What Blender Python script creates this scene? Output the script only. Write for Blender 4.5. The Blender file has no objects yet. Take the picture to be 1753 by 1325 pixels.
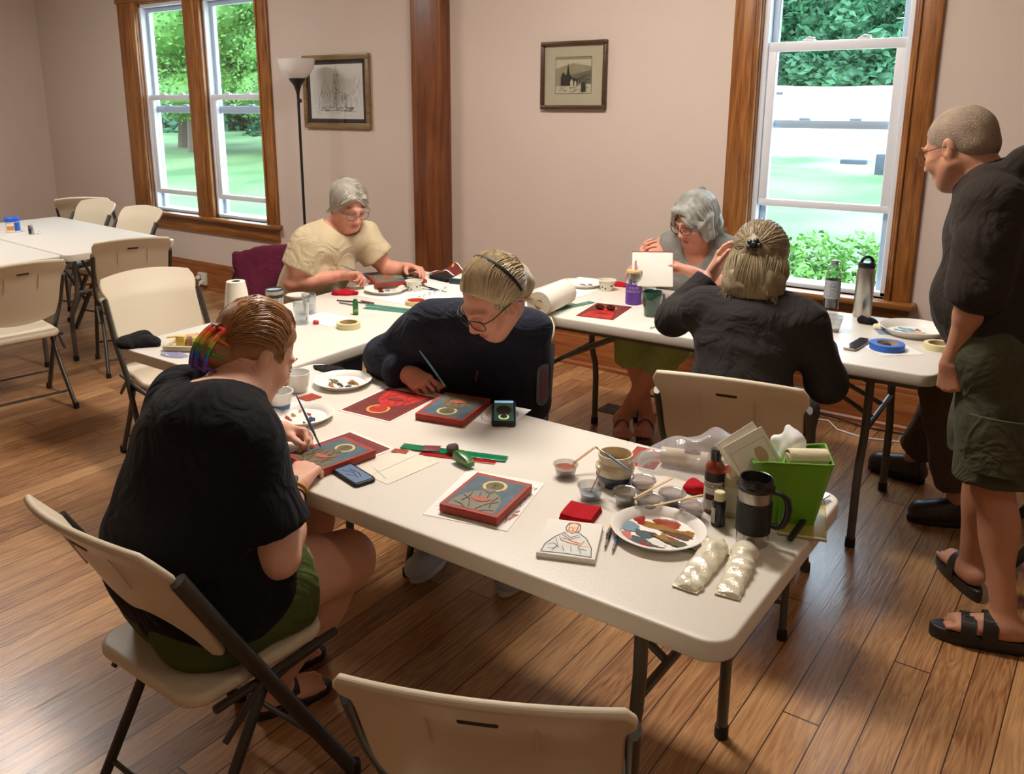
import bpy, math, random
import numpy as np
from mathutils import Vector, Matrix
PI = math.pi
random.seed(7)
C = bpy.context.scene.collection
sc = bpy.context.scene
# ------------------------------------------------------------------ camera
CF, CYAW, CPIT, CROL, CX, CY, CH = 1508.46, -.667815, .2451136, -.01246565, 768.13, 530.73, 1.70
def _camrows():
    cy, sy, cp, sp, cr, sr = math.cos(CYAW), math.sin(CYAW), math.cos(CPIT), math.sin(CPIT), math.cos(CROL), math.sin(CROL)
    Rz = np.array([[cy, -sy, 0], [sy, cy, 0], [0, 0, 1]])
    B = np.array([[1, 0, 0], [0, 0, -1], [0, 1, 0]], float)
    Rp = np.array([[1, 0, 0], [0, cp, -sp], [0, sp, cp]])
    Rr = np.array([[cr, -sr, 0], [sr, cr, 0], [0, 0, 1]])
    return Rr @ Rp @ B @ Rz
CM = _camrows()
cam = bpy.data.objects.new('camera', bpy.data.cameras.new('camera'))
C.objects.link(cam)
cam.matrix_world = Matrix(((CM[0][0], -CM[1][0], -CM[2][0], 0), (CM[0][1], -CM[1][1], -CM[2][1], 0), (CM[0][2], -CM[1][2], -CM[2][2], CH), (0, 0, 0, 1)))
cam.data.sensor_width = 36
cam.data.lens = 36 * CF / 1753
cam.data.shift_x = (876.5 - CX) / 1753
cam.data.shift_y = (CY - 662.5) / 1753
cam.data.clip_start = .05
cam.data.clip_end = 400
sc.camera = cam
def on(x, y, z=.742):
    """the point at height z that the photograph shows at pixel x, y"""
    d = CM.T @ np.array([(x - CX) / CF, (y - CY) / CF, 1.])
    t = (z - CH) / d[2]
    return Vector((d[0] * t, d[1] * t, z))
# ------------------------------------------------------------------ light
sc.view_settings.view_transform = 'Standard'
sc.view_settings.look = 'None'
sc.view_settings.gamma = 1
sc.view_settings.use_curve_mapping = False
sc.view_settings.exposure = 0.5
w = bpy.data.worlds.new('sky'); sc.world = w; w.use_nodes = True
bg = w.node_tree.nodes['Background']
bg.inputs[0].default_value = (.62, .83, 1, 1); bg.inputs[1].default_value = 6.2
def light(name, kind, loc, rot, energy, color, size=1, size_y=None):
    l = bpy.data.lights.new(name, kind); l.energy = energy; l.color = color
    if kind == 'AREA':
        l.shape = 'RECTANGLE'; l.size = size; l.size_y = size_y or size
    if kind == 'SUN': l.angle = .03
    o = bpy.data.objects.new(name, l); C.objects.link(o); o.location = loc; o.rotation_euler = rot
    return o
light('sun', 'SUN', (3, -3, 20), (math.radians(48), 0, math.radians(25)), 1.2, (1, .96, .88))
for i, (x, z, sx, sz) in enumerate(((-6.35, 1.55, 1.7, 1.9), (-1.29, 1.75, .8, 2.3))):     # daylight enters by the windows
    p = light('window_daylight', 'AREA', (x, 4.83, z), (-PI / 2, 0, 0), 1, (1, 1, 1), sx, sz); p.data.cycles.is_portal = True
light('ceiling_lamp', 'AREA', (-1.9, 2.7, 3.12), (0, 0, 0), 66, (1, .91, .82), 1.2, .3)
light('ceiling_lamp', 'AREA', (-5.9, 2.3, 3.12), (0, 0, 0), 46, (1, .95, .90), 1.2, .3)
light('ceiling_lamp', 'AREA', (.9, 1.0, 3.12), (0, 0, 0), 6, (1, .86, .70), 1.2, .3)
# ------------------------------------------------------------------ materials
def lin(c):
    return tuple(((v / 255) / 12.92 if v / 255 <= .04045 else ((v / 255 + .055) / 1.055) ** 2.4) for v in c) + (1,)
_m = {}
def mat(name, col, rough=.5, metal=0, bump=0, bscale=40, var=0, vscale=8, spec=.5, sss=0, coat=0, alpha=1, trans=0, stretch=None, sheen=0, emit=0, folds=0):
    """col in 0-255 sRGB; var = brightness mottling, bump = noise relief"""
    if name in _m: return _m[name]
    m = bpy.data.materials.new(name); m.use_nodes = True; _m[name] = m
    nt = m.node_tree; n = nt.nodes; L = nt.links; b = n['Principled BSDF']
    c = lin(col)
    b.inputs['Base Color'].default_value = c; b.inputs['Roughness'].default_value = rough; b.inputs['Metallic'].default_value = metal
    b.inputs['Specular IOR Level'].default_value = spec; b.inputs['Coat Weight'].default_value = coat
    b.inputs['Alpha'].default_value = alpha; b.inputs['Transmission Weight'].default_value = trans
    b.inputs['Sheen Weight'].default_value = sheen
    if emit:
        b.inputs['Emission Color'].default_value = c; b.inputs['Emission Strength'].default_value = emit
    if sss:
        b.inputs['Subsurface Weight'].default_value = sss; b.inputs['Subsurface Radius'].default_value = (.9, .35, .2); b.inputs['Subsurface Scale'].default_value = .012
    if var or bump:
        tc = n.new('ShaderNodeTexCoord'); mp = n.new('ShaderNodeMapping'); L.new(tc.outputs['Object'], mp.inputs[0])
        if stretch: mp.inputs['Scale'].default_value = stretch
    if var:
        t = n.new('ShaderNodeTexNoise'); t.inputs['Scale'].default_value = vscale; t.inputs['Detail'].default_value = 4; L.new(mp.outputs[0], t.inputs[0])
        r = n.new('ShaderNodeValToRGB'); r.color_ramp.elements[0].position = .3; r.color_ramp.elements[1].position = .7
        r.color_ramp.elements[0].color = tuple(v * (1 - var) for v in c[:3]) + (1,); r.color_ramp.elements[1].color = tuple(min(1, v * (1 + var)) for v in c[:3]) + (1,)
        L.new(t.outputs[0], r.inputs[0]); L.new(r.outputs[0], b.inputs['Base Color'])
    if bump:
        t = n.new('ShaderNodeTexNoise'); t.inputs['Scale'].default_value = bscale; t.inputs['Detail'].default_value = 3; L.new(mp.outputs[0], t.inputs[0])
        bp = n.new('ShaderNodeBump'); bp.inputs['Strength'].default_value = min(1, bump); bp.inputs['Distance'].default_value = .004 if bscale > 15 else .02
        L.new(t.outputs[0], bp.inputs['Height']); L.new(bp.outputs[0], b.inputs['Normal'])
        if folds:
            t2 = n.new('ShaderNodeTexNoise'); t2.inputs['Scale'].default_value = 6.5; t2.inputs['Detail'].default_value = 2.5; t2.inputs['Distortion'].default_value = 2.2; L.new(mp.outputs[0], t2.inputs[0])
            b2 = n.new('ShaderNodeBump'); b2.inputs['Strength'].default_value = folds; b2.inputs['Distance'].default_value = .035; L.new(t2.outputs[0], b2.inputs['Height']); L.new(b2.outputs[0], bp.inputs['Normal'])
    return m
def glassy(name, col=(255, 255, 255), gloss=.12, tint=.96, rough=.03):
    """thin clear sheet or vessel: lets light through, keeps reflections"""
    if name in _m: return _m[name]
    m = bpy.data.materials.new(name); m.use_nodes = True; _m[name] = m
    nt = m.node_tree; n = nt.nodes; L = nt.links; n.remove(n['Principled BSDF'])
    c = lin(col); t = n.new('ShaderNodeBsdfTransparent'); t.inputs[0].default_value = tuple(v * tint for v in c[:3]) + (1,)
    g = n.new('ShaderNodeBsdfGlossy'); g.inputs['Roughness'].default_value = rough; g.inputs[0].default_value = (.95, .97, 1, 1)
    fr = n.new('ShaderNodeLayerWeight'); fr.inputs[0].default_value = .35
    mu = n.new('ShaderNodeMath'); mu.operation = 'MULTIPLY_ADD'; mu.inputs[1].default_value = gloss * 3; mu.inputs[2].default_value = gloss * .3
    L.new(fr.outputs['Facing'], mu.inputs[0]); mx = n.new('ShaderNodeMixShader'); L.new(mu.outputs[0], mx.inputs[0]); L.new(t.outputs[0], mx.inputs[1]); L.new(g.outputs[0], mx.inputs[2])
    L.new(mx.outputs[0], n['Material Output'].inputs[0])
    return m
def film(name, col, cover, rough=.25, bump=0):
    """translucent plastic: diffuse/gloss film over transparency"""
    if name in _m: return _m[name]
    m = mat(name, col, rough, spec=.8, bump=bump, bscale=38); nt = m.node_tree; b = nt.nodes['Principled BSDF']
    t = nt.nodes.new('ShaderNodeBsdfTransparent'); mx = nt.nodes.new('ShaderNodeMixShader'); mx.inputs[0].default_value = cover
    nt.links.new(t.outputs[0], mx.inputs[1]); nt.links.new(b.outputs[0], mx.inputs[2]); nt.links.new(mx.outputs[0], nt.nodes['Material Output'].inputs[0])
    return m
def wood(name, c1, c2, c3, axis='Z', scale=1., rough=.35):
    """varnished pine with the grain running along axis"""
    if name in _m: return _m[name]
    m = bpy.data.materials.new(name); m.use_nodes = True; _m[name] = m
    nt = m.node_tree; n = nt.nodes; L = nt.links; b = n['Principled BSDF']
    tc = n.new('ShaderNodeTexCoord'); mp = n.new('ShaderNodeMapping'); L.new(tc.outputs['Object'], mp.inputs[0])
    s = [14, 14, 14]; s['XYZ'.index(axis)] = .9; mp.inputs['Scale'].default_value = [v * scale for v in s]
    t = n.new('ShaderNodeTexNoise'); t.inputs['Scale'].default_value = 1.6; t.inputs['Detail'].default_value = 6; t.inputs['Distortion'].default_value = 1.1; L.new(mp.outputs[0], t.inputs[0])
    t2 = n.new('ShaderNodeTexNoise'); t2.inputs['Scale'].default_value = 9; t2.inputs['Detail'].default_value = 3; L.new(mp.outputs[0], t2.inputs[0])
    mx = n.new('ShaderNodeMath'); mx.operation = 'MULTIPLY_ADD'; mx.inputs[1].default_value = .35; L.new(t2.outputs[0], mx.inputs[0])
    m2 = n.new('ShaderNodeMath'); m2.operation = 'MULTIPLY'; m2.inputs[1].default_value = .68; L.new(t.outputs[0], m2.inputs[0]); L.new(m2.outputs[0], mx.inputs[2])
    r = n.new('ShaderNodeValToRGB'); r.color_ramp.elements[0].position = .34; r.color_ramp.elements[1].position = .66
    r.color_ramp.elements[0].color = lin(c1); r.color_ramp.elements[1].color = lin(c3); e = r.color_ramp.elements.new(.5); e.color = lin(c2)
    L.new(mx.outputs[0], r.inputs[0]); L.new(r.outputs[0], b.inputs['Base Color'])
    b.inputs['Roughness'].default_value = rough
    bp = n.new('ShaderNodeBump'); bp.inputs['Strength'].default_value = .15; bp.inputs['Distance'].default_value = .003; L.new(mx.outputs[0], bp.inputs['Height']); L.new(bp.outputs[0], b.inputs['Normal'])
    return m
def floor_mat():
    m = bpy.data.materials.new('floor_boards'); m.use_nodes = True
    nt = m.node_tree; n = nt.nodes; L = nt.links; b = n['Principled BSDF']
    def M_(op, a, b_=None, c=None):
        k = n.new('ShaderNodeMath'); k.operation = op
        for i, v in enumerate((a, b_, c)):
            if v is None: continue
            if isinstance(v, (int, float)): k.inputs[i].default_value = v
            else: L.new(v, k.inputs[i])
        return k.outputs[0]
    tc = n.new('ShaderNodeTexCoord'); sp = n.new('ShaderNodeSeparateXYZ'); L.new(tc.outputs['Object'], sp.inputs[0])
    X, Y = sp.outputs[0], sp.outputs[1]
    u = M_('DIVIDE', X, .098); iu = M_('FLOOR', u); fu = M_('FRACT', u)
    w1 = n.new('ShaderNodeTexWhiteNoise'); w1.noise_dimensions = '1D'; L.new(iu, w1.inputs['W'])
    v = M_('ADD', M_('DIVIDE', Y, 2.3), M_('MULTIPLY', w1.outputs[0], 9.7)); iv = M_('FLOOR', v); fv = M_('FRACT', v)
    cb = n.new('ShaderNodeCombineXYZ'); L.new(iu, cb.inputs[0]); L.new(iv, cb.inputs[1])
    w2 = n.new('ShaderNodeTexWhiteNoise'); w2.noise_dimensions = '2D'; L.new(cb.outputs[0], w2.inputs['Vector'])
    # grain: noise stretched along the board, shifted per board
    g = n.new('ShaderNodeCombineXYZ'); L.new(M_('MULTIPLY', X, 26), g.inputs[0]); L.new(M_('ADD', M_('MULTIPLY', Y, 1.7), M_('MULTIPLY', w2.outputs[0], 60)), g.inputs[1]); L.new(M_('MULTIPLY', w2.outputs[0], 13), g.inputs[2])
    t = n.new('ShaderNodeTexNoise'); t.inputs['Scale'].default_value = 1; t.inputs['Detail'].default_value = 3; t.inputs['Distortion'].default_value = .6; L.new(g.outputs[0], t.inputs[0])
    rings = M_('PINGPONG', M_('MULTIPLY', t.outputs[0], 9.0), .5)
    rings = M_('MULTIPLY', rings, 2)
    g2 = n.new('ShaderNodeCombineXYZ'); L.new(M_('MULTIPLY', X, 110), g2.inputs[0]); L.new(M_('MULTIPLY', Y, 5), g2.inputs[1])
    t2 = n.new('ShaderNodeTexNoise'); t2.inputs['Scale'].default_value = 1; t2.inputs['Detail'].default_value = 2; L.new(g2.outputs[0], t2.inputs[0])
    t3 = n.new('ShaderNodeTexNoise'); t3.inputs['Scale'].default_value = 1.1; t3.inputs['Detail'].default_value = 3; L.new(tc.outputs['Object'], t3.inputs[0])
    k = M_('ADD', M_('ADD', M_('MULTIPLY', rings, .24), M_('MULTIPLY', t2.outputs[0], .42)), M_('ADD', M_('MULTIPLY', w2.outputs[0], .34), M_('MULTIPLY', t3.outputs[0], .34)))
    r = n.new('ShaderNodeValToRGB'); r.color_ramp.elements[0].position = .30; r.color_ramp.elements[1].position = 1.0
    r.color_ramp.elements[0].color = lin((74, 44, 27)); r.color_ramp.elements[1].color = lin((202, 156, 106)); e = r.color_ramp.elements.new(.52); e.color = lin((148, 102, 64))
    L.new(k, r.inputs[0])
    # seams
    du = M_('MINIMUM', fu, M_('SUBTRACT', 1, fu)); dv = M_('MINIMUM', fv, M_('SUBTRACT', 1, fv))
    seam = M_('MAXIMUM', M_('LESS_THAN', du, .017), M_('LESS_THAN', dv, .0011))
    mx = n.new('ShaderNodeMix'); mx.data_type = 'RGBA'; L.new(seam, mx.inputs[0]); L.new(r.outputs[0], mx.inputs[6]); mx.inputs[7].default_value = lin((60, 36, 23))
    L.new(mx.outputs[2], b.inputs['Base Color'])
    rr = M_('ADD', .24, M_('MULTIPLY', t3.outputs[0], .16)); L.new(rr, b.inputs['Roughness'])
    b.inputs['Coat Weight'].default_value = .22; b.inputs['Coat Roughness'].default_value = .2
    hh = M_('ADD', M_('SUBTRACT', M_('MULTIPLY', t2.outputs[0], .25), seam), M_('MULTIPLY', rings, .12))
    bp = n.new('ShaderNodeBump'); bp.inputs['Strength'].default_value = .35; bp.inputs['Distance'].default_value = .004; L.new(hh, bp.inputs['Height']); L.new(bp.outputs[0], b.inputs['Normal'])
    return m
# ------------------------------------------------------------------ objects and meshes
def V(*a): return Vector(a)
def tag(o, label, cat, group=None):
    o['label'] = label; o['category'] = cat
    if group: o['group'] = group
    return o
def thing(name, label, cat, loc=(0, 0, 0), rz=0, group=None, tilt=None):
    o = bpy.data.objects.new(name, None); C.objects.link(o); o.empty_display_size = .05
    o.location = loc; o.rotation_euler = tilt if tilt else (0, 0, rz)
    return tag(o, label, cat, group)
class MB:
    """collects geometry; build() links it as one mesh object"""
    def __init__(s): s.v = []; s.f = []; s.mi = []; s.cur = 0; s.M = Matrix()
    def add(s, vs, fs):
        k = len(s.v)
        s.v += [tuple(s.M @ Vector(p)) for p in vs]
        s.f += [tuple(i + k for i in f) for f in fs]; s.mi += [s.cur] * len(fs)
        return s
    def box(s, x0, x1, y0, y1, z0, z1):
        return s.add([(x, y, z) for z in (z0, z1) for y in (y0, y1) for x in (x0, x1)], [(0, 2, 3, 1), (4, 5, 7, 6), (0, 1, 5, 4), (2, 6, 7, 3), (0, 4, 6, 2), (1, 3, 7, 5)])
    def slab(s, poly, z0, z1, bev=0, nb=3):
        """prism of a counter-clockwise outline with rounded rims"""
        n = len(poly); P = [Vector((p[0], p[1])) for p in poly]; nor = []
        for i in range(n):
            a = P[i] - P[i - 1]; b = P[(i + 1) % n] - P[i]
            a.normalize(); b.normalize(); t = (a + b)
            if t.length < 1e-6: t = a
            t.normalize(); c = max(.5, t.dot(a)); nor.append(Vector((t.y, -t.x)) / c)
        rings = []
        if bev:
            for j in range(nb + 1):
                q = PI / 2 * j / nb; rings.append((bev * (1 - math.sin(q)), z0 + bev * (1 - math.cos(q))))
            for j in range(nb + 1):
                q = PI / 2 * j / nb; rings.append((bev * (1 - math.cos(q)), z1 - bev * (1 - math.sin(q))))
        else: rings = [(0, z0), (0, z1)]
        vs = [(P[i].x - nor[i].x * o, P[i].y - nor[i].y * o, z) for o, z in rings for i in range(n)]
        fs = [(r * n + i, r * n + (i + 1) % n, (r + 1) * n + (i + 1) % n, (r + 1) * n + i) for r in range(len(rings) - 1) for i in range(n)]
        fs += [tuple(reversed(range(n))), tuple(range((len(rings) - 1) * n, len(rings) * n))]
        return s.add(vs, fs)
    def rbox(s, x0, x1, y0, y1, z0, z1, r=.004): 
        r2 = min(r * 1.5, (x1 - x0) / 2.2, (y1 - y0) / 2.2)
        return s.slab([(p[0] + (x0 + x1) / 2, p[1] + (y0 + y1) / 2) for p in rrect(x1 - x0, y1 - y0, r2, 3)], z0, z1, min(r, (z1 - z0) / 2.2), 2)
    def lathe(s, prof, seg=32, cx=0, cy=0, sx=1, sy=1, cap=True):
        vs = [(cx + r * sx * math.cos(2 * PI * i / seg), cy + r * sy * math.sin(2 * PI * i / seg), z) for r, z in prof for i in range(seg)]
        fs = [(k * seg + i, k * seg + (i + 1) % seg, (k + 1) * seg + (i + 1) % seg, (k + 1) * seg + i) for k in range(len(prof) - 1) for i in range(seg)]
        if cap:
            fs.append(tuple(reversed(range(seg)))); fs.append(tuple(range((len(prof) - 1) * seg, len(prof) * seg)))
        return s.add(vs, fs)
    def tube(s, pts, r, seg=10, closed=False, flat=1.):
        P = [Vector(p) for p in pts]; n = len(P); R = r if isinstance(r, (list, tuple)) else [r] * n
        vs = []; up = None
        for i, p in enumerate(P):
            if closed: t = P[(i + 1) % n] - P[i - 1]
            else: t = P[min(i + 1, n - 1)] - P[max(i - 1, 0)]
            t.normalize()
            if up is None: up = Vector((0, 0, 1)) if abs(t.z) < .9 else Vector((1, 0, 0))
            a = t.cross(up); a.normalize(); b = a.cross(t); b.normalize(); up = b
            for k in range(seg):
                q = 2 * PI * k / seg; vs.append(tuple(p + a * (math.cos(q) * R[i]) + b * (math.sin(q) * R[i] * flat)))
        m = n if closed else n - 1
        fs = [(i * seg + k, i * seg + (k + 1) % seg, ((i + 1) % n) * seg + (k + 1) % seg, ((i + 1) % n) * seg + k) for i in range(m) for k in range(seg)]
        if not closed: fs += [tuple(reversed(range(seg))), tuple(range((n - 1) * seg, n * seg))]
        return s.add(vs, fs)
    def ball(s, c, r, seg=16, rings=10):
        r = r if isinstance(r, (tuple, list)) else (r, r, r)
        vs = [(c[0], c[1], c[2] - r[2])]
        for j in range(1, rings):
            a = PI * j / rings - PI / 2
            for i in range(seg):
                q = 2 * PI * i / seg; vs.append((c[0] + r[0] * math.cos(a) * math.cos(q), c[1] + r[1] * math.cos(a) * math.sin(q), c[2] + r[2] * math.sin(a)))
        vs.append((c[0], c[1], c[2] + r[2])); L = len(vs) - 1
        fs = [(0, 1 + (i + 1) % seg, 1 + i) for i in range(seg)]
        fs += [(1 + j * seg + i, 1 + j * seg + (i + 1) % seg, 1 + (j + 1) * seg + (i + 1) % seg, 1 + (j + 1) * seg + i) for j in range(rings - 2) for i in range(seg)]
        fs += [(L, 1 + (rings - 2) * seg + i, 1 + (rings - 2) * seg + (i + 1) % seg) for i in range(seg)]
        return s.add(vs, fs)
    def poly(s, pts, z=0): return s.add([(p[0], p[1], z) for p in pts], [tuple(range(len(pts)))])
    def grid(s, fn, nu, nv, thick=0):
        """sheet fn(u,v)->xyz, given thickness along its normals"""
        P = [[Vector(fn(i / nu, j / nv)) for i in range(nu + 1)] for j in range(nv + 1)]
        vs = [tuple(p) for row in P for p in row]; W = nu + 1
        fs = [(j * W + i, j * W + i + 1, (j + 1) * W + i + 1, (j + 1) * W + i) for j in range(nv) for i in range(nu)]
        if thick:
            N = len(vs); vs2 = []
            for j in range(nv + 1):
                for i in range(nu + 1):
                    du = P[j][min(i + 1, nu)] - P[j][max(i - 1, 0)]; dv = P[min(j + 1, nv)][i] - P[max(j - 1, 0)][i]
                    nn = du.cross(dv); nn.normalize(); vs2.append(tuple(P[j][i] - nn * thick))
            vs += vs2; fs += [tuple(reversed([q + N for q in f])) for f in fs]
            rim = [i for i in range(W)] + [j * W + nu for j in range(1, nv + 1)] + [nv * W + i for i in range(nu - 1, -1, -1)] + [j * W for j in range(nv - 1, 0, -1)]
            for a, b in zip(rim, rim[1:] + rim[:1]): fs.append((b, a, a + N, b + N))
        return s.add(vs, fs)
    def build(s, name, mats, parent=None, smooth=35, loc=None):
        if not isinstance(mats, (list, tuple)): mats = [mats]
        me = bpy.data.meshes.new(name); me.from_pydata(s.v, [], s.f)
        for m in mats: me.materials.append(m)
        me.polygons.foreach_set('material_index', s.mi)
        if smooth:
            me.polygons.foreach_set('use_smooth', [True] * len(me.polygons))
            me.set_sharp_from_angle(angle=math.radians(smooth))
        me.update()
        o = bpy.data.objects.new(name, me); C.objects.link(o)
        if parent: o.parent = parent
        if loc: o.location = loc
        return o
def rrect(w, h, r, n=5):
    out = []
    for cx, cy, a0 in ((w / 2 - r, h / 2 - r, 0), (-w / 2 + r, h / 2 - r, 90), (-w / 2 + r, -h / 2 + r, 180), (w / 2 - r, -h / 2 + r, 270)):
        for i in range(n + 1):
            a = math.radians(a0 + 90 * i / n); out.append((cx + r * math.cos(a), cy + r * math.sin(a)))
    return out
def ell(cx, cy, rx, ry, n=24, rot=0, wob=0, seed=0):
    rnd = random.Random(seed); ph = [rnd.uniform(0, 6.28) for _ in range(4)]; out = []
    for i in range(n):
        a = 2 * PI * i / n; k = 1 + wob * (math.sin(2 * a + ph[0]) * .5 + math.sin(3 * a + ph[1]) * .6 + math.sin(5 * a + ph[2]) * .4 + math.sin(9 * a + ph[3]) * .25)
        x, y = rx * k * math.cos(a), ry * k * math.sin(a); out.append((cx + x * math.cos(rot) - y * math.sin(rot), cy + x * math.sin(rot) + y * math.cos(rot)))
    return out
def ribbon(pts, w):
    """2-D stroke outline quads"""
    out = []
    for a, b in zip(pts, pts[1:]):
        a = Vector(a[:2]); b = Vector(b[:2]); t = b - a
        if t.length < 1e-7: continue
        t.normalize(); n = Vector((-t.y, t.x)) * w / 2; e = t * w * .3
        out.append([tuple(a - n - e), tuple(b - n + e), tuple(b + n + e), tuple(a + n - e)])
    return out
def arc(cx, cy, rx, ry, a0, a1, n=14):
    return [(cx + rx * math.cos(math.radians(a0 + (a1 - a0) * i / n)), cy + ry * math.sin(math.radians(a0 + (a1 - a0) * i / n))) for i in range(n + 1)]
def art(name, parent, shapes, z=0, step=.0002, loc=None):
    """flat picture layer: shapes = [(material, polygon or list of polygons)] laid one over the other"""
    mats = []; mb = MB()
    for k, (m, ps) in enumerate(shapes):
        if m not in mats: mats.append(m)
        mb.cur = mats.index(m)
        if not isinstance(ps[0][0], (tuple, list, Vector)): ps = [ps]
        for j, p in enumerate(ps): mb.poly(p, z + step * (k + .7 * j / len(ps)))
    return mb.build(name, mats, parent, smooth=0, loc=loc)
def copy_tree(root, loc, rz, label, group=None):
    r = root.copy(); C.objects.link(r); r.location = loc; r.rotation_euler = (0, 0, rz); r['label'] = label
    if group: r['group'] = group
    for ch in list(root.children):
        c = ch.copy(); C.objects.link(c); c.parent = r
        for g in ch.children:
            d = g.copy(); C.objects.link(d); d.parent = c
    return r
def text_polys(s, size):
    """glyph outlines of a string as mesh data (vertices, faces), baseline at 0, centred"""
    cu = bpy.data.curves.new('t', 'FONT'); cu.body = s; cu.size = size; cu.align_x = 'CENTER'
    o = bpy.data.objects.new('t', cu); C.objects.link(o); bpy.context.view_layer.update()
    me = o.evaluated_get(bpy.context.evaluated_depsgraph_get()).to_mesh()
    vs = [tuple(v.co) for v in me.vertices]; fs = [tuple(p.vertices) for p in me.polygons]
    bpy.data.objects.remove(o); bpy.data.curves.remove(cu)
    return vs, fs
# ------------------------------------------------------------------ implicit surfaces (bodies, hair, clothes, cloth lumps)
class Field:
    """signed distance on a rectilinear grid; fine = list of (axis boxes) where the spacing is small"""
    def __init__(s, lo, hi, h=.008, fine=(), hf=.003):
        s.ax = []
        for a in range(3):
            x = lo[a]; out = [x]; iv = [(f[0][a], f[1][a]) for f in fine]
            while x < hi[a]:
                st = hf if any(p - h <= x <= q for p, q in iv) else h
                x += st; out.append(x)
            s.ax.append(np.array(out, np.float32))
        s.D = np.full([len(a) for a in s.ax], .2, np.float32)
    def _sub(s, lo, hi):
        sl = []
        for a in range(3):
            i0 = max(0, int(np.searchsorted(s.ax[a], lo[a])) - 1); i1 = min(len(s.ax[a]), int(np.searchsorted(s.ax[a], hi[a])) + 1)
            if i1 <= i0: return None, None
            sl.append(slice(i0, i1))
        g = [s.ax[0][sl[0]][:, None, None], s.ax[1][sl[1]][None, :, None], s.ax[2][sl[2]][None, None, :]]
        return tuple(sl), g
    def _mix(s, sl, d, k, op):
        A = s.D[sl]
        if op == 'add':
            if k: h = np.maximum(k - np.abs(A - d), 0) / k; s.D[sl] = np.minimum(A, d) - h * h * k * .25
            else: s.D[sl] = np.minimum(A, d)
        else:
            d = -d
            if k: h = np.maximum(k - np.abs(A - d), 0) / k; s.D[sl] = np.maximum(A, d) + h * h * k * .25
            else: s.D[sl] = np.maximum(A, d)
    def _cut(s, d, g, cuts):
        for p, n in cuts or ():
            n = Vector(n).normalized(); d = np.maximum(d, (g[0] - p[0]) * n[0] + (g[1] - p[1]) * n[1] + (g[2] - p[2]) * n[2])
        return d
    def cone(s, a, b, ra, rb, k=.02, op='add', cuts=None, sq=None):
        """round cone from a to b; sq=(axis vector, factor) squashes it across that axis"""
        a = np.array(a, np.float32); b = np.array(b, np.float32); m = max(ra, rb) + k + .03
        if sq: m *= max(1, 1.0)
        sl, g = s._sub(np.minimum(a, b) - m, np.maximum(a, b) + m)
        if sl is None: return s
        ab = b - a; L2 = float(ab @ ab) + 1e-12
        px, py, pz = g[0] - a[0], g[1] - a[1], g[2] - a[2]
        t = np.clip((px * ab[0] + py * ab[1] + pz * ab[2]) / L2, 0, 1)
        qx, qy, qz = px - t * ab[0], py - t * ab[1], pz - t * ab[2]
        if sq:
            v = Vector(sq[0]).normalized(); f = 1 / sq[1] - 1; w = (qx * v[0] + qy * v[1] + qz * v[2]) * f
            qx, qy, qz = qx + w * v[0], qy + w * v[1], qz + w * v[2]
        d = np.sqrt(qx * qx + qy * qy + qz * qz) - (ra + (rb - ra) * t)
        if sq: d = d * min(1, sq[1] ** .5)
        s._mix(sl, s._cut(d, g, cuts), k, op); return s
    def ell(s, c, r, R=None, k=.02, op='add', cuts=None):
        """ellipsoid; R = three unit axes"""
        m = max(r) + k + .03; c = np.array(c, np.float32)
        sl, g = s._sub(c - m, c + m)
        if sl is None: return s
        p = [g[0] - c[0], g[1] - c[1], g[2] - c[2]]
        if R is not None: p = [p[0] * A[0] + p[1] * A[1] + p[2] * A[2] for A in R]
        k0 = np.sqrt((p[0] / r[0]) ** 2 + (p[1] / r[1]) ** 2 + (p[2] / r[2]) ** 2)
        k1 = np.sqrt((p[0] / r[0] ** 2) ** 2 + (p[1] / r[1] ** 2) ** 2 + (p[2] / r[2] ** 2) ** 2) + 1e-6
        s._mix(sl, s._cut(k0 * (k0 - 1) / k1, g, cuts), k, op); return s
    def half(s, p, n, k=0):
        """removes everything on the side n points to"""
        n = Vector(n).normalized(); d = (s.ax[0][:, None, None] - p[0]) * n[0] + (s.ax[1][None, :, None] - p[1]) * n[1] + (s.ax[2][None, None, :] - p[2]) * n[2]
        s.D = np.maximum(s.D, d.astype(np.float32)); return s
    def ripple(s, amp, freq, seed=0, n=5, aniso=(1, 1, 1)):
        """folds: a sum of random plane waves"""
        rnd = random.Random(seed); acc = 0
        for i in range(n):
            v = Vector([rnd.gauss(0, 1) * aniso[j] for j in range(3)]).normalized() * freq * rnd.uniform(.6, 1.6); ph = rnd.uniform(0, 6)
            w2 = Vector([rnd.gauss(0, 1) for j in range(3)]).normalized() * freq * .3
            W = np.sin(s.ax[0][:, None, None] * w2[0] + s.ax[1][None, :, None] * w2[1] + s.ax[2][None, None, :] * w2[2]) * 1.6
            acc = acc + np.sin(s.ax[0][:, None, None] * v[0] + s.ax[1][None, :, None] * v[1] + s.ax[2][None, None, :] * v[2] + ph + W)
        s.D = (s.D + acc.astype(np.float32) * (amp / n ** .5)).astype(np.float32); return s
    def mesh(s):
        D = s.D; D[0] = D[-1] = .1; D[:, 0] = D[:, -1] = .1; D[:, :, 0] = D[:, :, -1] = .1
        I = D < 0; nx, ny, nz = [n - 1 for n in D.shape]
        cnt = np.zeros((nx, ny, nz), np.int8)
        for a in (0, 1):
            for b in (0, 1):
                for c in (0, 1): cnt += I[a:nx + a, b:ny + b, c:nz + c]
        act = np.argwhere((cnt > 0) & (cnt < 8)); idx = -np.ones((nx, ny, nz), np.int32); idx[tuple(act.T)] = np.arange(len(act))
        P = np.zeros((len(act), 3)); N = np.zeros(len(act))
        ax = s.ax
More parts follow.
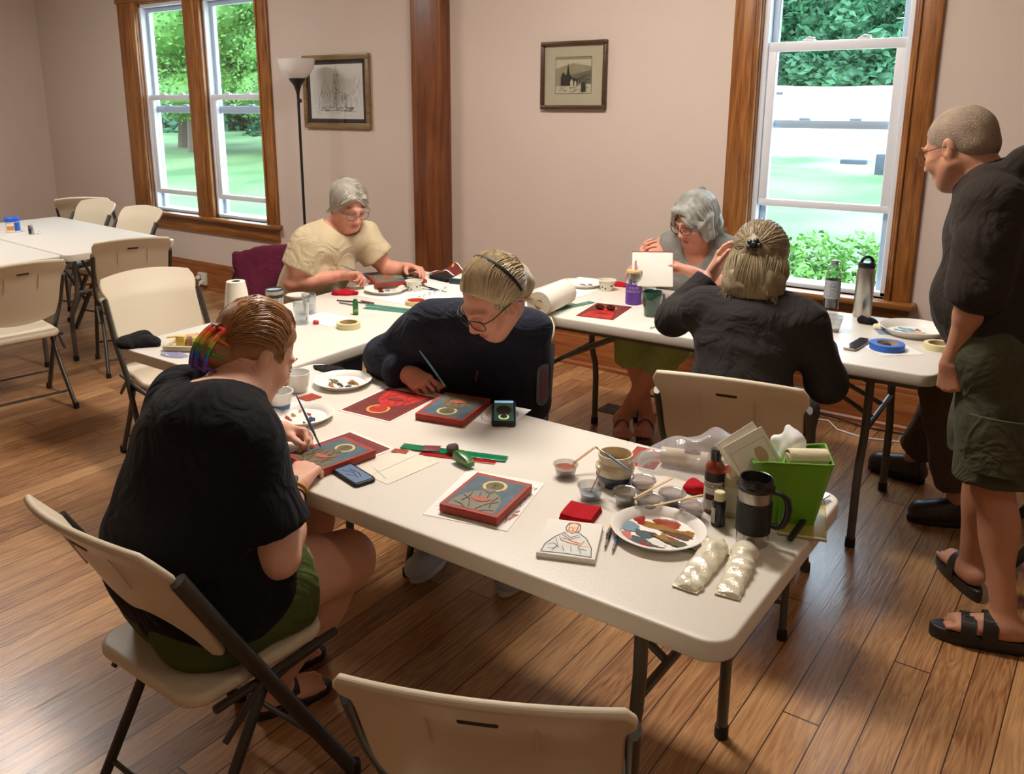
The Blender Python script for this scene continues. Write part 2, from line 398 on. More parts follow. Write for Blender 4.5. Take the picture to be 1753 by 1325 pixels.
        for e in range(3):
            o = [i for i in range(3) if i != e]
            for a in (0, 1):
                for b in (0, 1):
                    q0 = act.copy(); q0[:, o[0]] += a; q0[:, o[1]] += b; q1 = q0.copy(); q1[:, e] += 1
                    d0 = D[tuple(q0.T)]; d1 = D[tuple(q1.T)]; ok = (d0 < 0) != (d1 < 0)
                    t = np.where(ok, d0 / np.where(d0 == d1, 1, d0 - d1), 0)
                    p = np.stack([ax[i][q0[:, i]] for i in range(3)], 1).astype(float); p[:, e] += t * (ax[e][q1[:, e]] - ax[e][q0[:, e]])
                    P += p * ok[:, None]; N += ok
        P /= N[:, None]; F = []
        for e in range(3):
            o = [(e + 1) % 3, (e + 2) % 3]
            A = np.swapaxes(I, 0, e) if e else I
            sl0 = [slice(None)] * 3; sl1 = [slice(None)] * 3; sl0[e] = slice(0, -1); sl1[e] = slice(1, None)
            X = np.argwhere(I[tuple(sl0)] != I[tuple(sl1)]); X = X[(X[:, o[0]] > 0) & (X[:, o[1]] > 0) & (X[:, o[0]] < D.shape[o[0]] - 1) & (X[:, o[1]] < D.shape[o[1]] - 1)]
            ins = I[tuple(X.T)]; q = []
            for da, db in ((1, 1), (0, 1), (0, 0), (1, 0)):
                y = X.copy(); y[:, o[0]] -= da; y[:, o[1]] -= db; q.append(idx[tuple(y.T)])
            q = np.stack(q, 1); q[~ins] = q[~ins][:, ::-1]; F.append(q)
        F = np.concatenate(F); F = F[(F >= 0).all(1)]
        return P, F
    def build(s, name, mats, parent=None, base=None, relax=1, pick=None):
        P, F = s.mesh()
        for _ in range(relax):
            S = np.zeros_like(P); n = np.zeros(len(P))
            for i in range(4):
                a, b = F[:, i], F[:, (i + 1) % 4]
                np.add.at(S, a, P[b]); np.add.at(n, a, 1); np.add.at(S, b, P[a]); np.add.at(n, b, 1)
            P = P * .5 + S / np.maximum(n, 1)[:, None] * .5
        if base is not None: P = P - np.array(base)[None]
        me = bpy.data.meshes.new(name); me.from_pydata(P.tolist(), [], F.tolist())
        for m in (mats if isinstance(mats, (list, tuple)) else [mats]): me.materials.append(m)
        if pick is not None:
            cen = P[F].mean(1) + (np.array(base)[None] if base is not None else 0); me.polygons.foreach_set('material_index', pick(cen).astype(np.int32))
        me.polygons.foreach_set('use_smooth', [True] * len(me.polygons)); me.update()
        o = bpy.data.objects.new(name, me); C.objects.link(o)
        if parent: o.parent = parent
        return o
def unit(v): return Vector(v).normalized()
# ------------------------------------------------------------------ people
SKIN = {'fair': (214, 160, 136), 'rosy': (205, 146, 122), 'tan': (186, 132, 104)}
class Frame:
    """head frame: r = person's right, f = face direction, u = up"""
    def __init__(s, c, f, u=(0, 0, 1), sc_=1.):
        s.c = Vector(c); s.f = unit(f); s.r = s.f.cross(Vector(u)).normalized(); s.u = s.r.cross(s.f).normalized(); s.s = sc_
    def p(s, x, y, z): return s.c + (s.r * x + s.f * y + s.u * z) * s.s
    def R(s): return (tuple(s.r), tuple(s.f), tuple(s.u))
    def v(s, x, y, z): return s.r * x + s.f * y + s.u * z
def head_prims(F, H, neck, nr=.055, jaw=1., nose=1.):
    q = H.s; R = H.R(); P = H.p
    F.ell(P(0, -.014, .030), (.077 * q, .097 * q, .086 * q), R, .01)
    F.ell(P(0, .030, -.035), (.060 * q * jaw, .064 * q, .082 * q), R, .03)
    F.ell(P(0, .060, -.094), (.026 * q * jaw, .024 * q, .022 * q), R, .035)
    for s_ in (-1, 1):
        F.cone(P(.056 * s_ * jaw, .0, -.050), P(.020 * s_, .058, -.096), .022 * q, .018 * q, .03)
        F.ell(P(.036 * s_, .068, -.030), (.024 * q, .020 * q, .024 * q), R, .025)
        F.cone(P(.012 * s_, .092, .024), P(.046 * s_, .076, .020), .0085 * q, .007 * q, .014)
        F.ell(P(.031 * s_, .101, .004), (.016 * q, .012 * q, .011 * q), R, .012, 'sub')
        F.ell(P(.031 * s_, .079, .002), (.0135 * q, .0135 * q, .0115 * q), R, .003)
        F.ell(P(.013 * s_, .104 * 1, -.036), (.0085 * q, .010 * q, .0075 * q), R, .006)
        e = P(.079 * s_, -.010, -.008); Re = (tuple(H.v(1, -.25 * s_, 0).normalized()), tuple(H.v(.25 * s_, 1, .2).normalized()), tuple(H.v(0, -.2, 1).normalized()))
        F.ell(e, (.008 * q, .018 * q, .031 * q), Re, .008)
        F.ell(P(.089 * s_, -.004, -.004), (.007 * q, .010 * q, .019 * q), Re, .004, 'sub')
    F.cone(P(0, .096, .012), P(0, .112 * nose, -.031), .0075 * q, .0115 * q, .014)
    F.ell(P(0, .0915, -.0635), (.023 * q, .010 * q, .0055 * q), R, .006)
    F.ell(P(0, .0890, -.0755), (.019 * q, .0105 * q, .0065 * q), R, .006)
    F.ell(P(0, .1040, -.0690), (.025 * q, .009 * q, .0016 * q), R, .002, 'sub')
    F.cone(P(0, -.030, -.060), neck, nr * q, nr * 1.12, .035)
def hand_prims(F, w, d, n, side, curls, thumb=None, q=1., spread=.0):
    """w wrist, d towards the fingers, n out of the palm, side = unit sign for the thumb side d x n"""
    d = unit(d); n = unit(Vector(n) - d * Vector(n).dot(d)); t = d.cross(n) * side; w = Vector(w); tips = []
    F.cone(w - d * .02, w + d * .02, .024 * q, .021 * q, .02, sq=(n, .75))
    base = []
    for i in range(4):
        o = (1.5 - i) * .0205; a = w + (d * .012 + t * o * .6) * q; b = w + (d * (.088 - abs(i - 1) * .004 - (.006 if i == 3 else 0)) + t * (o)) * q
        F.cone(a, b, .0145 * q, .0105 * q, .016); base.append(b)
    for i, (L, r) in enumerate(((.072, .0086), (.079, .0088), (.073, .0083), (.058, .0075))):
        c = curls[i]; p = base[i]; ang = 0; o = (1.5 - i) * spread
        for j, fr in enumerate((.45, .30, .25)):
            ang += math.radians(c[j]); dd = (d + t * o).normalized() * math.cos(ang) + n * math.sin(ang); p2 = p + dd * L * fr * q
            F.cone(p, p2, r * q * (1 - .1 * j), r * q * (.93 - .1 * j), .0035); p = p2
        tips.append(p)
    th = thumb or (.75, .55, .35)
    p = w + (d * .022 + t * .020 + n * .006) * q; v = (t * th[0] + d * th[1] + n * th[2]).normalized()
    v2 = (v + d * .55 + n * .15).normalized(); p1 = p + v * .040 * q; p2 = p1 + v2 * .032 * q; p3 = p2 + (v2 + d * .25).normalized() * .026 * q
    F.cone(p, p1, .0150 * q, .0115 * q, .016); F.cone(p1, p2, .0110 * q, .0100 * q, .004); F.cone(p2, p3, .0098 * q, .0080 * q, .004); tips.append(p3)
    return tips
PINCH = ((48, 48, 22), (52, 58, 30), (60, 66, 35), (66, 70, 35))
RELAX = ((22, 28, 16), (28, 32, 18), (32, 36, 20), (36, 38, 22))
FIST = ((70, 80, 45), (74, 84, 48), (78, 86, 48), (80, 86, 48))
GRIP = ((40, 42, 22), (42, 45, 24), (44, 46, 24), (46, 46, 24))
def foot_prims(F, ankle, toe_dir, z0=.03, L=.15, q=1.):
    """bare foot flat on its sole"""
    t = Vector((toe_dir[0], toe_dir[1], 0)).normalized(); s = Vector((-t.y, t.x, 0)); a = Vector(ankle)
    F.cone(a - t * .012 + V(0, 0, -.01), Vector((a.x, a.y, z0 + .025)) - t * .035, .034 * q, .027, .03)
    F.cone(Vector((a.x, a.y, z0 + .028)) - t * .03, Vector((a.x, a.y, z0 + .018)) + t * L * .75, .026, .024, .03, sq=(V(0, 0, 1), .8))
    F.cone(a + t * .01, Vector((a.x, a.y, z0 + .018)) + t * L * .72, .030 * q, .020, .03)
    for i in range(5):
        o = (2 - i) * .0155; b = Vector((a.x, a.y, z0 + .014)) + t * (L * .72) + s * o * 1.15
        F.cone(Vector((a.x, a.y, z0 + .018)) + t * .02 + s * o * .6, b, .015, .0125, .016)
        F.cone(b, b + t * (.040 - abs(i - 1) * .004) + V(0, 0, -.004), .0105 - (.0 if i in (0, 4) else .0018), .0085, .003)
# ------------------------------------------------------------------ the room
M_wall = mat('wall_paint', (210, 192, 180), .85, bump=.12, bscale=90, var=.02, vscale=1.5)
M_ceil = mat('ceiling_paint', (225, 218, 206), .9)
trimc = ((98, 54, 22), (142, 88, 40), (176, 118, 60))
W_z = wood('trim_wood_upright', *trimc, axis='Z'); W_x = wood('trim_wood_level', *trimc, axis='X')
W_post = wood('post_wood', (84, 42, 22), (116, 66, 36), (136, 82, 46), axis='Z', scale=.7)
W_base = wood('baseboard_wood', (104, 54, 24), (138, 78, 38), (160, 98, 52), axis='X', scale=.7)
W_basey = wood('baseboard_wood_side', (104, 54, 24), (138, 78, 38), (160, 98, 52), axis='Y', scale=.7)
M_vinyl = mat('white_sash', (226, 229, 236), .35); M_storm = mat('storm_sash', (176, 196, 214), .4)
M_glass = glassy('window_glass', gloss=.05, tint=.97)
D = 4.70
def struct(o): o['kind'] = 'structure'; return o
def st(name, mb, m, parent=None, smooth=30):
    o = mb.build(name, m, parent, smooth)
    return o if parent else struct(o)
st('floor', MB().box(-9.0, 2.7, -3.1, 4.90, -.12, 0), floor_mat())
st('ceiling', MB().box(-9.0, 2.7, -3.1, 4.90, 3.2, 3.3), M_ceil)
wl = MB()                                           # the wall with the windows, built round its openings
OP = [(-7.17, -5.55, .66, 2.47), (-1.66, -.93, .66, 2.62)]
xs = [-9.0, -7.17, -5.55, -1.66, -.93, 2.7]
for i in range(0, 6, 2): wl.box(xs[i], xs[i + 1], D, D + .17, 0, 3.2)
for x0, x1, z0, z1 in OP: wl.box(x0, x1, D, D + .17, 0, z0); wl.box(x0, x1, D, D + .17, z1, 3.2)
st('wall_back', wl, M_wall, smooth=0)
st('wall_left', MB().box(-9.0, -8.87, -3.1, D, 0, 3.2), M_wall, smooth=0)
st('wall_right', MB().box(2.5, 2.7, -3.1, D, 0, 3.2), M_wall, smooth=0)
st('wall_front', MB().box(-8.87, 2.5, -3.1, -2.95, 0, 3.2), M_wall, smooth=0)
def baseprof(mb, a, b, horiz=True, off=0.):
    prof = [(0, 0), (.034, 0), (.034, .02), (.024, .03), (.022, .185), (.017, .195), (.019, .205), (.015, .222), (.008, .236), (0, .245)]
    vs = []
    for q in (a, b):
        for d, z in prof: vs.append((q, off - d, z) if horiz else (off + d, q, z))
    n = len(prof); fs = [(i, i + 1, n + i + 1, n + i) for i in range(n - 1)] + [tuple(range(n)), tuple(range(n, 2 * n))]
    if horiz: fs = [tuple(reversed(f)) for f in fs]
    return mb.add(vs, fs)
b = MB(); baseprof(b, -8.87, -3.92, True, D); baseprof(b, -3.66, 2.5, True, D); st('baseboard_back', b, W_base)
b = MB(); baseprof(b, -2.95, D - .03, False, -8.87); st('baseboard_left', b, W_basey)
p = MB(); p.rbox(-3.915, -3.668, D - .11, D + .01, 0, 3.2, .006); st('trim_1', p, W_post)
def casing(mb, x0, x1, z0, z1):                    # upright board with a stepped inner moulding
    mb.rbox(x0, x1, D - .024, D + .001, z0, z1, .004)
def window(idx, ox0, ox1, ix0, ix1, top, zs, mull=None):
    """outer casing ox, opening ix; zs = inner rail (z0,z1), storm rail, lower rail"""
    win = thing('window_%d' % idx, '', ''); del win['label']; del win['category']; struct(win)
    f = MB(); casing(f, ox0, ix0 + .005, .66, top + .0); casing(f, ix1 - .005, ox1, .66, top)
    for s_, xx in ((1, ix0), (-1, ix1)):
        for k in range(3): f.rbox(*sorted((xx - s_ * (.024 - .010 * k), xx - s_ * (.012 - .010 * k))), D - .036 + .006 * k, D, .66, top, .003)
    if mull: casing(f, mull[0], mull[1], .66, top); f.rbox(mull[0] + .05, mull[1] - .05, D - .034, D, .66, top, .005)
    for xx0, xx1 in ((ix0, ix0 + .012), (ix1 - .012, ix1)): f.box(xx0, xx1, D, D + .17, .66, top)
    if mull: f.box(mull[0] + .02, mull[1] - .02, D, D + .17, .66, top)
    f.build('window_casing', W_z, win)
    h = MB(); h.rbox(ox0 - .02, ox1 + .02, D - .03, D + .001, top, top + .13, .005); h.box(ix0, ix1, D, D + .17, top - .012, top); h.build('window_head', W_x, win)
    s = MB(); s.rbox(ox0 - .03, ox1 + .03, D - .075, D + .17, .628, .66, .010); s.rbox(ox0 + .005, ox1 - .005, D - .026, D, .515, .629, .004); s.build('window_sill', W_x, win)
    bays = [(ix0 + .012, ix1 - .012)] if not mull else [(ix0 + .012, mull[0] + .02), (mull[1] - .02, ix1 - .012)]
    for x0, x1 in bays:
        a = MB()                                   # fixed vinyl liner
        for q0, q1 in ((x0, x0 + .028), (x1 - .028, x1)): a.rbox(q0, q1, D + .03, D + .15, .66, top - .012, .003)
        a.rbox(x0, x1, D + .03, D + .15, top - .045, top - .012, .003); a.rbox(x0, x1, D + .03, D + .16, .66, .685, .004)
        fr = a.build('window_frame', M_vinyl, win)
        x0 += .028; x1 -= .028
        (r0, r1), (s0, s1), (l0, l1) = zs
        k = MB(); y0, y1 = D + .045, D + .080      # raised inner sash
        for q0, q1 in ((x0, x0 + .045), (x1 - .045, x1)): k.rbox(q0, q1, y0, y1, l0, r1, .004)
        k.rbox(x0 + .002, x1 - .002, y0 - .0015, y1 + .0015, r0, r1, .004); k.rbox(x0 + .002, x1 - .002, y0 - .0015, y1 + .0015, l0 - .002, l1, .004)
        sash = k.build('lower_sash', M_vinyl, win)
        MB().box(x0 + .04, x1 - .04, y0 + .015, y0 + .019, l1 - .005, r0 + .005).build('pane', M_glass, sash, 0)
        for q in (.3, .7):
            c = MB(); xx = x0 + (x1 - x0) * q; c.rbox(xx - .03, xx + .03, y0 + .002, y1 - .002, r1 - .001, r1 + .008, .003); c.tube([(xx - .02, y0 + .012, r1 + .006), (xx, y0 + .008, r1 + .018), (xx + .028, y0 + .012, r1 + .012)], .005, 8)
            c.build('sash_lock', M_vinyl, sash)
        k = MB(); y0, y1 = D + .085, D + .115      # outer sash and storm rails
        for q0, q1 in ((x0, x0 + .035), (x1 - .035, x1)): k.rbox(q0, q1, y0, y1, .686, top - .045, .004)
        k.rbox(x0 + .002, x1 - .002, y0 - .0015, y1 + .0015, s0, s1, .004); k.rbox(x0 + .002, x1 - .002, y0 - .0015, y1 + .0015, top - .085, top - .044, .004)
        sash = k.build('upper_sash', M_storm, win)
        MB().box(x0 + .03, x1 - .03, y0 + .012, y0 + .016, s1 - .005, top - .08).build('pane', M_glass, sash, 0)
        for q in (.3, .68):
            c = MB(); xx = x0 + (x1 - x0) * q; c.rbox(xx - .028, xx + .028, y0 + .002, y1 - .002, s1 - .001, s1 + .012, .004); c.build('sash_lock', M_storm, sash)
    return win
window(1, -7.41, -5.42, -7.17, -5.55, 2.47, ((1.64, 1.685), (1.53, 1.59), (.815, .855)), (-6.458, -6.243))
window(2, -1.785, -.82, -1.66, -.93, 2.62, ((1.867, 1.915), (1.483, 1.525), (1.08, 1.115)))
# ------------------------------------------------------------------ outdoors
M_lawn = bpy.data.materials.new('lawn'); M_lawn.use_nodes = True
def _lawn():
    nt = M_lawn.node_tree; n = nt.nodes; L = nt.links; b = n['Principled BSDF']; b.inputs['Roughness'].default_value = .9
    tc = n.new('ShaderNodeTexCoord'); sp = n.new('ShaderNodeSeparateXYZ'); L.new(tc.outputs['Object'], sp.inputs[0])
    t = n.new('ShaderNodeTexNoise'); t.inputs['Scale'].default_value = .35; t.inputs['Detail'].default_value = 5; L.new(tc.outputs['Object'], t.inputs[0])
    a = n.new('ShaderNodeMath'); a.operation = 'MULTIPLY_ADD'; a.inputs[1].default_value = 9; L.new(t.outputs[0], a.inputs[0]); L.new(sp.outputs[1], a.inputs[2])
    r = n.new('ShaderNodeMapRange'); r.inputs[1].default_value = 26; r.inputs[2].default_value = 40; 
    xr = n.new('ShaderNodeMapRange'); xr.inputs[1].default_value = -25; xr.inputs[2].default_value = -21; L.new(sp.outputs[0], xr.inputs[0])
    L.new(a.outputs[0], r.inputs[0]); xm = n.new('ShaderNodeMath'); xm.operation = 'MULTIPLY'; L.new(r.outputs[0], xm.inputs[0]); L.new(xr.outputs[0], xm.inputs[1])
    g = n.new('ShaderNodeValToRGB'); g.color_ramp.elements[0].color = lin((58, 96, 50)); g.color_ramp.elements[1].color = lin((104, 134, 80)); g.color_ramp.elements[0].position = .35; g.color_ramp.elements[1].position = .65; L.new(t.outputs[0], g.inputs[0])
    mx = n.new('ShaderNodeMix'); mx.data_type = 'RGBA'; L.new(xm.outputs[0], mx.inputs[0]); L.new(g.outputs[0], mx.inputs[6]); mx.inputs[7].default_value = lin((238, 232, 200)); L.new(mx.outputs[2], b.inputs['Base Color'])
_lawn()
def gh(x, y):
    t = min(1, max(0, (y - 12) / 42)); u = min(1, max(0, (-x - 12) / 20)) if y < 40 else 0
    return -.55 + (t * t * (3 - 2 * t)) * 2.3 * (1 - .75 * u)
gm = MB(); gm.grid(lambda u, v: (-75 + 110 * u, 4.95 + 90 * v * v, gh(-75 + 110 * u, 4.95 + 90 * v * v)), 44, 44)
st('ground', gm, M_lawn)
st('path', MB().box(-12, 6, 5.2, 9.2, -.60, -.535), mat('gravel', (226, 220, 208), .9, bump=.4, bscale=30, var=.08, vscale=20))
M_leafL = mat('leaf_light', (84, 130, 52), .6, var=.25, vscale=3); M_leafD = mat('leaf_dark', (50, 98, 66), .6, var=.3, vscale=.6); M_bark = mat('bark', (92, 78, 64), .9, bump=.6, bscale=8, stretch=(1, 1, .2))
for m_ in (M_leafL, M_leafD):
    m_.node_tree.nodes['Principled BSDF'].inputs['Subsurface Weight'].default_value = 0
def leaf_cloud(mb, blobs, n, size, seed, droop=0):
    rnd = random.Random(seed); tot = sum(b_[3] * b_[4] for b_ in blobs)
    for b_ in blobs:
        for _ in range(int(n * b_[3] * b_[4] / tot)):
            v = Vector((rnd.gauss(0, 1), rnd.gauss(0, 1), rnd.gauss(0, 1))).normalized(); k = rnd.uniform(.72, 1.05)
            p = Vector((b_[0] + v.x * b_[3] * k, b_[1] + v.y * b_[3] * k, b_[2] + v.z * b_[4] * k))
            a = Vector((rnd.gauss(0, 1), rnd.gauss(0, 1), rnd.gauss(0, .6) - droop)).normalized() * size * rnd.uniform(.6, 1.3); c = a.cross(Vector((rnd.gauss(0, 1), rnd.gauss(0, 1), rnd.gauss(0, 1)))).normalized() * size * .45
            mb.add([p - a, p - a * .1 + c, p + a, p - a * .1 - c], [(0, 1, 2, 3)])
def tree(name, label, loc, blobs, n, size, m, trunk, seed, group):
    t = thing(name, label, 'tree', loc, 0, group)
    c = MB(); 
    for b_ in blobs: c.ball(b_[:3], (b_[3] * .74, b_[3] * .74, b_[4] * .74), 12, 8)
    leaf_cloud(c, blobs, n, size, seed); c.build('crown', m, t, 0)
    MB().tube([(0, 0, -.4), (.05, 0, trunk * .3), (-.05, .1, trunk * .7), (0, 0, trunk)], [.28, .2, .17, .1], 10).build('trunk', M_bark, t)
    return t
rnd = random.Random(3)
pl = ['leftmost in the left pane', 'second from the left in the left pane', 'between the two panes', 'left of centre in the right pane', 'in the middle of the right pane', 'at the right edge of the right pane']
T0 = None
blobs = [(rnd.uniform(-2, 2), rnd.uniform(-1, 1), rnd.uniform(1.9, 7), rnd.uniform(1.0, 1.7), rnd.uniform(.8, 1.3)) for _ in range(22)]
for i in range(6):
    x = -34 + 2.9 * i; y = 20.5 + (i % 2) * 1.6
    lb = 'light green leafy tree outside the double window, ' + pl[i]
    if i == 0: T0 = tree('leafy_tree', lb, (x, y, gh(x, y)), blobs, 20000, .10, M_leafL, 3.5, 5, 'trees outside the double window')
    else: copy_tree(T0, (x, y, gh(x, y)), 1.3 * i, lb)
T1 = None
blobs = [(rnd.uniform(-1.7, 1.7) * (1 - k / 16), rnd.uniform(-1, 1), .8 + k * .55, rnd.uniform(1.1, 1.6) * (1.15 - k / 24), .9) for k in range(14) for _ in (0, 1)]
places = ['leftmost', 'second from the left', 'third from the left', 'fourth from the left', 'fifth from the left', 'sixth from the left', 'rightmost']
for i in range(7):
    x = -26.5 + 2.9 * i; y = 53 - i * .5
    lb = 'dense green tree beyond the field in the tall window, ' + places[i]
    if i == 0: T1 = tree('woodland_tree', lb, (x, y, 1.2), blobs, 7000, .3, M_leafD, 3, 9, 'woodland edge beyond the pale field')
    else: copy_tree(T1, (x, y, 1.2 + .0 * i), 2.1 * i, lb)
for i, q in enumerate(('leftmost', 'second from the left', 'third from the left', 'fourth from the left', 'rightmost')):
    x = -52 + 4.6 * i; copy_tree(T1, (x, 31 + i % 2, gh(x, 31) - 1.1), 1.1 * i, 'dark tree far behind the leafy ones in the double window, ' + q, 'dark trees far behind the double window')
for i, (x, y, q) in enumerate(((-2.75, 9.9, 'left part'), (-1.9, 10.1, 'right part'))):
    s = thing('shrub', 'loose green shrub outside the tall window, in its lower %s' % q, 'shrub', (x, y, gh(x, y)), 0)
    c = MB(); leaf_cloud(c, [(rnd.uniform(-.5, .5), rnd.uniform(-.3, .3), rnd.uniform(.05, .55), .28, .20) for _ in range(9)], 1100, .05, 20 + i); c.build('foliage', M_leafL, s, 0)
    b = MB()
    for k in range(6): b.tube([(0, 0, -.05), (rnd.uniform(-.2, .2), 0, .3), (rnd.uniform(-.5, .5), rnd.uniform(-.2, .2), .5)], .01, 6)
    b.build('stems', M_bark, s)
M_stone = mat('gravestone', (62, 68, 76), .8, var=.15, vscale=6)
for i, (x, y, sx, h, q) in enumerate(((-4.35, 21.5, .42, .45, 'the tallest, at the right edge of the pane'), (-5.6, 23, .3, .10, 'flat one left of the tall stone'), (-7.5, 21, .34, .10, 'flat one in the lower middle of the pane'), (-14.1, 42, .55, .12, 'far one on the pale field'))):
    m = MB(); z = gh(x, y); m.rbox(-sx, sx, -.1, .1, -.1, h, .03); o = m.build('gravestone', M_stone, None, loc=(x, y, z))
    tag(o, 'grey stone seen through the tall window, ' + q, 'stone')
# ------------------------------------------------------------------ furniture
M_plast = mat('cream_plastic', (222, 208, 182), .42, bump=.10, bscale=180, spec=.4)
M_top = mat('table_plastic', (222, 215, 203), .40, bump=.10, bscale=160, spec=.45)
M_tube = mat('dark_steel_tube', (72, 68, 62), .42, metal=.35); M_tubeT = mat('grey_steel_tube', (96, 93, 84), .45, metal=.3)
M_blk = mat('black_rubber', (22, 22, 22), .6); M_slot = mat('slot_dark', (60, 52, 42), .8)
def make_chair(label, loc, rz):
    t = thing('folding_chair', label, 'chair', loc, rz, 'cream plastic folding chairs')
    tl = lambda z: -.28 + (.505 / .85) * (.85 - z)            # y of the long side tube at height z
    # backrest: curved shell leaning with the tubes
    b = MB(); nu, nv = 26, 12
    def back(u, v, o=0):
        x = (u - .5) * 2; z = .53 + .325 * v; rr = .055 / .325
        wz = 1.; e = 0
        if v > 1 - rr * 1.5: q = (v - (1 - rr * 1.5)) / (rr * 1.5); wz = 1 - .10 * q ** 3
        if v < rr * 2: q = 1 - v / (rr * 2); wz = 1 - .07 * q ** 2.2
        xx = x * (.213 - .005 * (1 - v) + .022 / (1 + math.exp(-(v - .80) * 30))) * wz
        zz = z + (.020 * (1 - x * x)) * (v > .5) * (v - .5) * 2 - .03 * (1 - x * x) * (v < .5) * (.5 - v) * 2
        y = -.255 + (.5) * (.85 - zz) - .035 * (1 - x * x) - .012 - (.028 * max(0, v - .75) / .25)
        return (xx, y - o, zz)
    vs = []; 
    b.grid(lambda u, v: back(u, v), nu, nv, thick=-.018)
    bk = b.build('backrest', M_plast, t, 50)
    sub = bk.modifiers.new('round', 'BEVEL'); sub.width = .0075; sub.segments = 3; sub.limit_method = 'ANGLE'; sub.angle_limit = math.radians(50)
    s = MB()
    y0 = back(.5, .80)
    s.slab([(p[0], p[1]) for p in rrect(.062, .011, .005, 4)], 0, .0015)
    so = s.build('handle_slot', M_slot, bk); so.location = (0, y0[1] - .0232, y0[2]); so.rotation_euler = (PI / 2 + .47, 0, 0)
    s = MB()
    for pts in ([(-.085, .045), (-.04, .045), (0, .045), (.04, .045), (.085, .045)], [(-.085, -.11), (-.085, .045)], [(.085, -.11), (.085, .045)]): 
        s.tube([(a, c, -.0046 * (a / .085) ** 2) for a, c in pts], .0022, 6)
    so = s.build('moulded_panel', M_plast, bk); so.location = (0, y0[1] - .0205, y0[2]); so.rotation_euler = (PI / 2 + .47, 0, 0)
    # seat
    m = MB(); out = rrect(.405, .40, .06, 6)
    out = [(x * (1 - .06 * (-(y) / .2 if y < 0 else 0)), y - .01) for x, y in out]
    m.slab(out, .418, .452, .014, 4)
    st_ = m.build('seat', M_plast, t, 50)
    for sx in (-1, 1):
        m = MB(); x = sx * .217
        m.tube([(x * 1.035, tl(.765) - .002, .765), (x * 1.045, tl(.6) - .004, .6), (x, tl(.45), .45), (x * 1.03, tl(.25), .25), (x * 1.05, tl(.012), .012)], .0125, 12, flat=1.5)
        m.build('side_tube', M_tube, t)
        m = MB(); x2 = sx * .196
        m.tube([(x2, .15, .405), (x2, .05, .400), (x2, -.02, .385), (x2 * 1.0, -.12, .22), (x2 * 1.06, -.24, .012)], .0115, 10, flat=1.3)
        m.build('rear_leg', M_tube, t)
        m = MB(); m.tube([(x * .95, .20, .415), (x * .95, -.16, .415)], .010, 8); m.tube([(x, -.03, .425), (x, -.15, .33)], .008, 8); m.build('hinge_bracket', M_tube, t)
        MB().lathe([(.016, 0), (.017, .002), (.0165, .03), (.014, .032)], 12, x * 1.05, tl(0)).build('foot_cap', M_blk, t); MB().lathe([(.015, 0), (.016, .002), (.015, .03), (.013, .032)], 12, x2 * 1.065, -.245).build('foot_cap', M_blk, t)
    m = MB(); m.tube([(-.215, tl(.13), .13), (.215, tl(.13), .13)], .007, 8); m.build('crossbar', M_tube, t)
    m = MB(); m.tube([(-.203, -.19, .095), (.203, -.19, .095)], .007, 8); m.build('crossbar', M_tube, t)
    return t
def face(fx, fy): return math.atan2(-fx, fy)
CH0 = None
def chair(x, y, f, label):
    global CH0
    if CH0 is None: CH0 = make_chair(label, (x, y, 0), face(*f)); return CH0
    return copy_tree(CH0, (x, y, 0), face(*f), label)
chair(-1.615, 1.12, (0, 1), 'cream folding chair under the seated person in a black T-shirt')
chair(-.793, 1.16, (-.45, .893), 'empty cream folding chair cut off by the bottom of the photo')
chair(-.95, 2.77, (-.184, .983), 'cream folding chair under the person with a half-up blond ponytail')
chair(-1.78, 2.44, (.41, -.91), 'cream folding chair mostly hidden behind the person in the navy fleece')
chair(-3.46, 2.31, (.968, -.25), 'empty cream folding chair at the left side of the table with the black pouch')
chair(-4.79, 2.19, (-.99, .15), 'cream folding chair at the left edge of the photo, back towards us')
chair(-4.99, 3.06, (-.90, .43), 'cream folding chair at the corner of the far table, nearest the window sill')
chair(-5.93, 3.52, (.1, -1), 'cream folding chair beyond the far table, right one of two facing us')
chair(-6.62, 3.56, (.1, -1), 'cream folding chair beyond the far table, left one of two facing us')
chair(-7.2, 4.12, (-.7, .7), 'cream folding chair farthest back, near the room corner')
chair(-3.36, 2.98, (.93, -.36), 'folding chair with a maroon jacket over it, under the person in a beige top')
chair(-1.70, 4.24, (.05, -1), 'folding chair under the grey-haired person by the wall, only its legs showing')
chair(.02, 3.72, (-1, -.05), 'folding chair under the person in brown trousers at the right table end')
def make_table(label, loc, rz):
    t = thing('folding_table', label, 'table', loc, rz, 'white plastic folding tables')
    m = MB(); m.slab(rrect(1.83, .76, .055, 8), .695, .740, .007, 3); m.build('tabletop', M_top, t, 50)
    m = MB()
    for s_ in (-1, 1): m.box(-.86, .86, s_ * .33 - .012, s_ * .33 + .012, .672, .696)
    m.build('rail', M_tubeT, t)
    for e in (-1, 1):
        x = e * .69
        for s_ in (-1, 1):
            m = MB(); m.tube([(x, s_ * .235, .690), (x, s_ * .235, .50), (x, s_ * .245, .42), (x, s_ * .285, .33), (x, s_ * .295, .25), (x, s_ * .295, .01)], .0150, 12); lg = m.build('leg', M_tubeT, t)
            MB().lathe([(.018, 0), (.0185, .003), (.018, .035), (.0155, .036)], 14, x, s_ * .295).build('foot_cap', M_blk, lg)
        m = MB(); m.tube([(x, -.235, .45), (x, .235, .45)], .011, 8); m.tube([(x, -.33, .675), (x, .33, .675)], .011, 8); m.build('crossbar', M_tubeT, t)
        m = MB()
        for s_ in (-1, 1): m.tube([(x, s_ * .09, .45), (x - e * .30, s_ * .05, .60), (x - e * .50, s_ * .05, .69)], .0095, 8)
        m.tube([(x - e * .25, -.055, .575), (x - e * .25, .055, .575)], .012, 8); m.build('brace', M_tubeT, t)
    return t
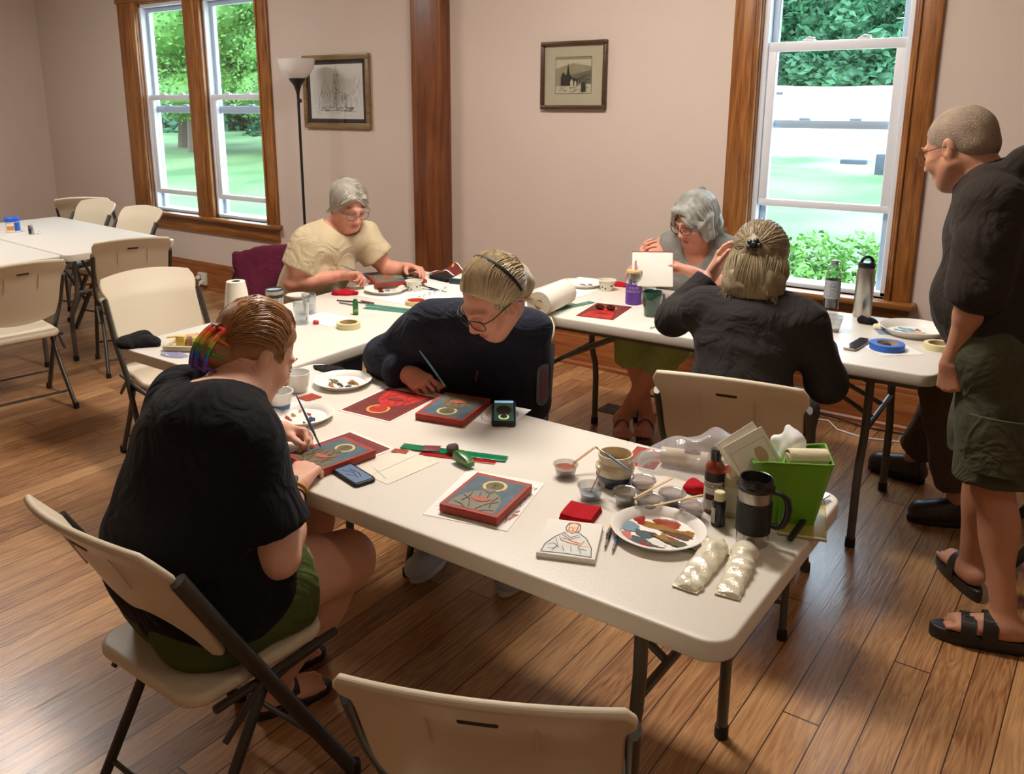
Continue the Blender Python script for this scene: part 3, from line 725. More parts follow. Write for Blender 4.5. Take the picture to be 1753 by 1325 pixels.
TA = make_table('white folding table in front with paints, black mug and green basket', (-1.378, 1.74, 0), 0)
copy_tree(TA, (-2.70, 2.715, 0), PI / 2, 'white folding table at which the person in a beige top paints')
copy_tree(TA, (-1.385, 3.585, 0), .03, 'white folding table by the wall under the tall window')
copy_tree(TA, (-6.027, 3.19, 0), -.08, 'bare white table far left with the blue-lidded tub on it')
copy_tree(TA, (-6.10, 2.42, 0), -.08, 'bare white table far left, the nearer of the two pushed together')
# floor lamp
t = thing('floor_lamp', 'black floor lamp with a white bowl shade before the framed church sketch', 'lamp', (-4.86, 4.45, 0))
MB().lathe([(.13, 0), (.135, .006), (.13, .016), (.03, .026), (.012, .04)], 32).build('base', mat('lamp_black', (30, 28, 28), .4), t)
MB().lathe([(.010, .03), (.010, 1.70)], 16).build('pole', _m['lamp_black'], t)
MB().lathe([(.012, 1.68), (.014, 1.70), (.030, 1.745), (.055, 1.775), (.062, 1.79)], 28).build('socket_cone', _m['lamp_black'], t)
MB().lathe([(.050, 1.785), (.085, 1.81), (.118, 1.86), (.130, 1.905), (.133, 1.925), (.128, 1.925), (.112, 1.865), (.08, 1.82), (.04, 1.80)], 36).build('lamp_shade', mat('milk_glass', (236, 232, 228), .4, sss=.0), t)
MB().lathe([(.011, 1.62), (.016, 1.625), (.016, 1.645), (.011, 1.65)], 12, .012).build('switch', _m['lamp_black'], t)
# outlets and cords
t = thing('wall_outlet', 'pale outlet box with plugs on the baseboard below the double window', 'outlet', (-6.45, D - .024, .10))
MB().rbox(-.055, .055, -.03, .004, -.055, .055, .006).build('cover_plate', mat('ivory_plastic', (206, 200, 180), .5), t)
q = MB(); q.rbox(-.035, -.003, -.033, -.025, -.035, .035, .003); q.build('socket', M_slot, t)
q = MB(); q.rbox(-.036, -.004, -.062, -.030, .0, .03, .005); q.tube([(-.02, -.06, .015), (-.06, -.09, 0), (-.12, -.08, -.05), (-.15, -.06, -.097)], .004, 8); q.build('plug', M_vinyl, t)
q = MB(); q.rbox(.006, .036, -.062, -.030, -.04, -.01, .005); q.tube([(.02, -.06, -.02), (.02, -.08, -.06), (.05, -.09, -.097)], .004, 8); q.build('plug', M_vinyl, t)
o = MB().tube([(-1.30, 4.55, .005), (-1.12, 4.60, .005), (-1.05, 4.50, .005), (-.92, 4.46, .005), (-.72, 4.52, .005), (-.5, 4.60, .005), (-.1, 4.62, .005)], .004, 8).build('power_cord', M_vinyl); tag(o, 'thin white cord on the floor along the baseboard below the tall window', 'cord')
o = MB().tube([(-1.5, 4.61, .05), (-1.2, 4.63, .03), (-.95, 4.61, .006), (-.6, 4.64, .006), (-.2, 4.63, .006)], .005, 8).build('power_cord', M_blk); tag(o, 'black cord behind the white one along the baseboard', 'cord')
def vent(x, y, lb):
    t = thing('floor_vent', lb, 'vent', (x, y, 0)); MB().rbox(-.15, .15, -.07, .07, 0, .004, .002).build('frame', mat('bronze', (62, 48, 36), .5, metal=.4), t)
    q = MB()
    for i in range(9):
        for j in (-1, 1): q.box(-.13 + i * .03, -.112 + i * .03, j * .03 - .02, j * .03 + .02, .0042, .0055)
    q.build('slot', M_blk, t)
vent(-2.02, 4.10, 'dark floor register left of the crossed ankles of the person in a green skirt'); vent(-1.52, 4.16, 'dark floor register right of the crossed ankles of the person in a green skirt')
# pictures on the wall
def picture(label, x0, x1, z0, z1, fw, mf, shapes, matw, mm):
    t = thing('framed_picture', label, 'picture', ((x0 + x1) / 2, D, (z0 + z1) / 2)); w_, h_ = (x1 - x0) / 2, (z1 - z0) / 2
    f = MB()
    for a in ((-w_, w_, h_ - fw, h_), (-w_, w_, -h_, -h_ + fw), (-w_, -w_ + fw, -h_ + fw, h_ - fw), (w_ - fw, w_, -h_ + fw, h_ - fw)): f.rbox(a[0], a[1], -.030, -.001, a[2], a[3], .005)
    f.build('frame', mf, t)
    g = MB(); g.box(-w_ + fw * .7, w_ - fw * .7, -.012, -.004, -h_ + fw * .7, h_ - fw * .7); g.build('mat_board', mm, t, 0)
    o = art('drawing', t, shapes, .0125, .0002); o.rotation_euler = (PI / 2, 0, 0)
    g = MB(); g.box(-w_ + fw * .8, w_ - fw * .8, -.0165, -.0155, -h_ + fw * .8, h_ - fw * .8); g.build('glazing', glassy('picture_glass', gloss=.035), t, 0)
ink = mat('ink', (92, 92, 96), .8); ink2 = mat('ink_dark', (48, 48, 50), .8); ink3 = mat('ink_pale', (150, 150, 152), .8); paper = mat('drawing_paper', (222, 220, 214), .8, var=.03, vscale=9)
def strokes(seed, n, box, L, w, ang=None):
    r_ = random.Random(seed); out = []
    for _ in range(n):
        x = r_.uniform(box[0], box[1]); y = r_.uniform(box[2], box[3]); a = ang + r_.gauss(0, .25) if ang is not None else r_.uniform(0, 3.14); l = L * r_.uniform(.4, 1)
        out += ribbon([(x, y), (x + l * math.cos(a), y + l * math.sin(a))], w)
    return out
k = .95
S1 = [(paper, rrect(.535, .385, .002, 1)),
      (ink3, strokes(1, 60, (-.22, .2, -.17, -.10), .05, .0012, .1) + strokes(2, 70, (.12, .24, -.12, .08), .05, .0012, 1.3) + strokes(12, 60, (-.24, -.10, -.13, .0), .05, .0012, 1.4)),
      (ink, sum([ribbon(p, .0022) for p in ([(-.15, -.13), (-.15, .0), (-.11, .09), (-.07, .0), (-.07, -.13)], [(-.13, -.1), (-.13, -.03), (-.11, .0), (-.09, -.03), (-.09, -.1), (-.13, -.1)], [(-.07, -.01), (.0, .03), (.0, -.13)], [(-.03, -.13), (-.03, .07), (.03, .07), (.03, -.13)], [(-.025, .07), (.005, .185), (.03, .07)], [(.03, .0), (.10, -.02), (.10, -.13)], [(.10, -.13), (.10, -.06), (.125, -.02), (.15, -.06), (.15, -.13)], [(-.11, .09), (-.11, .12)], [(-.18, -.13), (.2, -.14)], [(-.15, 0), (-.18, -.05), (-.18, -.13)])], [])),
      (ink2, strokes(3, 110, (-.025, .022, -.10, .12), .022, .0016, 1.5) + strokes(4, 60, (-.17, .16, -.14, -.11), .03, .0025, .2) + strokes(5, 50, (.04, .1, -.12, -.03), .025, .0014, 1.2) + strokes(6, 40, (-.15, -.08, -.1, .04), .02, .0012, 1.4))]
picture('framed pencil sketch of a steepled church, hung behind the lamp', -5.05, -4.375, 1.435, 1.955, .038, wood('frame_wood', (96, 76, 48), (128, 104, 70), (148, 122, 84), 'X'), S1, .02, mat('black_mat', (42, 40, 38), .8))
sepia = mat('sepia', (150, 140, 112), .8, var=.15, vscale=18); dk = mat('sepia_dark', (50, 48, 42), .8); lt = mat('sepia_light', (196, 188, 160), .8); mid = mat('sepia_mid', (112, 108, 88), .8)
S2 = [(mid, rrect(.246, .214, .001, 1)), (sepia, rrect(.238, .206, .001, 1)), (lt, [(-.119, -.103), (.119, -.103), (.119, -.05), (-.119, -.062)]), (mid, [(-.02, .0), (.119, .03), (.119, -.05), (-.05, -.05)]), (lt, [(-.119, .04), (.0, .07), (.119, .05), (.119, .09), (-.119, .09)]),
      (dk, [(-.085, -.06), (-.085, -.01), (-.07, .02), (-.05, .0), (-.045, .01), (-.035, .075), (-.025, .01), (-.01, -.01), (.03, -.02), (.03, -.06)]), (lt, [(-.02, -.06), (-.02, -.035), (-.01, -.02), (.0, -.035), (.0, -.06)]), (lt, [(.008, -.06), (.008, -.04), (.015, -.03), (.022, -.04), (.022, -.06)]),
      (dk, [(.055, -.095), (.055, -.05), (.07, -.035), (.085, -.05), (.085, -.095)]), (dk, strokes(8, 60, (-.1, .1, -.1, -.06), .02, .0014, .2) + strokes(9, 40, (.03, .1, -.04, .0), .02, .002, .2))]
picture('small framed ink landscape with a ruined church, right of the wooden post', -2.96, -2.517, 1.577, 1.968, .024, wood('frame_dark', (58, 38, 26), (78, 54, 38), (94, 66, 46), 'X'), S2, .02, mat('cream_mat', (190, 180, 154), .8))
# ------------------------------------------------------------------ people builder
def fabric(name, col, bump=.5, sc_=60, var=.10, vs=10, rough=.9): return mat(name, col, rough, bump=bump, bscale=sc_, var=var, vscale=vs, spec=.15, sheen=.03, folds=.55)
def skin_mat(name, col):
    return mat(name, col, .5, bump=.10, bscale=160, var=.07, vscale=14, spec=.35, sss=.12)
def lerp(a, b, t): return Vector(a) * (1 - t) + Vector(b) * t
def person(name, label, base, skin, lips, HF, J, wid=1., dep=1., bust=0., belly=0., hands=(), feet=(), arm=1., leg=1., shirt=None, pants=None, neck_r=.052, jaw=1., nose=1., stand=False):
    t = thing(name, label, 'person', base)
    J = {k: Vector(v) for k, v in J.items()}; base = Vector(base)
    ts = (J['shR'] - J['shL']).normalized(); sp = (J['neck'] - J['hip']).normalized(); tf = sp.cross(ts).normalized(); R = (tuple(ts), tuple(tf), tuple(sp))
    hR = J.get('hipR', J['hip'] + ts * .095 * wid); hL = J.get('hipL', J['hip'] - ts * .095 * wid)
    lo = [min(v[i] for v in J.values()) - .22 for i in range(3)]; hi = [max(v[i] for v in J.values()) + .24 for i in range(3)]
    lo[2] = max(lo[2], -.01)
    fine = [([c - .135 for c in HF.c], [c + .135 for c in HF.c])]
    for h in hands: c = Vector(h[0]) + unit(h[1]) * .085; fine.append(([v - .085 for v in c], [v + .085 for v in c]))
    F = Field(lo, hi, .0085, fine, .0032)
    seat = None if stand else [((0, 0, .4545), (0, 0, -1))]
    def torso(F, o, g=1.):
        F.cone(hR + sp * .02, hL + sp * .02, .112 * wid ** .6 * dep ** .4 + o, .112 * wid ** .6 * dep ** .4 + o, .05, cuts=seat)
        F.ell(J['mid'], (.150 * wid + o, .112 * dep + o, .17), R, .09, cuts=seat)
        F.ell(J['chest'], (.155 * wid + o, .108 * dep + o, .165), R, .09)
        if belly: F.ell(J['mid'] + tf * .05 * dep - sp * .03, (.13 * wid + o, .09 * dep + belly + o, .13), R, .08)
        if bust:
            for s_ in (-1, 1): F.ell(J['chest'] + tf * (.075 * dep) + ts * s_ * .075 * wid - sp * .045, (.07 * wid + o, bust + .045 + o, .075), R, .05)
        F.cone(J['shR'] - ts * .03, J['shL'] + ts * .03, .052 + o, .052 + o, .07)
        F.cone(lerp(J['neck'], J['shR'], .1), lerp(J['neck'], J['shR'], .8) - sp * .012, .042 + o, .040 + o, .06); F.cone(lerp(J['neck'], J['shL'], .1), lerp(J['neck'], J['shL'], .8) - sp * .012, .042 + o, .040 + o, .06)
    torso(F, -.004)
    for s_ in 'RL':
        sh, el, wr = J['sh' + s_], J['el' + s_], J['wr' + s_]
        F.cone(sh, el, .050 * arm, .037 * arm, .03); F.ell(lerp(sh, el, .45), [.050 * arm * 1.0] * 3, None, .05)
        F.cone(el, lerp(el, wr, .35), .037 * arm, .039 * arm, .02); F.cone(lerp(el, wr, .3), wr, .038 * arm, .0235 * arm ** .5, .02)
        if 'kn' + s_ in J:
            hp, kn, an = (hR if s_ == 'R' else hL), J['kn' + s_], J['an' + s_]
            F.cone(hp, kn, .088 * leg, .056 * leg ** .7, .05, cuts=seat); F.cone(kn, an, .050 * leg ** .7, .034, .03)
            d = (an - kn).normalized(); back = d.cross(ts).normalized(); back = back if back.dot(hp - kn) > 0 or stand else -back
            F.ell(lerp(kn, an, .3) + back * .016, (.044 * leg, .044 * leg, .085), None, .05)
    head_prims(F, HF, J['neck'], neck_r, jaw, nose)
    tips = []
    for h in hands: tips.append(hand_prims(F, *h))
    for f_ in feet: foot_prims(F, *f_)
    ms = skin_mat('skin_' + name + '_' + skin[0], skin[1]); ml = mat('lips_' + skin[0], lips, .45, spec=.4)
    P = HF
    def pick(c):
        q = (c - np.array(P.c)[None]) / P.s; x = q @ np.array(P.r); y = q @ np.array(P.f); z = q @ np.array(P.u)
        return ((np.abs(x) < .021 - np.abs(z + .069) * .8) & (z > -.079) & (z < -.060) & (y > .088)).astype(int)
    body = F.build('body', [ms, ml], t, base, relax=1, pick=pick)
    if shirt:
        G = Field([v - .06 for v in lo], [v + .06 for v in hi], .0075)
        o = shirt.get('o', .014); torso(G, o)
        for s_ in 'RL':
            sh, el, wr = J['sh' + s_], J['el' + s_], J['wr' + s_]; sl = shirt.get('sleeve', 1.)
            so = o + shirt.get('so', .0)
            if 0 < sl <= 1: e = lerp(sh, el, sl); G.cone(sh, el, .052 * arm + so, .040 * arm + so + shirt.get('flare', .0), .04, cuts=[(e, (el - sh))])
            elif sl > 1:
                G.cone(sh, el, .052 * arm + so, .042 * arm + so, .04)
                e = lerp(el, wr, sl - 1); G.cone(el, wr, .042 * arm + so, .028 * arm + so, .03, cuts=[(e, (wr - el))])
                if shirt.get('cuff'): G.cone(lerp(el, wr, max(0, sl - 1 - .14)), lerp(el, wr, sl - 1 - .02), .040 * arm + so + .004, .034 * arm + so + .002, .006, cuts=[(e, (wr - el))])
        for a, b, ra, rb, k in shirt.get('extra', ()): G.cone(a, b, ra, rb, k)
        if shirt.get('ripple'): G.ripple(shirt['ripple'], shirt.get('rf', 42), shirt.get('seed', 1), 6)
        hz = shirt.get('hem'); 
        if hz is not None: G.half(J['hip'] + sp * hz, -sp)
        nk = shirt.get('neck', (.075, .02, .03))     # radius, forward shift, rise
        if nk: G.ell(J['neck'] + tf * nk[1] + sp * nk[2], (nk[0], nk[0], nk[0]) if len(nk) < 4 else (nk[0], nk[3], nk[4]), R, .006, 'sub')
        for c_, r_ in shirt.get('holes', ()): G.ell(c_, (r_, r_, r_), None, .006, 'sub')
        sh_o = G.build(shirt.get('name', 'shirt'), shirt['m'], t, base, relax=1)
    else: sh_o = None
    if pants:
        G = Field([v - .06 for v in lo], [v + .06 for v in hi], .008); o = pants.get('o', .012)
        G.cone(hR, hL, .112 * wid ** .6 * dep ** .4 + o, .112 * wid ** .6 * dep ** .4 + o, .05, cuts=seat); 
        if pants.get('waist', 1): G.ell(lerp(J['hip'], J['mid'], .45), (.145 * wid + o * .5, .108 * dep + o * .5, .10), R, .06, cuts=seat)
        e = pants['len']
        for s_ in 'RL':
            hp, kn, an = (hR if s_ == 'R' else hL), J['kn' + s_], J['an' + s_]; fl = pants.get('flare', 0)
            if e <= 1: q = lerp(hp, kn, e); G.cone(hp, kn, .092 * leg + o, .062 * leg ** .7 + o + fl, .03, cuts=[(q, kn - hp)] + (seat or []))
            else:
                q = lerp(kn, an, e - 1); G.cone(hp, kn, .092 * leg + o, .064 * leg ** .7 + o, .03, cuts=seat); G.cone(kn, an, .060 * leg ** .7 + o, .046 + o + fl, .03, cuts=[(q, an - kn)])
        for a, b, ra, rb, k in pants.get('extra', ()): G.cone(a, b, ra, rb, k)
        if pants.get('ripple', .002): G.ripple(pants.get('ripple', .002), 38, 5, 5)
        if 'top' in pants: G.half(J['hip'] + sp * pants['top'], sp)
        G.build(pants.get('name', 'shorts'), pants['m'], t, base, relax=1)
    # lids, brows
    mb = MB()
    for s_ in (-1, 1):
        mb.tube([HF.p(.031 * s_ + x, .0935 - abs(x) ** 2 * 22, -.0045 - .12 * abs(x)) - base for x in (-.013, -.007, 0, .007, .013)], [.0007, .0012, .0013, .0012, .0007], 6)
    mb.build('eyelashes', mat('lash_dark', (60, 42, 36), .7), t)
    return t, body, sh_o, tips, (ts, tf, sp)
def brows(t, HF, base, m, r=.0022):
    mb = MB()
    for s_ in (-1, 1): mb.tube([HF.p(x * s_, y, z) - Vector(base) for x, y, z in ((.013, .1035, .024), (.026, .099, .030), (.040, .089, .030), (.050, .078, .024))], [r * .6, r, r, r * .5], 6, flat=.6)
    mb.build('eyebrows', m, t)
def glasses(t, HF, base, m, w=.027, h=.020, y=.112, z=-.004, r=.0015, half=False):
    g = MB(); b = Vector(base)
    for s_ in (-1, 1):
        pts = []
        for i in range(24):
            a = 2 * PI * i / 24; c, s = math.cos(a), math.sin(a); k = (abs(c) ** 3 + abs(s) ** 3) ** (-1 / 3.)
            pts.append(HF.p(.033 * s_ + w * c * k, y - .010 * (abs(.033 + w * c * k * s_) / .06) ** 2, z + h * s * k) - b)
        g.tube(pts, r, 6, closed=True)
        g.tube([HF.p(.061 * s_, y - .012, z + .010) - b, HF.p(.078 * s_, y - .035, z + .012) - b, HF.p(.082 * s_, .02, z + .010) - b, HF.p(.083 * s_, -.012, z + .006) - b, HF.p(.082 * s_, -.035, z - .02) - b], r * 1.15, 6)
    g.tube([HF.p(-.009, y, z + .004) - b, HF.p(0, y + .003, z + .008) - b, HF.p(.009, y, z + .004) - b], r, 6)
    fr = g.build('glasses', m, t)
    q = MB()
    for s_ in (-1, 1):
        pts = []
        for i in range(20):
            a = 2 * PI * i / 20; c, s = math.cos(a), math.sin(a); k = (abs(c) ** 3 + abs(s) ** 3) ** (-1 / 3.)
            pts.append(tuple(HF.p(.033 * s_ + (w - .001) * c * k, y - .001 - .010 * (abs(.033 + w * c * k * s_) / .06) ** 2, z + (h - .001) * s * k) - b))
        q.add(pts, [tuple(range(20))])
    q.build('lenses', glassy('lens', gloss=.05), fr, 0)
def hair(t, HF, base, m, prims, cuts=(), strands=(), sub=(), ripple=.0012, seed=1, name='hair'):
    """prims in the head frame: ('e', centre, radii, k) / ('c', a, b, ra, rb, k); cuts: (point, normal) in the head frame; sub: ellipsoids taken away"""
    lo = [c - .24 for c in HF.c]; hi = [c + .24 for c in HF.c]; F = Field(lo, hi, .0042); R = HF.R()
    for p in prims:
        if p[0] == 'e': F.ell(HF.p(*p[1]), [v * HF.s for v in p[2]], R, p[3])
        else: F.cone(HF.p(*p[1]), HF.p(*p[2]), p[3] * HF.s, p[4] * HF.s, p[5])
    for c in sub: F.ell(HF.p(*c[0]), [v * HF.s for v in c[1]], R, c[2] if len(c) > 2 else .012, 'sub')
    for p, n in cuts: F.half(HF.p(*p), HF.v(*n))
    F.ripple(ripple, 130, seed, 5)
    o = F.build(name, m, t, base, relax=1)
    if strands:
        mb = MB(); rnd = random.Random(seed); b = Vector(base)
        for n, a0, a1, e0, e1, C_, rad, lift, r, ms_, *up_ in strands:
            C_ = Vector(C_); rad = Vector(rad)
            for i in range(n):
                u = (i + rnd.random()) / n; mb.cur = int(rnd.random() < .4)
                A = lerp(a0, a1, u) + Vector([rnd.gauss(0, .003) for _ in range(3)]); B = lerp(e0, e1, u) + Vector([rnd.gauss(0, .006) for _ in range(3)]); pts = []
                off = rnd.uniform(-.0015, .003)
                for j in range(9):
                    q = j / 8; v = lerp(A, B, q) - C_; v.z += (up_[0] * (.25 + .75 * u) if up_ else 0) * (1 - (2 * q - 1) ** 2); k = math.sqrt(sum((v[c] / rad[c]) ** 2 for c in range(3)))
                    s_ = v / max(k, .02); w_ = (1 - (2 * q - 1) ** 4) * lift + (1 - lift) * 0
                    p = C_ + v.lerp(s_ * (1 + off / .09), w_)
                    pts.append(HF.p(*p) - b)
                mb.tube(pts, [r * .6] + [r] * 7 + [r * .4], 4)
        mb.build('strands', [strands[0][9], m], o, 60)
    return o
SCAP = [('e', (0, -.018, .036), (.0845, .104, .0925), .01)]
# ---- the young person in a black T-shirt, left front
base = (-1.62, 1.15, 0); HF = Frame((-1.69, 1.36, 1.068), (.22, .82, -.60), (0, .3, 1), 1.02)
J = dict(hip=(-1.635, 1.09, .555), hipR=(-1.562, 1.078, .555), hipL=(-1.708, 1.105, .555), mid=(-1.65, 1.065, .72), chest=(-1.655, 1.155, .895), neck=(-1.665, 1.275, 1.0), shR=(-1.505, 1.145, .935), shL=(-1.82, 1.235, .945), elR=(-1.425, 1.175, .675), wrR=(-1.545, 1.335, .757), elL=(-1.87, 1.44, .80), wrL=(-1.79, 1.515, .785),
         knR=(-1.475, 1.435, .535), anR=(-1.72, 1.37, .085), knL=(-1.72, 1.53, .53), anL=(-1.84, 1.47, .085))
hands = [((-1.545, 1.335, .757), (-.35, .85, .18), (.1, -.2, -1), 1, ((35, 45, 25), (42, 50, 28), (48, 55, 28), (52, 55, 28))), ((-1.79, 1.515, .785), (.93, .25, -.05), (.15, -.75, -.65), -1, PINCH, (.35, .85, .5))]
t, body, sh, tips, ax = person('person', 'person with auburn hair in a rainbow claw clip, black T-shirt, painting at the near table', base, ('fair', (222, 170, 146)), (200, 132, 114), HF, J, wid=1.22, dep=1.25, bust=.022, belly=.012, arm=1.22, leg=1.42, hands=hands,
    feet=[((-1.72, 1.37, .085), (.25, .9), .03, .15), ((-1.84, 1.47, .085), (.2, .95), .03, .15)], jaw=1.04,
    shirt=dict(m=fabric('black_jersey', (24, 23, 26), .35, 50), o=.018, sleeve=.74, so=.014, flare=.018, hem=-.095, neck=(.098, -.02, .045), ripple=.004, rf=30, seed=3, extra=[((-1.562, 1.078, .575), (-1.535, 1.17, .56), .150, .135, .03), ((-1.708, 1.105, .575), (-1.71, 1.19, .56), .150, .135, .03)]),
    pants=dict(m=fabric('olive_cotton', (78, 90, 46), .4, 70), len=.60, o=.012, flare=.022, ripple=.0022))
W1t = t
M_aub = mat('auburn_hair', (150, 106, 62), .42, bump=.5, bscale=90, var=.25, vscale=24, stretch=(1, .3, 1), spec=.6); M_aub2 = mat('auburn_strand', (170, 122, 74), .38, spec=.6)
hair(t, HF, base, M_aub, SCAP + [('e', (0, -.112, -.035), (.028, .024, .038), .03), ('c', (0, -.07, -.05), (0, -.105, -.05), .035, .028, .04)], [((0, .052, .055), (0, .82, -.57))],
     [(150, (-.080, .030, -.005), (-.004, .075, .085), (-.02, -.112, -.05), (-.008, -.112, -.015), (0, -.018, .036), (.0870, .1070, .0955), 1, .0012, M_aub2, .17), (150, (.080, .030, -.005), (.004, .075, .085), (.02, -.112, -.05), (.008, -.112, -.015), (0, -.018, .036), (.0870, .1070, .0955), 1, .0012, M_aub2, .17),
      (60, (-.080, -.02, -.045), (.080, -.02, -.045), (-.02, -.112, -.04), (.02, -.112, -.04), (0, -.018, .030), (.080, .100, .100), 1, .0011, M_aub2)], ripple=.0008)
brows(t, HF, base, M_aub)
c = thing('hair_claw', 'translucent rainbow hair claw at the back of the auburn head', 'hair clip', HF.p(0, -.138, -.045))
rb = [mat('acrylic_' + n_, c_, .2, spec=.7) for n_, c_ in (('red', (214, 62, 40)), ('orange', (232, 128, 36)), ('yellow', (214, 190, 50)), ('green', (70, 160, 70)), ('blue', (44, 100, 200)), ('violet', (96, 62, 170)))]
mb = MB(); b0 = Vector(c.location)
for s_ in (-1, 1):
    for k in range(12):
        mb.cur = min(5, k // 2); z0, z1 = .052 - k * .0085, .052 - (k + 1) * .0085
        for xx in (.010, .038):
            q = lambda z: .016 * (1 - (z / .055) ** 2)
            mb.tube([HF.p(xx * s_, -.128 - q(z0) + .30 * xx, z0 - .042) - b0, HF.p(xx * s_, -.128 - q(z1) + .30 * xx, z1 - .042) - b0], .0062, 8)
    for zz, ci in ((.052, 0), (-.050, 5)): mb.cur = ci; mb.tube([HF.p(.010 * s_, -.125, zz - .042) - b0, HF.p(.038 * s_, -.116, zz - .042) - b0], .006, 8)
    for k in (1, 3, 5): mb.cur = k; mb.tube([HF.p(.038 * s_, -.123, .003 - k * .018) - b0, HF.p(.040 * s_, -.085, -.002 - k * .016) - b0], [.005, .002], 6)
mb.build('jaws', rb, c, 60)
mb = MB(); mb.tube([HF.p(-.018, -.123, .014) - b0, HF.p(.018, -.123, .014) - b0], .009, 10); mb.build('hinge', mat('tortoise', (110, 70, 36), .3, var=.3, vscale=90), c)
def bracelet(name, label, cat, wr, d, r, th, m, flat=1.):
    d = unit(d); a = d.cross(V(0, 0, 1)).normalized(); b = a.cross(d); w_ = Vector(wr)
    o = MB().tube([(a * math.cos(q * PI / 12) + b * math.sin(q * PI / 12)) * r for q in range(24)], th, 8, closed=True, flat=flat).build(name, m, None, loc=w_); return tag(o, label, cat)
dR = Vector(J['wrR']) - Vector(J['elR'])
bracelet('watch_band', 'yellow and black watch on the wrist resting at the table edge', 'watch', lerp(J['elR'], J['wrR'], .93), dR, .0295, .0045, mat('mustard_band', (196, 150, 50), .5), 2.0)
o = bracelet('bracelet', 'dark cord bracelet just behind the watch band', 'bracelet', lerp(J['elR'], J['wrR'], .84), dR, .033, .002, M_blk)
mb = MB(); k = unit(dR); w_ = lerp(J['elR'], J['wrR'], .93); nn = k.cross(V(0, 0, 1)).cross(k).normalized(); aa = k.cross(nn)
mb.M = Matrix((tuple(k) + (0,), tuple(aa) + (0,), tuple(nn) + (0,), (0, 0, 0, 1))).transposed(); mb.rbox(-.017, .017, -.015, .015, .028, .037, .004); o = mb.build('watch_face', M_blk, bpy.data.objects['watch_band'])
# sandals
def sandal(t, ankle, toe, base, m, L=.25, W=.048, straps=2, z=.0, heel=.028, ms=None):
    d = Vector((toe[0], toe[1], 0)).normalized(); s = Vector((-d.y, d.x, 0)); a = Vector((ankle[0], ankle[1], 0)) - Vector((base[0], base[1], 0))
    out = []
    for i in range(36):
        q = 2 * PI * i / 36; u = math.cos(q); v = math.sin(q); w_ = W * (.80 + .20 * u + .06 * math.cos(2 * q)) ; p = a + d * (.058 + u * L / 2) + s * (v * w_); out.append((p.x, p.y))
    sb = MB().slab(out, z, heel, .006, 2).build('sandal_sole', m, t, 50)
    for k in range(straps):
        yy = .040 + k * .058; hh = .078 - k * .022; ww = W * (.92 + .06 * k); mb = MB()
        def f(u, v):
            q = PI * u; p = a + d * (yy - .021 + .042 * v) + s * (ww * math.cos(q)); return (p.x, p.y, heel - .004 + hh * math.sin(q) ** .7)
        mb.grid(f, 18, 3, .003); mb.build('sandal_strap', ms or m, sb, 60)
        if straps == 2 and heel > .03:
            mb = MB(); p = a + d * yy + s * (ww * .45); zz = heel - .002 + hh * .86
            mb.M = Matrix.Translation((p.x, p.y, zz)) @ Matrix.Rotation(math.atan2(d.y, d.x), 4, 'Z') @ Matrix.Rotation(-.5, 4, 'X'); mb.tube([(-.014, -.012, 0), (.014, -.012, 0), (.014, .012, 0), (-.014, .012, 0)], .0018, 6, closed=True); mb.build('sandal_buckle', mat('dull_metal', (130, 126, 118), .4, metal=.8), sb)
M_sand = mat('black_leather', (36, 31, 29), .45, bump=.2, bscale=120, spec=.5)
sandal(t, J['anR'], (.25, .9), base, M_sand, .24, .044, 1); sandal(t, J['anL'], (.2, .95), base, M_sand, .24, .044, 1)
# ---- navy fleece, centre
base = (-1.80, 2.42, 0); HF = Frame((-1.475, 2.085, 1.10), (-.24, -.80, -.60), (0, -.3, 1), 1.0)
J = dict(hip=(-1.86, 2.50, .545), mid=(-1.80, 2.43, .70), chest=(-1.69, 2.30, .865), neck=(-1.575, 2.185, 1.0), shR=(-1.80, 2.17, .935), shL=(-1.50, 2.315, .935), elR=(-1.98, 2.165, .795), wrR=(-1.835, 2.105, .785), elL=(-1.52, 2.34, .69), wrL=(-1.56, 2.215, .60),
         knR=(-1.85, 2.06, .535), anR=(-1.86, 2.27, .085), knL=(-1.58, 2.18, .535), anL=(-1.56, 2.40, .085))
hands = [((-1.835, 2.105, .785), (.95, -.25, -.12), (.1, .5, -.85), 1, PINCH, (.35, .85, .5)), ((-1.56, 2.215, .60), (-.4, -.8, -.1), (0, 0, -1), -1, RELAX)]
M_navy = fabric('navy_fleece', (38, 40, 52), .5, 45, .12, 14); M_jean = fabric('blue_denim', (62, 80, 110), .4, 90)
t, body, sh, tips3, ax = person('person', 'person with blond-grey hair in a navy fleece, head bowed over a small board', base, ('rosy', (212, 150, 126)), (180, 110, 96), HF, J, wid=.98, dep=1.02, bust=.012, arm=1.0, hands=hands,
    shirt=dict(m=M_navy, o=.020, sleeve=1.94, so=.012, hem=-.06, neck=(.052, .02, .055), ripple=.0045, rf=40, seed=8, cuff=True, name='fleece_jacket'), pants=dict(m=M_jean, len=1.93, o=.014, name='jeans'))
ts, tf, sp = ax
o = MB().tube([Vector(J['chest']) + tf * (.150) + ts * (-.012) + sp * z - Vector(base) for z in (.02, .05, .085)], .0032, 6).build('zip_pull', mat('wine', (128, 42, 62), .6), sh)
mb = MB(); L = (Vector(J['elL']) - Vector(J['shL'])).normalized(); outw = Vector((.93, -.30, 0)); outw = (outw - L * outw.dot(L)).normalized(); S_ = Vector(J['shL']) - Vector(base)
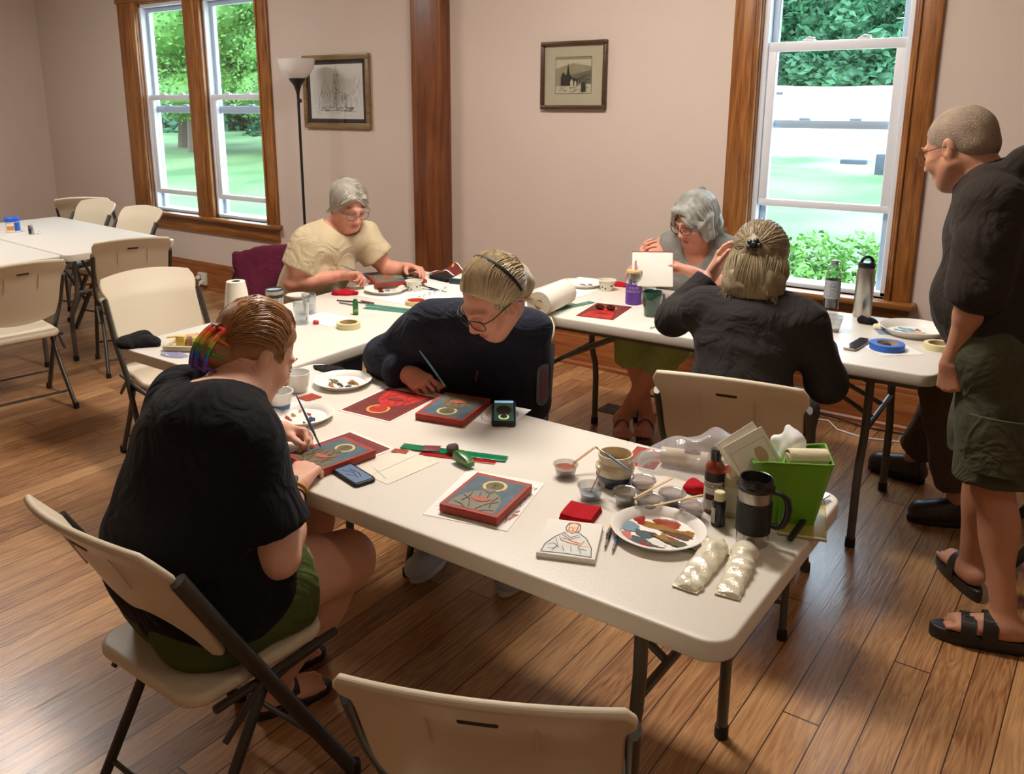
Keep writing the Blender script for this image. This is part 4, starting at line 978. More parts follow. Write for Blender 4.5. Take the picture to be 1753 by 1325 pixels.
def sleeve_patch(rr, w_, h_, m_, name, lift):
    mb = MB(); pts = rrect(w_, h_, min(w_, h_) * .49, 6); a = (L.cross(outw)).normalized(); c0 = S_ + L * .155; vs = []
    for x, y in pts: vs.append(tuple(c0 + L * y + a * math.sin(x / rr) * rr + outw * (math.cos(x / rr) * rr + lift - rr) + outw * .0))
    mb.add(vs, [tuple(range(len(vs)))]); return mb.build(name, m_, sh, 0)
rr = .082
sleeve_patch(rr, .052, .15, mat('grey_patch', (96, 98, 102), .7), 'sleeve_badge', .084); sleeve_patch(rr, .022, .105, mat('badge_wine', (120, 70, 90), .7), 'sleeve_zip', .0865)
M_bl = mat('grey_blond_hair', (186, 166, 130), .5, bump=.6, bscale=80, var=.28, vscale=20, stretch=(1, 1, .3), spec=.45); M_bl2 = mat('blond_strand', (206, 190, 158), .42, spec=.5)
hair(t, HF, base, M_bl, SCAP + [('e', (0, -.10, -.03), (.05, .045, .055), .05)], [((0, .056, .062), (0, .86, -.50))],
     [(220, (-.082, .030, -.015), (-.004, .072, .088), (-.03, -.125, -.055), (-.008, -.125, -.02), (0, -.018, .036), (.089, .110, .098), 1, .0014, M_bl2, .17), (220, (.082, .030, -.015), (.004, .072, .088), (.03, -.125, -.055), (.008, -.125, -.02), (0, -.018, .036), (.089, .110, .098), 1, .0014, M_bl2, .17),
      (40, (-.07, -.06, -.05), (.07, -.06, -.05), (-.09, -.10, -.13), (.02, -.13, -.12), (0, -.018, .030), (.085, .105, .14), .3, .0009, M_bl2)], ripple=.002, seed=4)
brows(t, HF, base, M_bl)
glasses(t, HF, base, mat('dark_frame', (40, 34, 32), .35))
mb = MB(); b = Vector(base); mb.tube([HF.p(.088 * math.cos(a), -.045 + .01 * math.sin(a), .040 + .094 * math.sin(a)) - b for a in [PI * k / 20 for k in range(-2, 23)]], .0035, 8, flat=1.8); mb.build('headband', M_blk, t)
M_snk = mat('grey_sneaker', (176, 186, 190), .7, bump=.3, bscale=150)
def shoe(t, ankle, toe, base, m, msole, name='sneaker', L=.27, q=1.):
    d = Vector((toe[0], toe[1], 0)).normalized(); s = Vector((-d.y, d.x, 0)); a = Vector((ankle[0], ankle[1], 0)); 
    F = Field([a.x - .25, a.y - .25, 0], [a.x + .25, a.y + .25, .18], .005)
    F.cone(a - d * .03 + V(0, 0, .09), a - d * .035 + V(0, 0, .05), .036, .038, .02); F.cone(a - d * .03 + V(0, 0, .046), a + d * .13 + V(0, 0, .038), .038, .044, .03, sq=(V(0, 0, 1), .95)); F.cone(a + V(0, 0, .085), a + d * .12 + V(0, 0, .05), .034, .036, .03)
    F.half((0, 0, .022), (0, 0, -1)); u = F.build(name, m, t, base, relax=1)
    out = []
    for i in range(32):
        k = 2 * PI * i / 32; p = a - Vector((base[0], base[1], 0)) + d * (.052 + math.cos(k) * L * .46) + s * math.sin(k) * .047 * (.9 + .12 * math.cos(k)); out.append((p.x, p.y))
    MB().slab(out, 0, .026, .006, 2).build('sole', msole, u, 50); return u
shoe(t, J['anR'], (.1, -1), base, M_snk, mat('white_sole', (206, 204, 198), .7), L=.24); shoe(t, J['anL'], (.1, -1), base, M_snk, _m['white_sole'])
# ---- beige top, at the left table
base = (-3.36, 3.02, 0); HF = Frame((-3.10, 3.14, 1.15), (.86, -.30, -.42), (0, 0, 1), 1.0)
J = dict(hip=(-3.36, 3.04, .545), mid=(-3.32, 3.05, .71), chest=(-3.25, 3.08, .89), neck=(-3.185, 3.125, 1.025), shR=(-3.20, 2.935, .965), shL=(-3.13, 3.27, .965), elR=(-3.24, 2.86, .785), wrR=(-3.06, 3.03, .815), elL=(-3.04, 3.34, .79), wrL=(-2.93, 3.375, .81),
         knR=(-2.95, 2.95, .535), anR=(-2.95, 2.92, .085), knL=(-2.95, 3.17, .535), anL=(-2.95, 3.15, .085))
hands = [((-3.06, 3.03, .815), (.70, .70, .05), (.35, -.1, -.9), 1, PINCH, (.35, .85, .5)), ((-2.93, 3.375, .815), (.9, -.1, .05), (-.1, -.25, -.95), -1, RELAX)]
M_beige = fabric('beige_jersey', (196, 178, 146), .4, 45, .08, 8)
t, body, sh, tips2, ax = person('person', 'person with short grey hair and glasses in a beige top', base, ('rosy', (212, 150, 126)), (182, 114, 98), HF, J, wid=1.0, dep=1.15, bust=.02, belly=.01, arm=1.08, hands=hands,
    shirt=dict(m=M_beige, o=.016, sleeve=.62, so=.014, flare=.02, hem=-.06, neck=(.10, .02, .07), ripple=.004, rf=42, seed=12), pants=dict(m=M_jean, len=1.9, o=.014, name='trousers'))
M_gr = mat('grey_hair', (158, 150, 138), .5, bump=.6, bscale=80, var=.25, vscale=20, stretch=(1, 1, .3), spec=.45); M_gr2 = mat('grey_strand', (182, 175, 162), .42, spec=.5)
hair(t, HF, base, M_gr, SCAP + [('c', (-.076, -.01, .02), (-.078, -.008, -.045), .016, .012, .02), ('c', (.076, -.01, .02), (.078, -.008, -.045), .016, .012, .02), ('e', (0, -.06, -.03), (.072, .052, .06), .03), ('c', (.03, .085, .075), (.066, .062, .04), .020, .014, .02), ('c', (-.03, .080, .075), (-.066, .058, .03), .018, .014, .02)], [((0, .078, .062), (0, .80, -.60))],
     [(130, (.022, .082, .085), (.020, -.10, .11), (.082, .055, .012), (.07, -.08, -.08), (0, -.012, .036), (.091, .111, .099), 1, .0013, M_gr2), (130, (.018, .082, .085), (.014, -.10, .11), (-.082, .050, .008), (-.07, -.08, -.08), (0, -.012, .036), (.091, .111, .099), 1, .0013, M_gr2)], ripple=.0015, seed=6)
brows(t, HF, base, M_gr); glasses(t, HF, base, _m['dark_frame'], r=.0012)
# maroon jacket over the chair back
F = Field((-3.85, 2.60, .3), (-3.3, 3.30, .95), .008); c0 = Vector((-3.36, 2.98, 0)); fx = unit((.93, -.36, 0)); rx = fx.cross(V(0, 0, 1))
for k in range(9):
    x = (k - 4) * .052; b0 = c0 - fx * (.270 + .012 * (1 - (x / .21) ** 2)) + rx * x
    F.cone(b0 + V(0, 0, .872), b0 + fx * .15 + V(0, 0, .58 + .02 * math.sin(k * 2.1)), .024, .022, .035)
    F.cone(b0 + V(0, 0, .868 - .05 * (x / .21) ** 4), b0 - fx * .035 + V(0, 0, .47 + .03 * math.sin(k * 1.7)), .026, .036, .035)
F.cone(c0 - fx * .27 - rx * .22 + V(0, 0, .84), c0 - fx * .33 - rx * .26 + V(0, 0, .42), .03, .04, .03)
F.ripple(.004, 45, 2, 5)
tag(F.build('jacket', fabric('maroon_fleece', (84, 26, 46), .5, 60), None, None, 1), 'maroon jacket hung over the chair back behind the beige top', 'jacket')
# ---- grey-haired person by the wall
base = (-1.70, 4.16, 0); HF = Frame((-1.655, 4.0, 1.09), (-.30, -.86, -.38), (0, 0, 1), 1.02)
J = dict(hip=(-1.72, 4.22, .545), mid=(-1.70, 4.17, .71), chest=(-1.67, 4.11, .865), neck=(-1.655, 4.06, .985), shR=(-1.835, 4.08, .925), shL=(-1.49, 4.13, .925), elR=(-1.90, 3.88, .80), wrR=(-1.80, 3.74, .88), elL=(-1.44, 3.90, .79), wrL=(-1.555, 3.755, .885),
         knR=(-1.84, 3.76, .535), anR=(-1.80, 3.88, .085), knL=(-1.64, 3.76, .535), anL=(-1.90, 3.80, .085))
hands = [((-1.80, 3.74, .88), (.2, -.3, .92), (.75, .5, 0), 1, RELAX), ((-1.555, 3.755, .885), (-.80, -.35, .38), (-.25, -.1, -.95), -1, ((8, 14, 8), (10, 16, 8), (14, 18, 10), (18, 20, 12)), (.5, .6, .5))]
t, body, sh, tips5, ax = person('person', 'person with a grey bob and dark glasses in a sleeveless top, holding up a board', base, ('rosy', (212, 150, 126)), (182, 114, 98), HF, J, wid=1.12, dep=1.2, bust=.03, belly=.02, arm=1.15, jaw=1.08, hands=hands,
    feet=[((-1.80, 3.88, .085), (.3, -.95), .03, .14), ((-1.90, 3.80, .085), (.5, -.85), .03, .14)],
    shirt=dict(m=fabric('grey_knit', (126, 124, 118), .4, 60), o=.014, sleeve=0, hem=-.06, neck=(.062, .075, .03, .11, .12), holes=[((-1.875, 4.065, .925), .060), ((-1.45, 4.125, .925), .060)], ripple=.002, name='sleeveless_top'),
    pants=dict(m=fabric('lime_cotton', (156, 172, 104), .4, 50), len=1.28, o=.030, flare=.05, ripple=.006, name='skirt'))
M_ash = mat('ash_hair', (150, 150, 142), .48, bump=.6, bscale=80, var=.28, vscale=20, stretch=(1, 1, .3), spec=.5); M_ash2 = mat('ash_strand', (178, 178, 170), .4, spec=.5)
hair(t, HF, base, M_ash, [('e', (0, -.018, .036), (.090, .108, .098), .01), ('c', (-.080, .0, .02), (-.086, .012, -.075), .026, .016, .02), ('c', (.080, .0, .02), (.086, .012, -.075), .026, .016, .02), ('e', (0, -.060, -.045), (.090, .060, .075), .03), ('c', (.02, .085, .085), (.080, .058, .0), .020, .016, .02), ('c', (-.0, .085, .085), (-.080, .058, .0), .020, .016, .02), ('c', (-.082, .05, .0), (-.084, .045, -.075), .016, .012, .02), ('c', (.082, .05, .0), (.084, .045, -.075), .016, .012, .02)], (), 
     [(170, (.012, .095, .085), (.010, -.10, .12), (.092, .060, -.070), (.08, -.09, -.10), (0, -.012, .020), (.099, .114, .116), 1, .0013, M_ash2), (170, (.008, .095, .085), (.004, -.10, .12), (-.092, .060, -.070), (-.08, -.09, -.10), (0, -.012, .020), (.099, .114, .116), 1, .0013, M_ash2)], sub=[((0, .105, -.03), (.058, .075, .105), .01)], ripple=.0015, seed=9)
brows(t, HF, base, M_ash); glasses(t, HF, base, mat('plum_frame', (66, 34, 44), .35), r=.0022, h=.019)
sandal(t, J['anR'], (.3, -.95), base, mat('brown_leather', (92, 68, 52), .6), .24, .044, 1); sandal(t, J['anL'], (.5, -.85), base, _m['brown_leather'], .24, .044, 1)
# ---- black top seen from behind
base = (-.95, 2.82, 0); HF = Frame((-.995, 2.985, 1.12), (-.12, .93, -.35), (0, 0, 1), 1.02)
J = dict(hip=(-.965, 2.80, .545), mid=(-.975, 2.83, .70), chest=(-.985, 2.88, .88), neck=(-.99, 2.93, 1.0), shR=(-.82, 2.93, .945), shL=(-1.155, 2.885, .945), elR=(-.745, 2.975, .735), wrR=(-.83, 3.21, .80), elL=(-1.315, 3.03, .86), wrL=(-1.215, 3.14, 1.03),
         knR=(-.90, 3.22, .535), anR=(-.86, 3.2, .085), knL=(-1.07, 3.22, .535), anL=(-1.08, 3.2, .085))
hands = [((-1.215, 3.14, 1.03), (.35, .0, .92), (.85, -.1, -.2), -1, ((15, 20, 10), (20, 24, 12), (24, 28, 14), (28, 30, 14)), (.3, .8, .3)), ((-.83, 3.21, .80), (-.3, .9, -.1), (0, 0, -1), 1, RELAX)]
M_char = fabric('charcoal_jersey', (48, 44, 44), .3, 60, .06, 10)
t, body, sh, tips4, ax = person('person', 'person with half-up ash-blond hair in a charcoal long-sleeved top, back to us', base, ('fair', (222, 170, 146)), (182, 114, 98), HF, J, wid=1.02, dep=1.05, bust=.02, arm=1.0, hands=hands,
    shirt=dict(m=M_char, o=.012, sleeve=1.86, so=.010, hem=-.06, neck=(.098, -.015, .060), ripple=.0035, rf=36, seed=21, name='long_sleeved_top'), pants=dict(m=fabric('grey_trousers', (96, 96, 92)), len=1.9, name='trousers'))
M_hb = mat('ash_blond_hair', (132, 116, 88), .48, bump=.6, bscale=70, var=.3, vscale=18, stretch=(1, 1, .3), spec=.5); M_hb2 = mat('ash_blond_strand', (168, 152, 122), .42, spec=.5)
hair(t, HF, base, M_hb, [('e', (0, -.018, .036), (.088, .108, .096), .01), ('e', (0, -.066, -.05), (.088, .060, .090), .04), ('e', (-.03, -.085, -.10), (.055, .045, .055), .03), ('e', (.035, -.085, -.095), (.055, .045, .055), .03), ('c', (-.075, -.05, -.03), (-.082, -.06, -.13), .03, .018, .02), ('c', (.075, -.05, -.03), (.085, -.06, -.14), .03, .016, .02), ('e', (0, -.118, .020), (.030, .020, .022), .02)], [((0, .06, .06), (0, .85, -.53))],
     [(240, (-.086, .02, .0), (-.01, .03, .13), (-.02, -.126, .022), (-.004, -.126, .035), (0, -.018, .034), (.091, .112, .100), 1, .0013, M_hb2), (240, (.086, .02, .0), (.01, .03, .13), (.02, -.126, .022), (.004, -.126, .035), (0, -.018, .034), (.091, .112, .100), 1, .0013, M_hb2),
      (260, (-.088, -.06, .02), (.088, -.06, .02), (-.085, -.10, -.145), (.088, -.10, -.15), (0, -.045, -.06), (.098, .092, .135), 1, .0012, M_hb2), (110, (-.02, -.125, .015), (.02, -.125, .015), (-.06, -.115, -.12), (.06, -.115, -.12), (0, -.045, -.06), (.098, .096, .135), 1, .0012, M_hb2)], ripple=.003, seed=14)
c = MB(); c.ball(tuple(HF.p(0, -.142, .026)), .011, 10, 8)
for k in range(5): a = k * 1.25; c.ball(tuple(HF.p(.017 * math.cos(a), -.138, .026 + .014 * math.sin(a))), (.010, .010, .008), 10, 6)
tag(c.build('hair_clip', mat('clip_black', (24, 22, 24), .25, spec=.7)), 'small black flower clip in the ash-blond hair', 'hair clip')
# ---- standing person at the right
base = (-.28, 3.08, 0); HF = Frame((-.465, 3.165, 1.508), (-.86, .36, -.38), (0, 0, 1), 1.04)
J = dict(hip=(-.27, 3.11, .93), mid=(-.29, 3.12, 1.08), chest=(-.33, 3.13, 1.27), neck=(-.385, 3.15, 1.41), shL=(-.33, 2.965, 1.355), shR=(-.36, 3.31, 1.355), elL=(-.335, 2.91, 1.12), wrL=(-.385, 2.955, .88), elR=(-.34, 3.40, 1.10), wrR=(-.26, 3.36, .88),
         knL=(-.235, 2.985, .49), anL=(-.145, 2.925, .085), knR=(-.29, 3.19, .49), anR=(-.285, 3.235, .085), hipL=(-.26, 3.02, .90), hipR=(-.28, 3.20, .90))
hands = [((-.385, 2.955, .88), (.02, .05, -1), (.55, .82, 0), -1, FIST, (.3, .8, .5), 1.05), ((-.26, 3.36, .88), (-.1, -.1, -.95), (0, -1, 0), 1, RELAX)]
t, body, sh, tips6, ax = person('person', 'standing person in a dark hoodie and cargo shorts, looking down at the table', base, ('tan', (190, 136, 108)), (160, 96, 84), HF, J, wid=1.0, dep=1.18, belly=.02, arm=1.02, leg=.98, stand=True, neck_r=.060, jaw=1.1, hands=hands,
    feet=[((-.145, 2.925, .085), (-.94, -.20), .045, .165), ((-.285, 3.235, .085), (-.55, .83), .045, .16)],
    shirt=dict(m=fabric('dark_sweat', (50, 43, 38), .4, 40, .08, 6), o=.022, sleeve=1.16, so=.014, hem=-.02, neck=(.066, .015, .065), ripple=.005, rf=30, seed=31, name='hoodie', cuff=True,
       extra=[((-.36, 3.05, 1.42), (-.27, 3.09, 1.46), .030, .045, .03), ((-.36, 3.26, 1.42), (-.27, 3.21, 1.46), .030, .045, .03), ((-.28, 3.08, 1.475), (-.26, 3.22, 1.475), .050, .050, .03), ((-.24, 3.10, 1.40), (-.23, 3.20, 1.36), .05, .05, .04), ((-.36, 3.05, 1.42), (-.42, 3.12, 1.37), .028, .022, .03)]),
    pants=dict(m=fabric('olive_canvas', (74, 74, 56), .4, 50), len=.93, o=.028, flare=.022, ripple=.0038, name='cargo_shorts'))
po = MB(); po.grid(lambda u, v: (-.305 - base[0] + .15 * u - .01 * v, 2.865 - base[1] - .012 * math.sin(PI * u) + .01 * v, .58 + .17 * v), 8, 6, .012); po.build('cargo_pocket', _m['olive_canvas'], t)
hair(t, HF, base, mat('cropped_grey_hair', (150, 130, 110), .8, bump=.9, bscale=240, var=.15, vscale=30), [('e', (0, -.0145, .030), (.0792, .0995, .0885), .01), ('e', (0, -.055, -.015), (.066, .052, .050), .02)], [((0, .068, .06), (0, .90, -.44)), ((0, 0, -.055), (0, 0, -1))], ripple=.0004)
brows(t, HF, base, M_gr); glasses(t, HF, base, mat('wire_frame', (70, 64, 56), .3, metal=.6), r=.0011)
sandal(t, J['anL'], (-.94, -.20), base, M_sand, .285, .052, 2, heel=.043); sandal(t, J['anR'], (-.55, .83), base, M_sand, .285, .052, 1, heel=.043)
# ---- seated person mostly hidden behind the standing one
base = (-.05, 3.72, 0); HF = Frame((.0, 3.72, 1.16), (-.9, -.1, -.4), (0, 0, 1), 1.0)
J = dict(hip=(.0, 3.72, .545), mid=(.02, 3.72, .71), chest=(.03, 3.72, .89), neck=(.02, 3.72, 1.02), shL=(.0, 3.55, .96), shR=(.0, 3.89, .96), elL=(-.12, 3.50, .72), wrL=(-.30, 3.58, .64), elR=(-.12, 3.94, .72), wrR=(-.30, 3.86, .64),
         knL=(-.50, 3.70, .56), anL=(-.40, 3.735, .085), knR=(-.46, 3.93, .56), anR=(-.64, 4.08, .085), hipL=(-.02, 3.63, .54), hipR=(-.02, 3.82, .54))
hands = [((-.30, 3.58, .64), (-.9, .2, .0), (0, 0, -1), -1, RELAX), ((-.30, 3.86, .64), (-.9, -.2, .0), (0, 0, -1), 1, RELAX)]
t, body, sh, tips7, ax = person('person', 'seated person in brown trousers behind the standing one, only the legs in view', base, ('tan', (190, 136, 108)), (160, 96, 84), HF, J, wid=1.1, dep=1.15, hands=hands,
    shirt=dict(m=fabric('brown_shirt', (70, 56, 46)), o=.018, sleeve=1.9, hem=-.06, ripple=.003), pants=dict(m=fabric('brown_twill', (86, 70, 52), .4, 50), len=1.84, o=.022, flare=.012, ripple=.004, name='trousers'))
hair(t, HF, base, M_gr, SCAP, [((0, .06, .06), (0, .85, -.53))], ripple=.001)
M_shoe = mat('dark_brown_leather', (52, 36, 30), .35, bump=.2, bscale=90, spec=.6)
for a, d in ((J['anL'], (-.92, -.38)), (J['anR'], (-.95, .2))):
    u = shoe(t, a, d, base, M_shoe, M_blk, 'closed_sandal')
    d_ = Vector((d[0], d[1], 0)).normalized(); s_ = Vector((-d_.y, d_.x, 0)); a_ = Vector((a[0] - base[0], a[1] - base[1], 0)); mb = MB()
    for q in (.05, .085, .12): mb.grid(lambda x, v: tuple(a_ + d_ * (q - .008 + .016 * v) + s_ * (.046 * math.cos(PI * x)) + V(0, 0, .035 + (.066 - q * .16) * math.sin(PI * x) ** .8)), 14, 2, .003)
    mb.build('straps', M_shoe, u, 60)
# ------------------------------------------------------------------ things on the tables
TZ = .7405
def rect_on(pts, z=TZ):
    """centre, width, height and turn of a flat rectangle whose corners TL, TR, BR, BL the photo shows"""
    P = [on(x, y, z) for x, y in pts]; c = (P[0] + P[1] + P[2] + P[3]) / 4; u = (P[1] - P[0] + P[2] - P[3]) / 2; v = (P[0] - P[3] + P[1] - P[2]) / 2
    return c, u.length, v.length, math.atan2(u.y, u.x)
red = mat('paint_red', (158, 52, 30), .55, var=.12, vscale=30); redd = mat('paint_dark_red', (122, 34, 24), .55); dred = mat('print_maroon', (110, 34, 28), .5, var=.2, vscale=40)
blueg = mat('paint_blue_grey', (70, 92, 104), .6, var=.22, vscale=30); brown = mat('paint_olive_brown', (108, 92, 62), .6, var=.2, vscale=40); brownd = mat('paint_umber', (72, 58, 38), .6); olive = mat('paint_olive', (96, 88, 44), .6, var=.2, vscale=50)
gold = mat('paint_pale_gold', (214, 186, 112), .5, var=.1, vscale=60); orange = mat('print_orange', (226, 150, 60), .5, var=.12, vscale=60); rose = mat('paint_rose', (176, 84, 60), .6); greyf = mat('paint_grey', (122, 116, 98), .6)
wht = mat('white_paper', (232, 228, 218), .8, var=.02, vscale=12); wht2 = mat('tracing_paper', (224, 216, 198), .8); pap = mat('copy_paper', (236, 233, 226), .75); brightred = mat('print_red', (190, 40, 34), .5, var=.2, vscale=30)
def sy(ps, w, h): return [(x * w / 2, y * h / 2) for x, y in ps]
def icon(w, h, kind='paint', border=.12):
    b = 1 - border; B = lambda ps: sy(ps, w, h); r = w / 2
    if kind == 'paint': bgm, robe, fold, hal, hd, edge = blueg, brown, brownd, gold, olive, red
    elif kind == 'grey': bgm, robe, fold, hal, hd, edge = blueg, greyf, brownd, gold, olive, red
    else: bgm, robe, fold, hal, hd, edge = dred, brightred, redd, orange, brightred, redd
    hy = .46
    body = [(-.80, -b), (-.76, -.55), (-.66, -.25), (-.48, -.02), (-.26, .10), (-.16, .22), (.16, .22), (.28, .10), (.50, -.04), (.66, -.28), (.74, -.6), (.78, -b)]
    S = [(edge, rrect(w, h, .001, 1)), (bgm, B([(-b, -b), (b, -b), (b, b * .97), (-b, b * .97)])), (robe, B(body)),
         (hal, ell(0, hy * h / 2, .40 * r, .40 * r, 28)), (bgm if kind != 'print' else dred, ell(0, hy * h / 2, .30 * r, .30 * r, 28)), (hd, ell(0, hy * h / 2, .25 * r, .29 * r, 24)), (robe, B([(-.24, .14), (-.14, .26), (.14, .26), (.24, .14), (.1, .05), (-.1, .05)])),
         (fold, sum([ribbon(B(p), .0022) for p in ([(-.2, .2), (-.1, .1), (.1, .1), (.2, .2)], [(-.6, -.3), (-.3, -.45), (-.1, -.8)], [(.6, -.3), (.32, -.5), (.15, -.85)], [(-.45, -.05), (-.4, -.3), (-.5, -.6)], [(.45, -.08), (.4, -.35), (.5, -.65)], [(-.2, .0), (-.1, -.25), (.0, -.3)], [(-.7, -.7), (-.4, -.75), (-.2, -b)], [(.7, -.75), (.45, -.8), (.3, -b)], [(.1, 0), (.15, -.2)])], [])),
         (rose if kind != 'print' else redd, B([(-.34, -.34), (-.12, -.26), (.02, -.22), (.14, -.24), (.34, -.24), (.26, -.36), (.10, -.46), (-.15, -.46)])),
         (fold, ribbon(B([(-.09, hy + .06), (-.03, hy + .05)]), .0018) + ribbon(B([(.09, hy + .06), (.03, hy + .05)]), .0018) + ribbon(B([(0, hy + .04), (0, hy - .05)]), .0014) + ribbon(B([(-.06, hy - .1), (.06, hy - .1)]), .0016))]
    return S
def board(label, pts, kind, th=.020, z=None, group='painted boards'):
    zz = (z or TZ) + th; c, w_, h_, r = rect_on(pts, zz); t = thing('painted_board', label, 'painting', (c.x, c.y, zz - th), r, group)
    MB().rbox(-w_ / 2, w_ / 2, -h_ / 2, h_ / 2, 0, th, .002).build('panel', red, t); art('painting', t, icon(w_, h_, kind), th + .0002); return t
def sheet(name, label, cat, pts, m=pap, shapes=(), z=TZ, th=.0006, wave=.0, group=None):
    c, w_, h_, r = rect_on(pts, z); t = thing(name, label, cat, (c.x, c.y, z), r, group)
    mb = MB(); mb.grid(lambda u, v: ((u - .5) * w_, (v - .5) * h_, th + wave * (math.sin(u * 5 + 1) * math.sin(v * 4)) ** 2), 14, 10, th); mb.build('sheet', m, t)
    if shapes: art('printing', t, shapes(w_, h_), th + .0004 + wave * .3)
    return t
# prints and boards on the near table
sheet('printed_sheet', 'red icon print half under the board being painted by the auburn-haired person', 'print', [(598, 737), (673, 766), (545, 823), (470, 785)], shapes=lambda w_, h_: [(s, p) for s, p in icon(w_ * .92, h_ * .92, 'print')])
board('painted board with a haloed head pointing right, being painted by the auburn-haired person', [(591, 748), (647, 771), (541, 806), (490, 778)], 'paint', z=TZ + .0015)
sheet('printed_sheet', 'red icon print lying left of the board before the navy fleece', 'print', [(674, 726), (585, 703), (659, 662), (744, 679)], shapes=lambda w_, h_: [(s, p) for s, p in icon(w_ * .94, h_ * .94, 'print')])
board('painted board with its haloed head towards us, before the navy fleece', [(795, 722), (716, 708), (757, 671), (838, 682)], 'paint')
sheet('paper_sheet', 'white paper under the painted board with a grey figure', 'paper', [(803, 804), (933, 828), (868, 909), (722, 881)], wave=.0015, shapes=lambda w_, h_: [(rose, strokes(40, 26, (w_ * .36, w_ * .45, -h_ * .4, h_ * .4), .018, .0022, 1.2)), (ink3, strokes(41, 14, (-w_ * .46, -w_ * .38, -h_ * .4, h_ * .2), .02, .0012, .9))])
board('painted board with a grey robed figure upright to us, on white paper', [(813, 808), (907, 828), (856, 888), (756, 863)], 'grey', z=TZ + .003)
def draw_lines(ps, w_, h_, lw=.0018): return sum([ribbon(sy(p, w_, h_), lw) for p in ps], [])
sheet('drawing_sheet', 'white drawing sheet under the phone by the navy fleece', 'paper', [(838, 688), (908, 702), (868, 733), (806, 722)], shapes=lambda w_, h_: [(ink, draw_lines([arc(0, 0, .8, .75, 200, 520, 20), arc(-.3, 0, .3, .3, 0, 300)], w_, h_)), (wht2, ell(-w_ * .1, 0, w_ * .15, h_ * .2))])
sheet('folded_tissue', 'thin cream tracing paper right of the black phone near the edge', 'paper', [(688, 768), (748, 788), (668, 833), (615, 806)], m=wht2, wave=.002, shapes=lambda w_, h_: [(ink3, draw_lines([[(-.2, .95), (-.1, -.9)], [(-.8, -.5), (.6, -.8)]], w_, h_, .0009))])
def phone(label, pts, th=.009, screen=None, case=M_blk):
    c, w_, h_, r = rect_on(pts, TZ + th); t = thing('phone', label, 'phone', (c.x, c.y, TZ), r)
    MB().slab(rrect(w_, h_, .012, 5), .0003, th, .003, 3).build('case', case, t)
    art('screen', t, screen(w_, h_), th + .0002); return t
scr = mat('phone_glass', (38, 44, 54), .08, spec=.8); scb = mat('lit_screen', (90, 108, 130), .3, emit=.35); scg = mat('lit_screen_green', (60, 84, 70), .3, emit=.3); scw = mat('lit_screen_pale', (206, 222, 160), .3, emit=.5); scd = mat('lit_screen_blue', (150, 190, 220), .3, emit=.5)
phone('black phone lying right of the first painted board, showing a grey picture', [(597, 790), (644, 817), (610, 832), (566, 802)], screen=lambda w_, h_: [(scr, rrect(w_ * .92, h_ * .95, .009, 4)), (scb, rrect(w_ * .86, h_ * .80, .004, 3)), (scr, draw_lines([[(-.6, -.5), (0, .1), (.6, -.2)], [(-.5, .3), (.2, .5), (.6, .2)], [(-.1, -.7), (.3, -.3)], [(-.4, .0), (-.1, .4)]], w_ * .8, h_ * .8, .0022))])
phone('phone in a thick black case showing a haloed figure, by the navy fleece', [(843, 684), (884, 684), (882, 724), (841, 723)], .014, screen=lambda w_, h_: [(scr, rrect(w_ * .9, h_ * .95, .006, 4)), (scg, rrect(w_ * .82, h_ * .88, .003, 3)), (scd, [(-w_ * .4, h_ * .34), (w_ * .4, h_ * .34), (w_ * .4, h_ * .44), (-w_ * .4, h_ * .44)]), (brownd, ell(0, .02 * h_, w_ * .32, h_ * .2)), (scw, ell(0, -h_ * .27, w_ * .22, h_ * .11)), (olive, ell(0, -h_ * .25, w_ * .15, h_ * .09))])
def strip(name, label, cat, pts, m, th=.002, z=TZ, marks=True):
    c, w_, h_, r = rect_on(pts, z + th); t = thing(name, label, cat, (c.x, c.y, z), r); MB().rbox(-w_ / 2, w_ / 2, -h_ / 2, h_ / 2, 0, th, .0008).build('blade', m, t)
    if marks: art('markings', t, [(ink2, [p for k in range(int(w_ / .01)) for p in ribbon([(-w_ / 2 + .006 + k * .01, h_ / 2 - .002), (-w_ / 2 + .006 + k * .01, h_ / 2 - (.008 if k % 5 == 0 else .005))], .0006)])], th + .0002)
    return t
grn = film('green_acrylic', (20, 128, 84), .85, .15); redac = film('red_acrylic', (176, 40, 34), .85, .15); teal = film('teal_acrylic', (40, 140, 120), .85, .15)
strip('ruler', 'red see-through ruler crossing under the green one in the middle of the near table', 'ruler', [(722, 770), (852, 787), (846, 794), (718, 778)], redac)
strip('ruler', 'long green see-through ruler on the near table', 'ruler', [(690, 758), (869, 781), (866, 789), (686, 767)], grn, z=TZ + .0025)
strip('red_strip', 'short dark red strip across the left end of the green ruler', 'strip', [(727, 762), (756, 763), (751, 772), (722, 771)], mat('maroon_card', (112, 34, 40), .5), z=TZ + .005, marks=False)
strip('red_strip', 'short red strip at the top corner of the cream tracing paper', 'strip', [(675, 767), (701, 771), (695, 777), (670, 773)], red, marks=False)
strip('red_strip', 'red strip between the two clear cups and the paint plate', 'strip', [(531, 672), (548, 678), (530, 688), (512, 681)], red, marks=False)
c = on(793, 796, TZ); t = thing('tape_dispenser', 'green plastic tape dispenser on the rulers', 'tape', c, math.radians(-15))
out = [(-.030, 0), (.034, 0), (.036, .012), (.020, .022), (-.010, .030), (-.028, .026), (-.034, .012)]
mb = MB(); mb.slab(list(reversed([(x, -z) for x, z in out])), -.012, .012, .003, 2); o = mb.build('body', mat('green_plastic', (44, 112, 48), .3, spec=.6), t); o.rotation_euler = (-PI / 2, 0, 0); o.location = (0, 0, .006)
MB().rbox(.002, .034, -.0125, .0125, .012, .021, .003).build('clear_tape', mat('amber_tape', (156, 150, 60), .25), t)
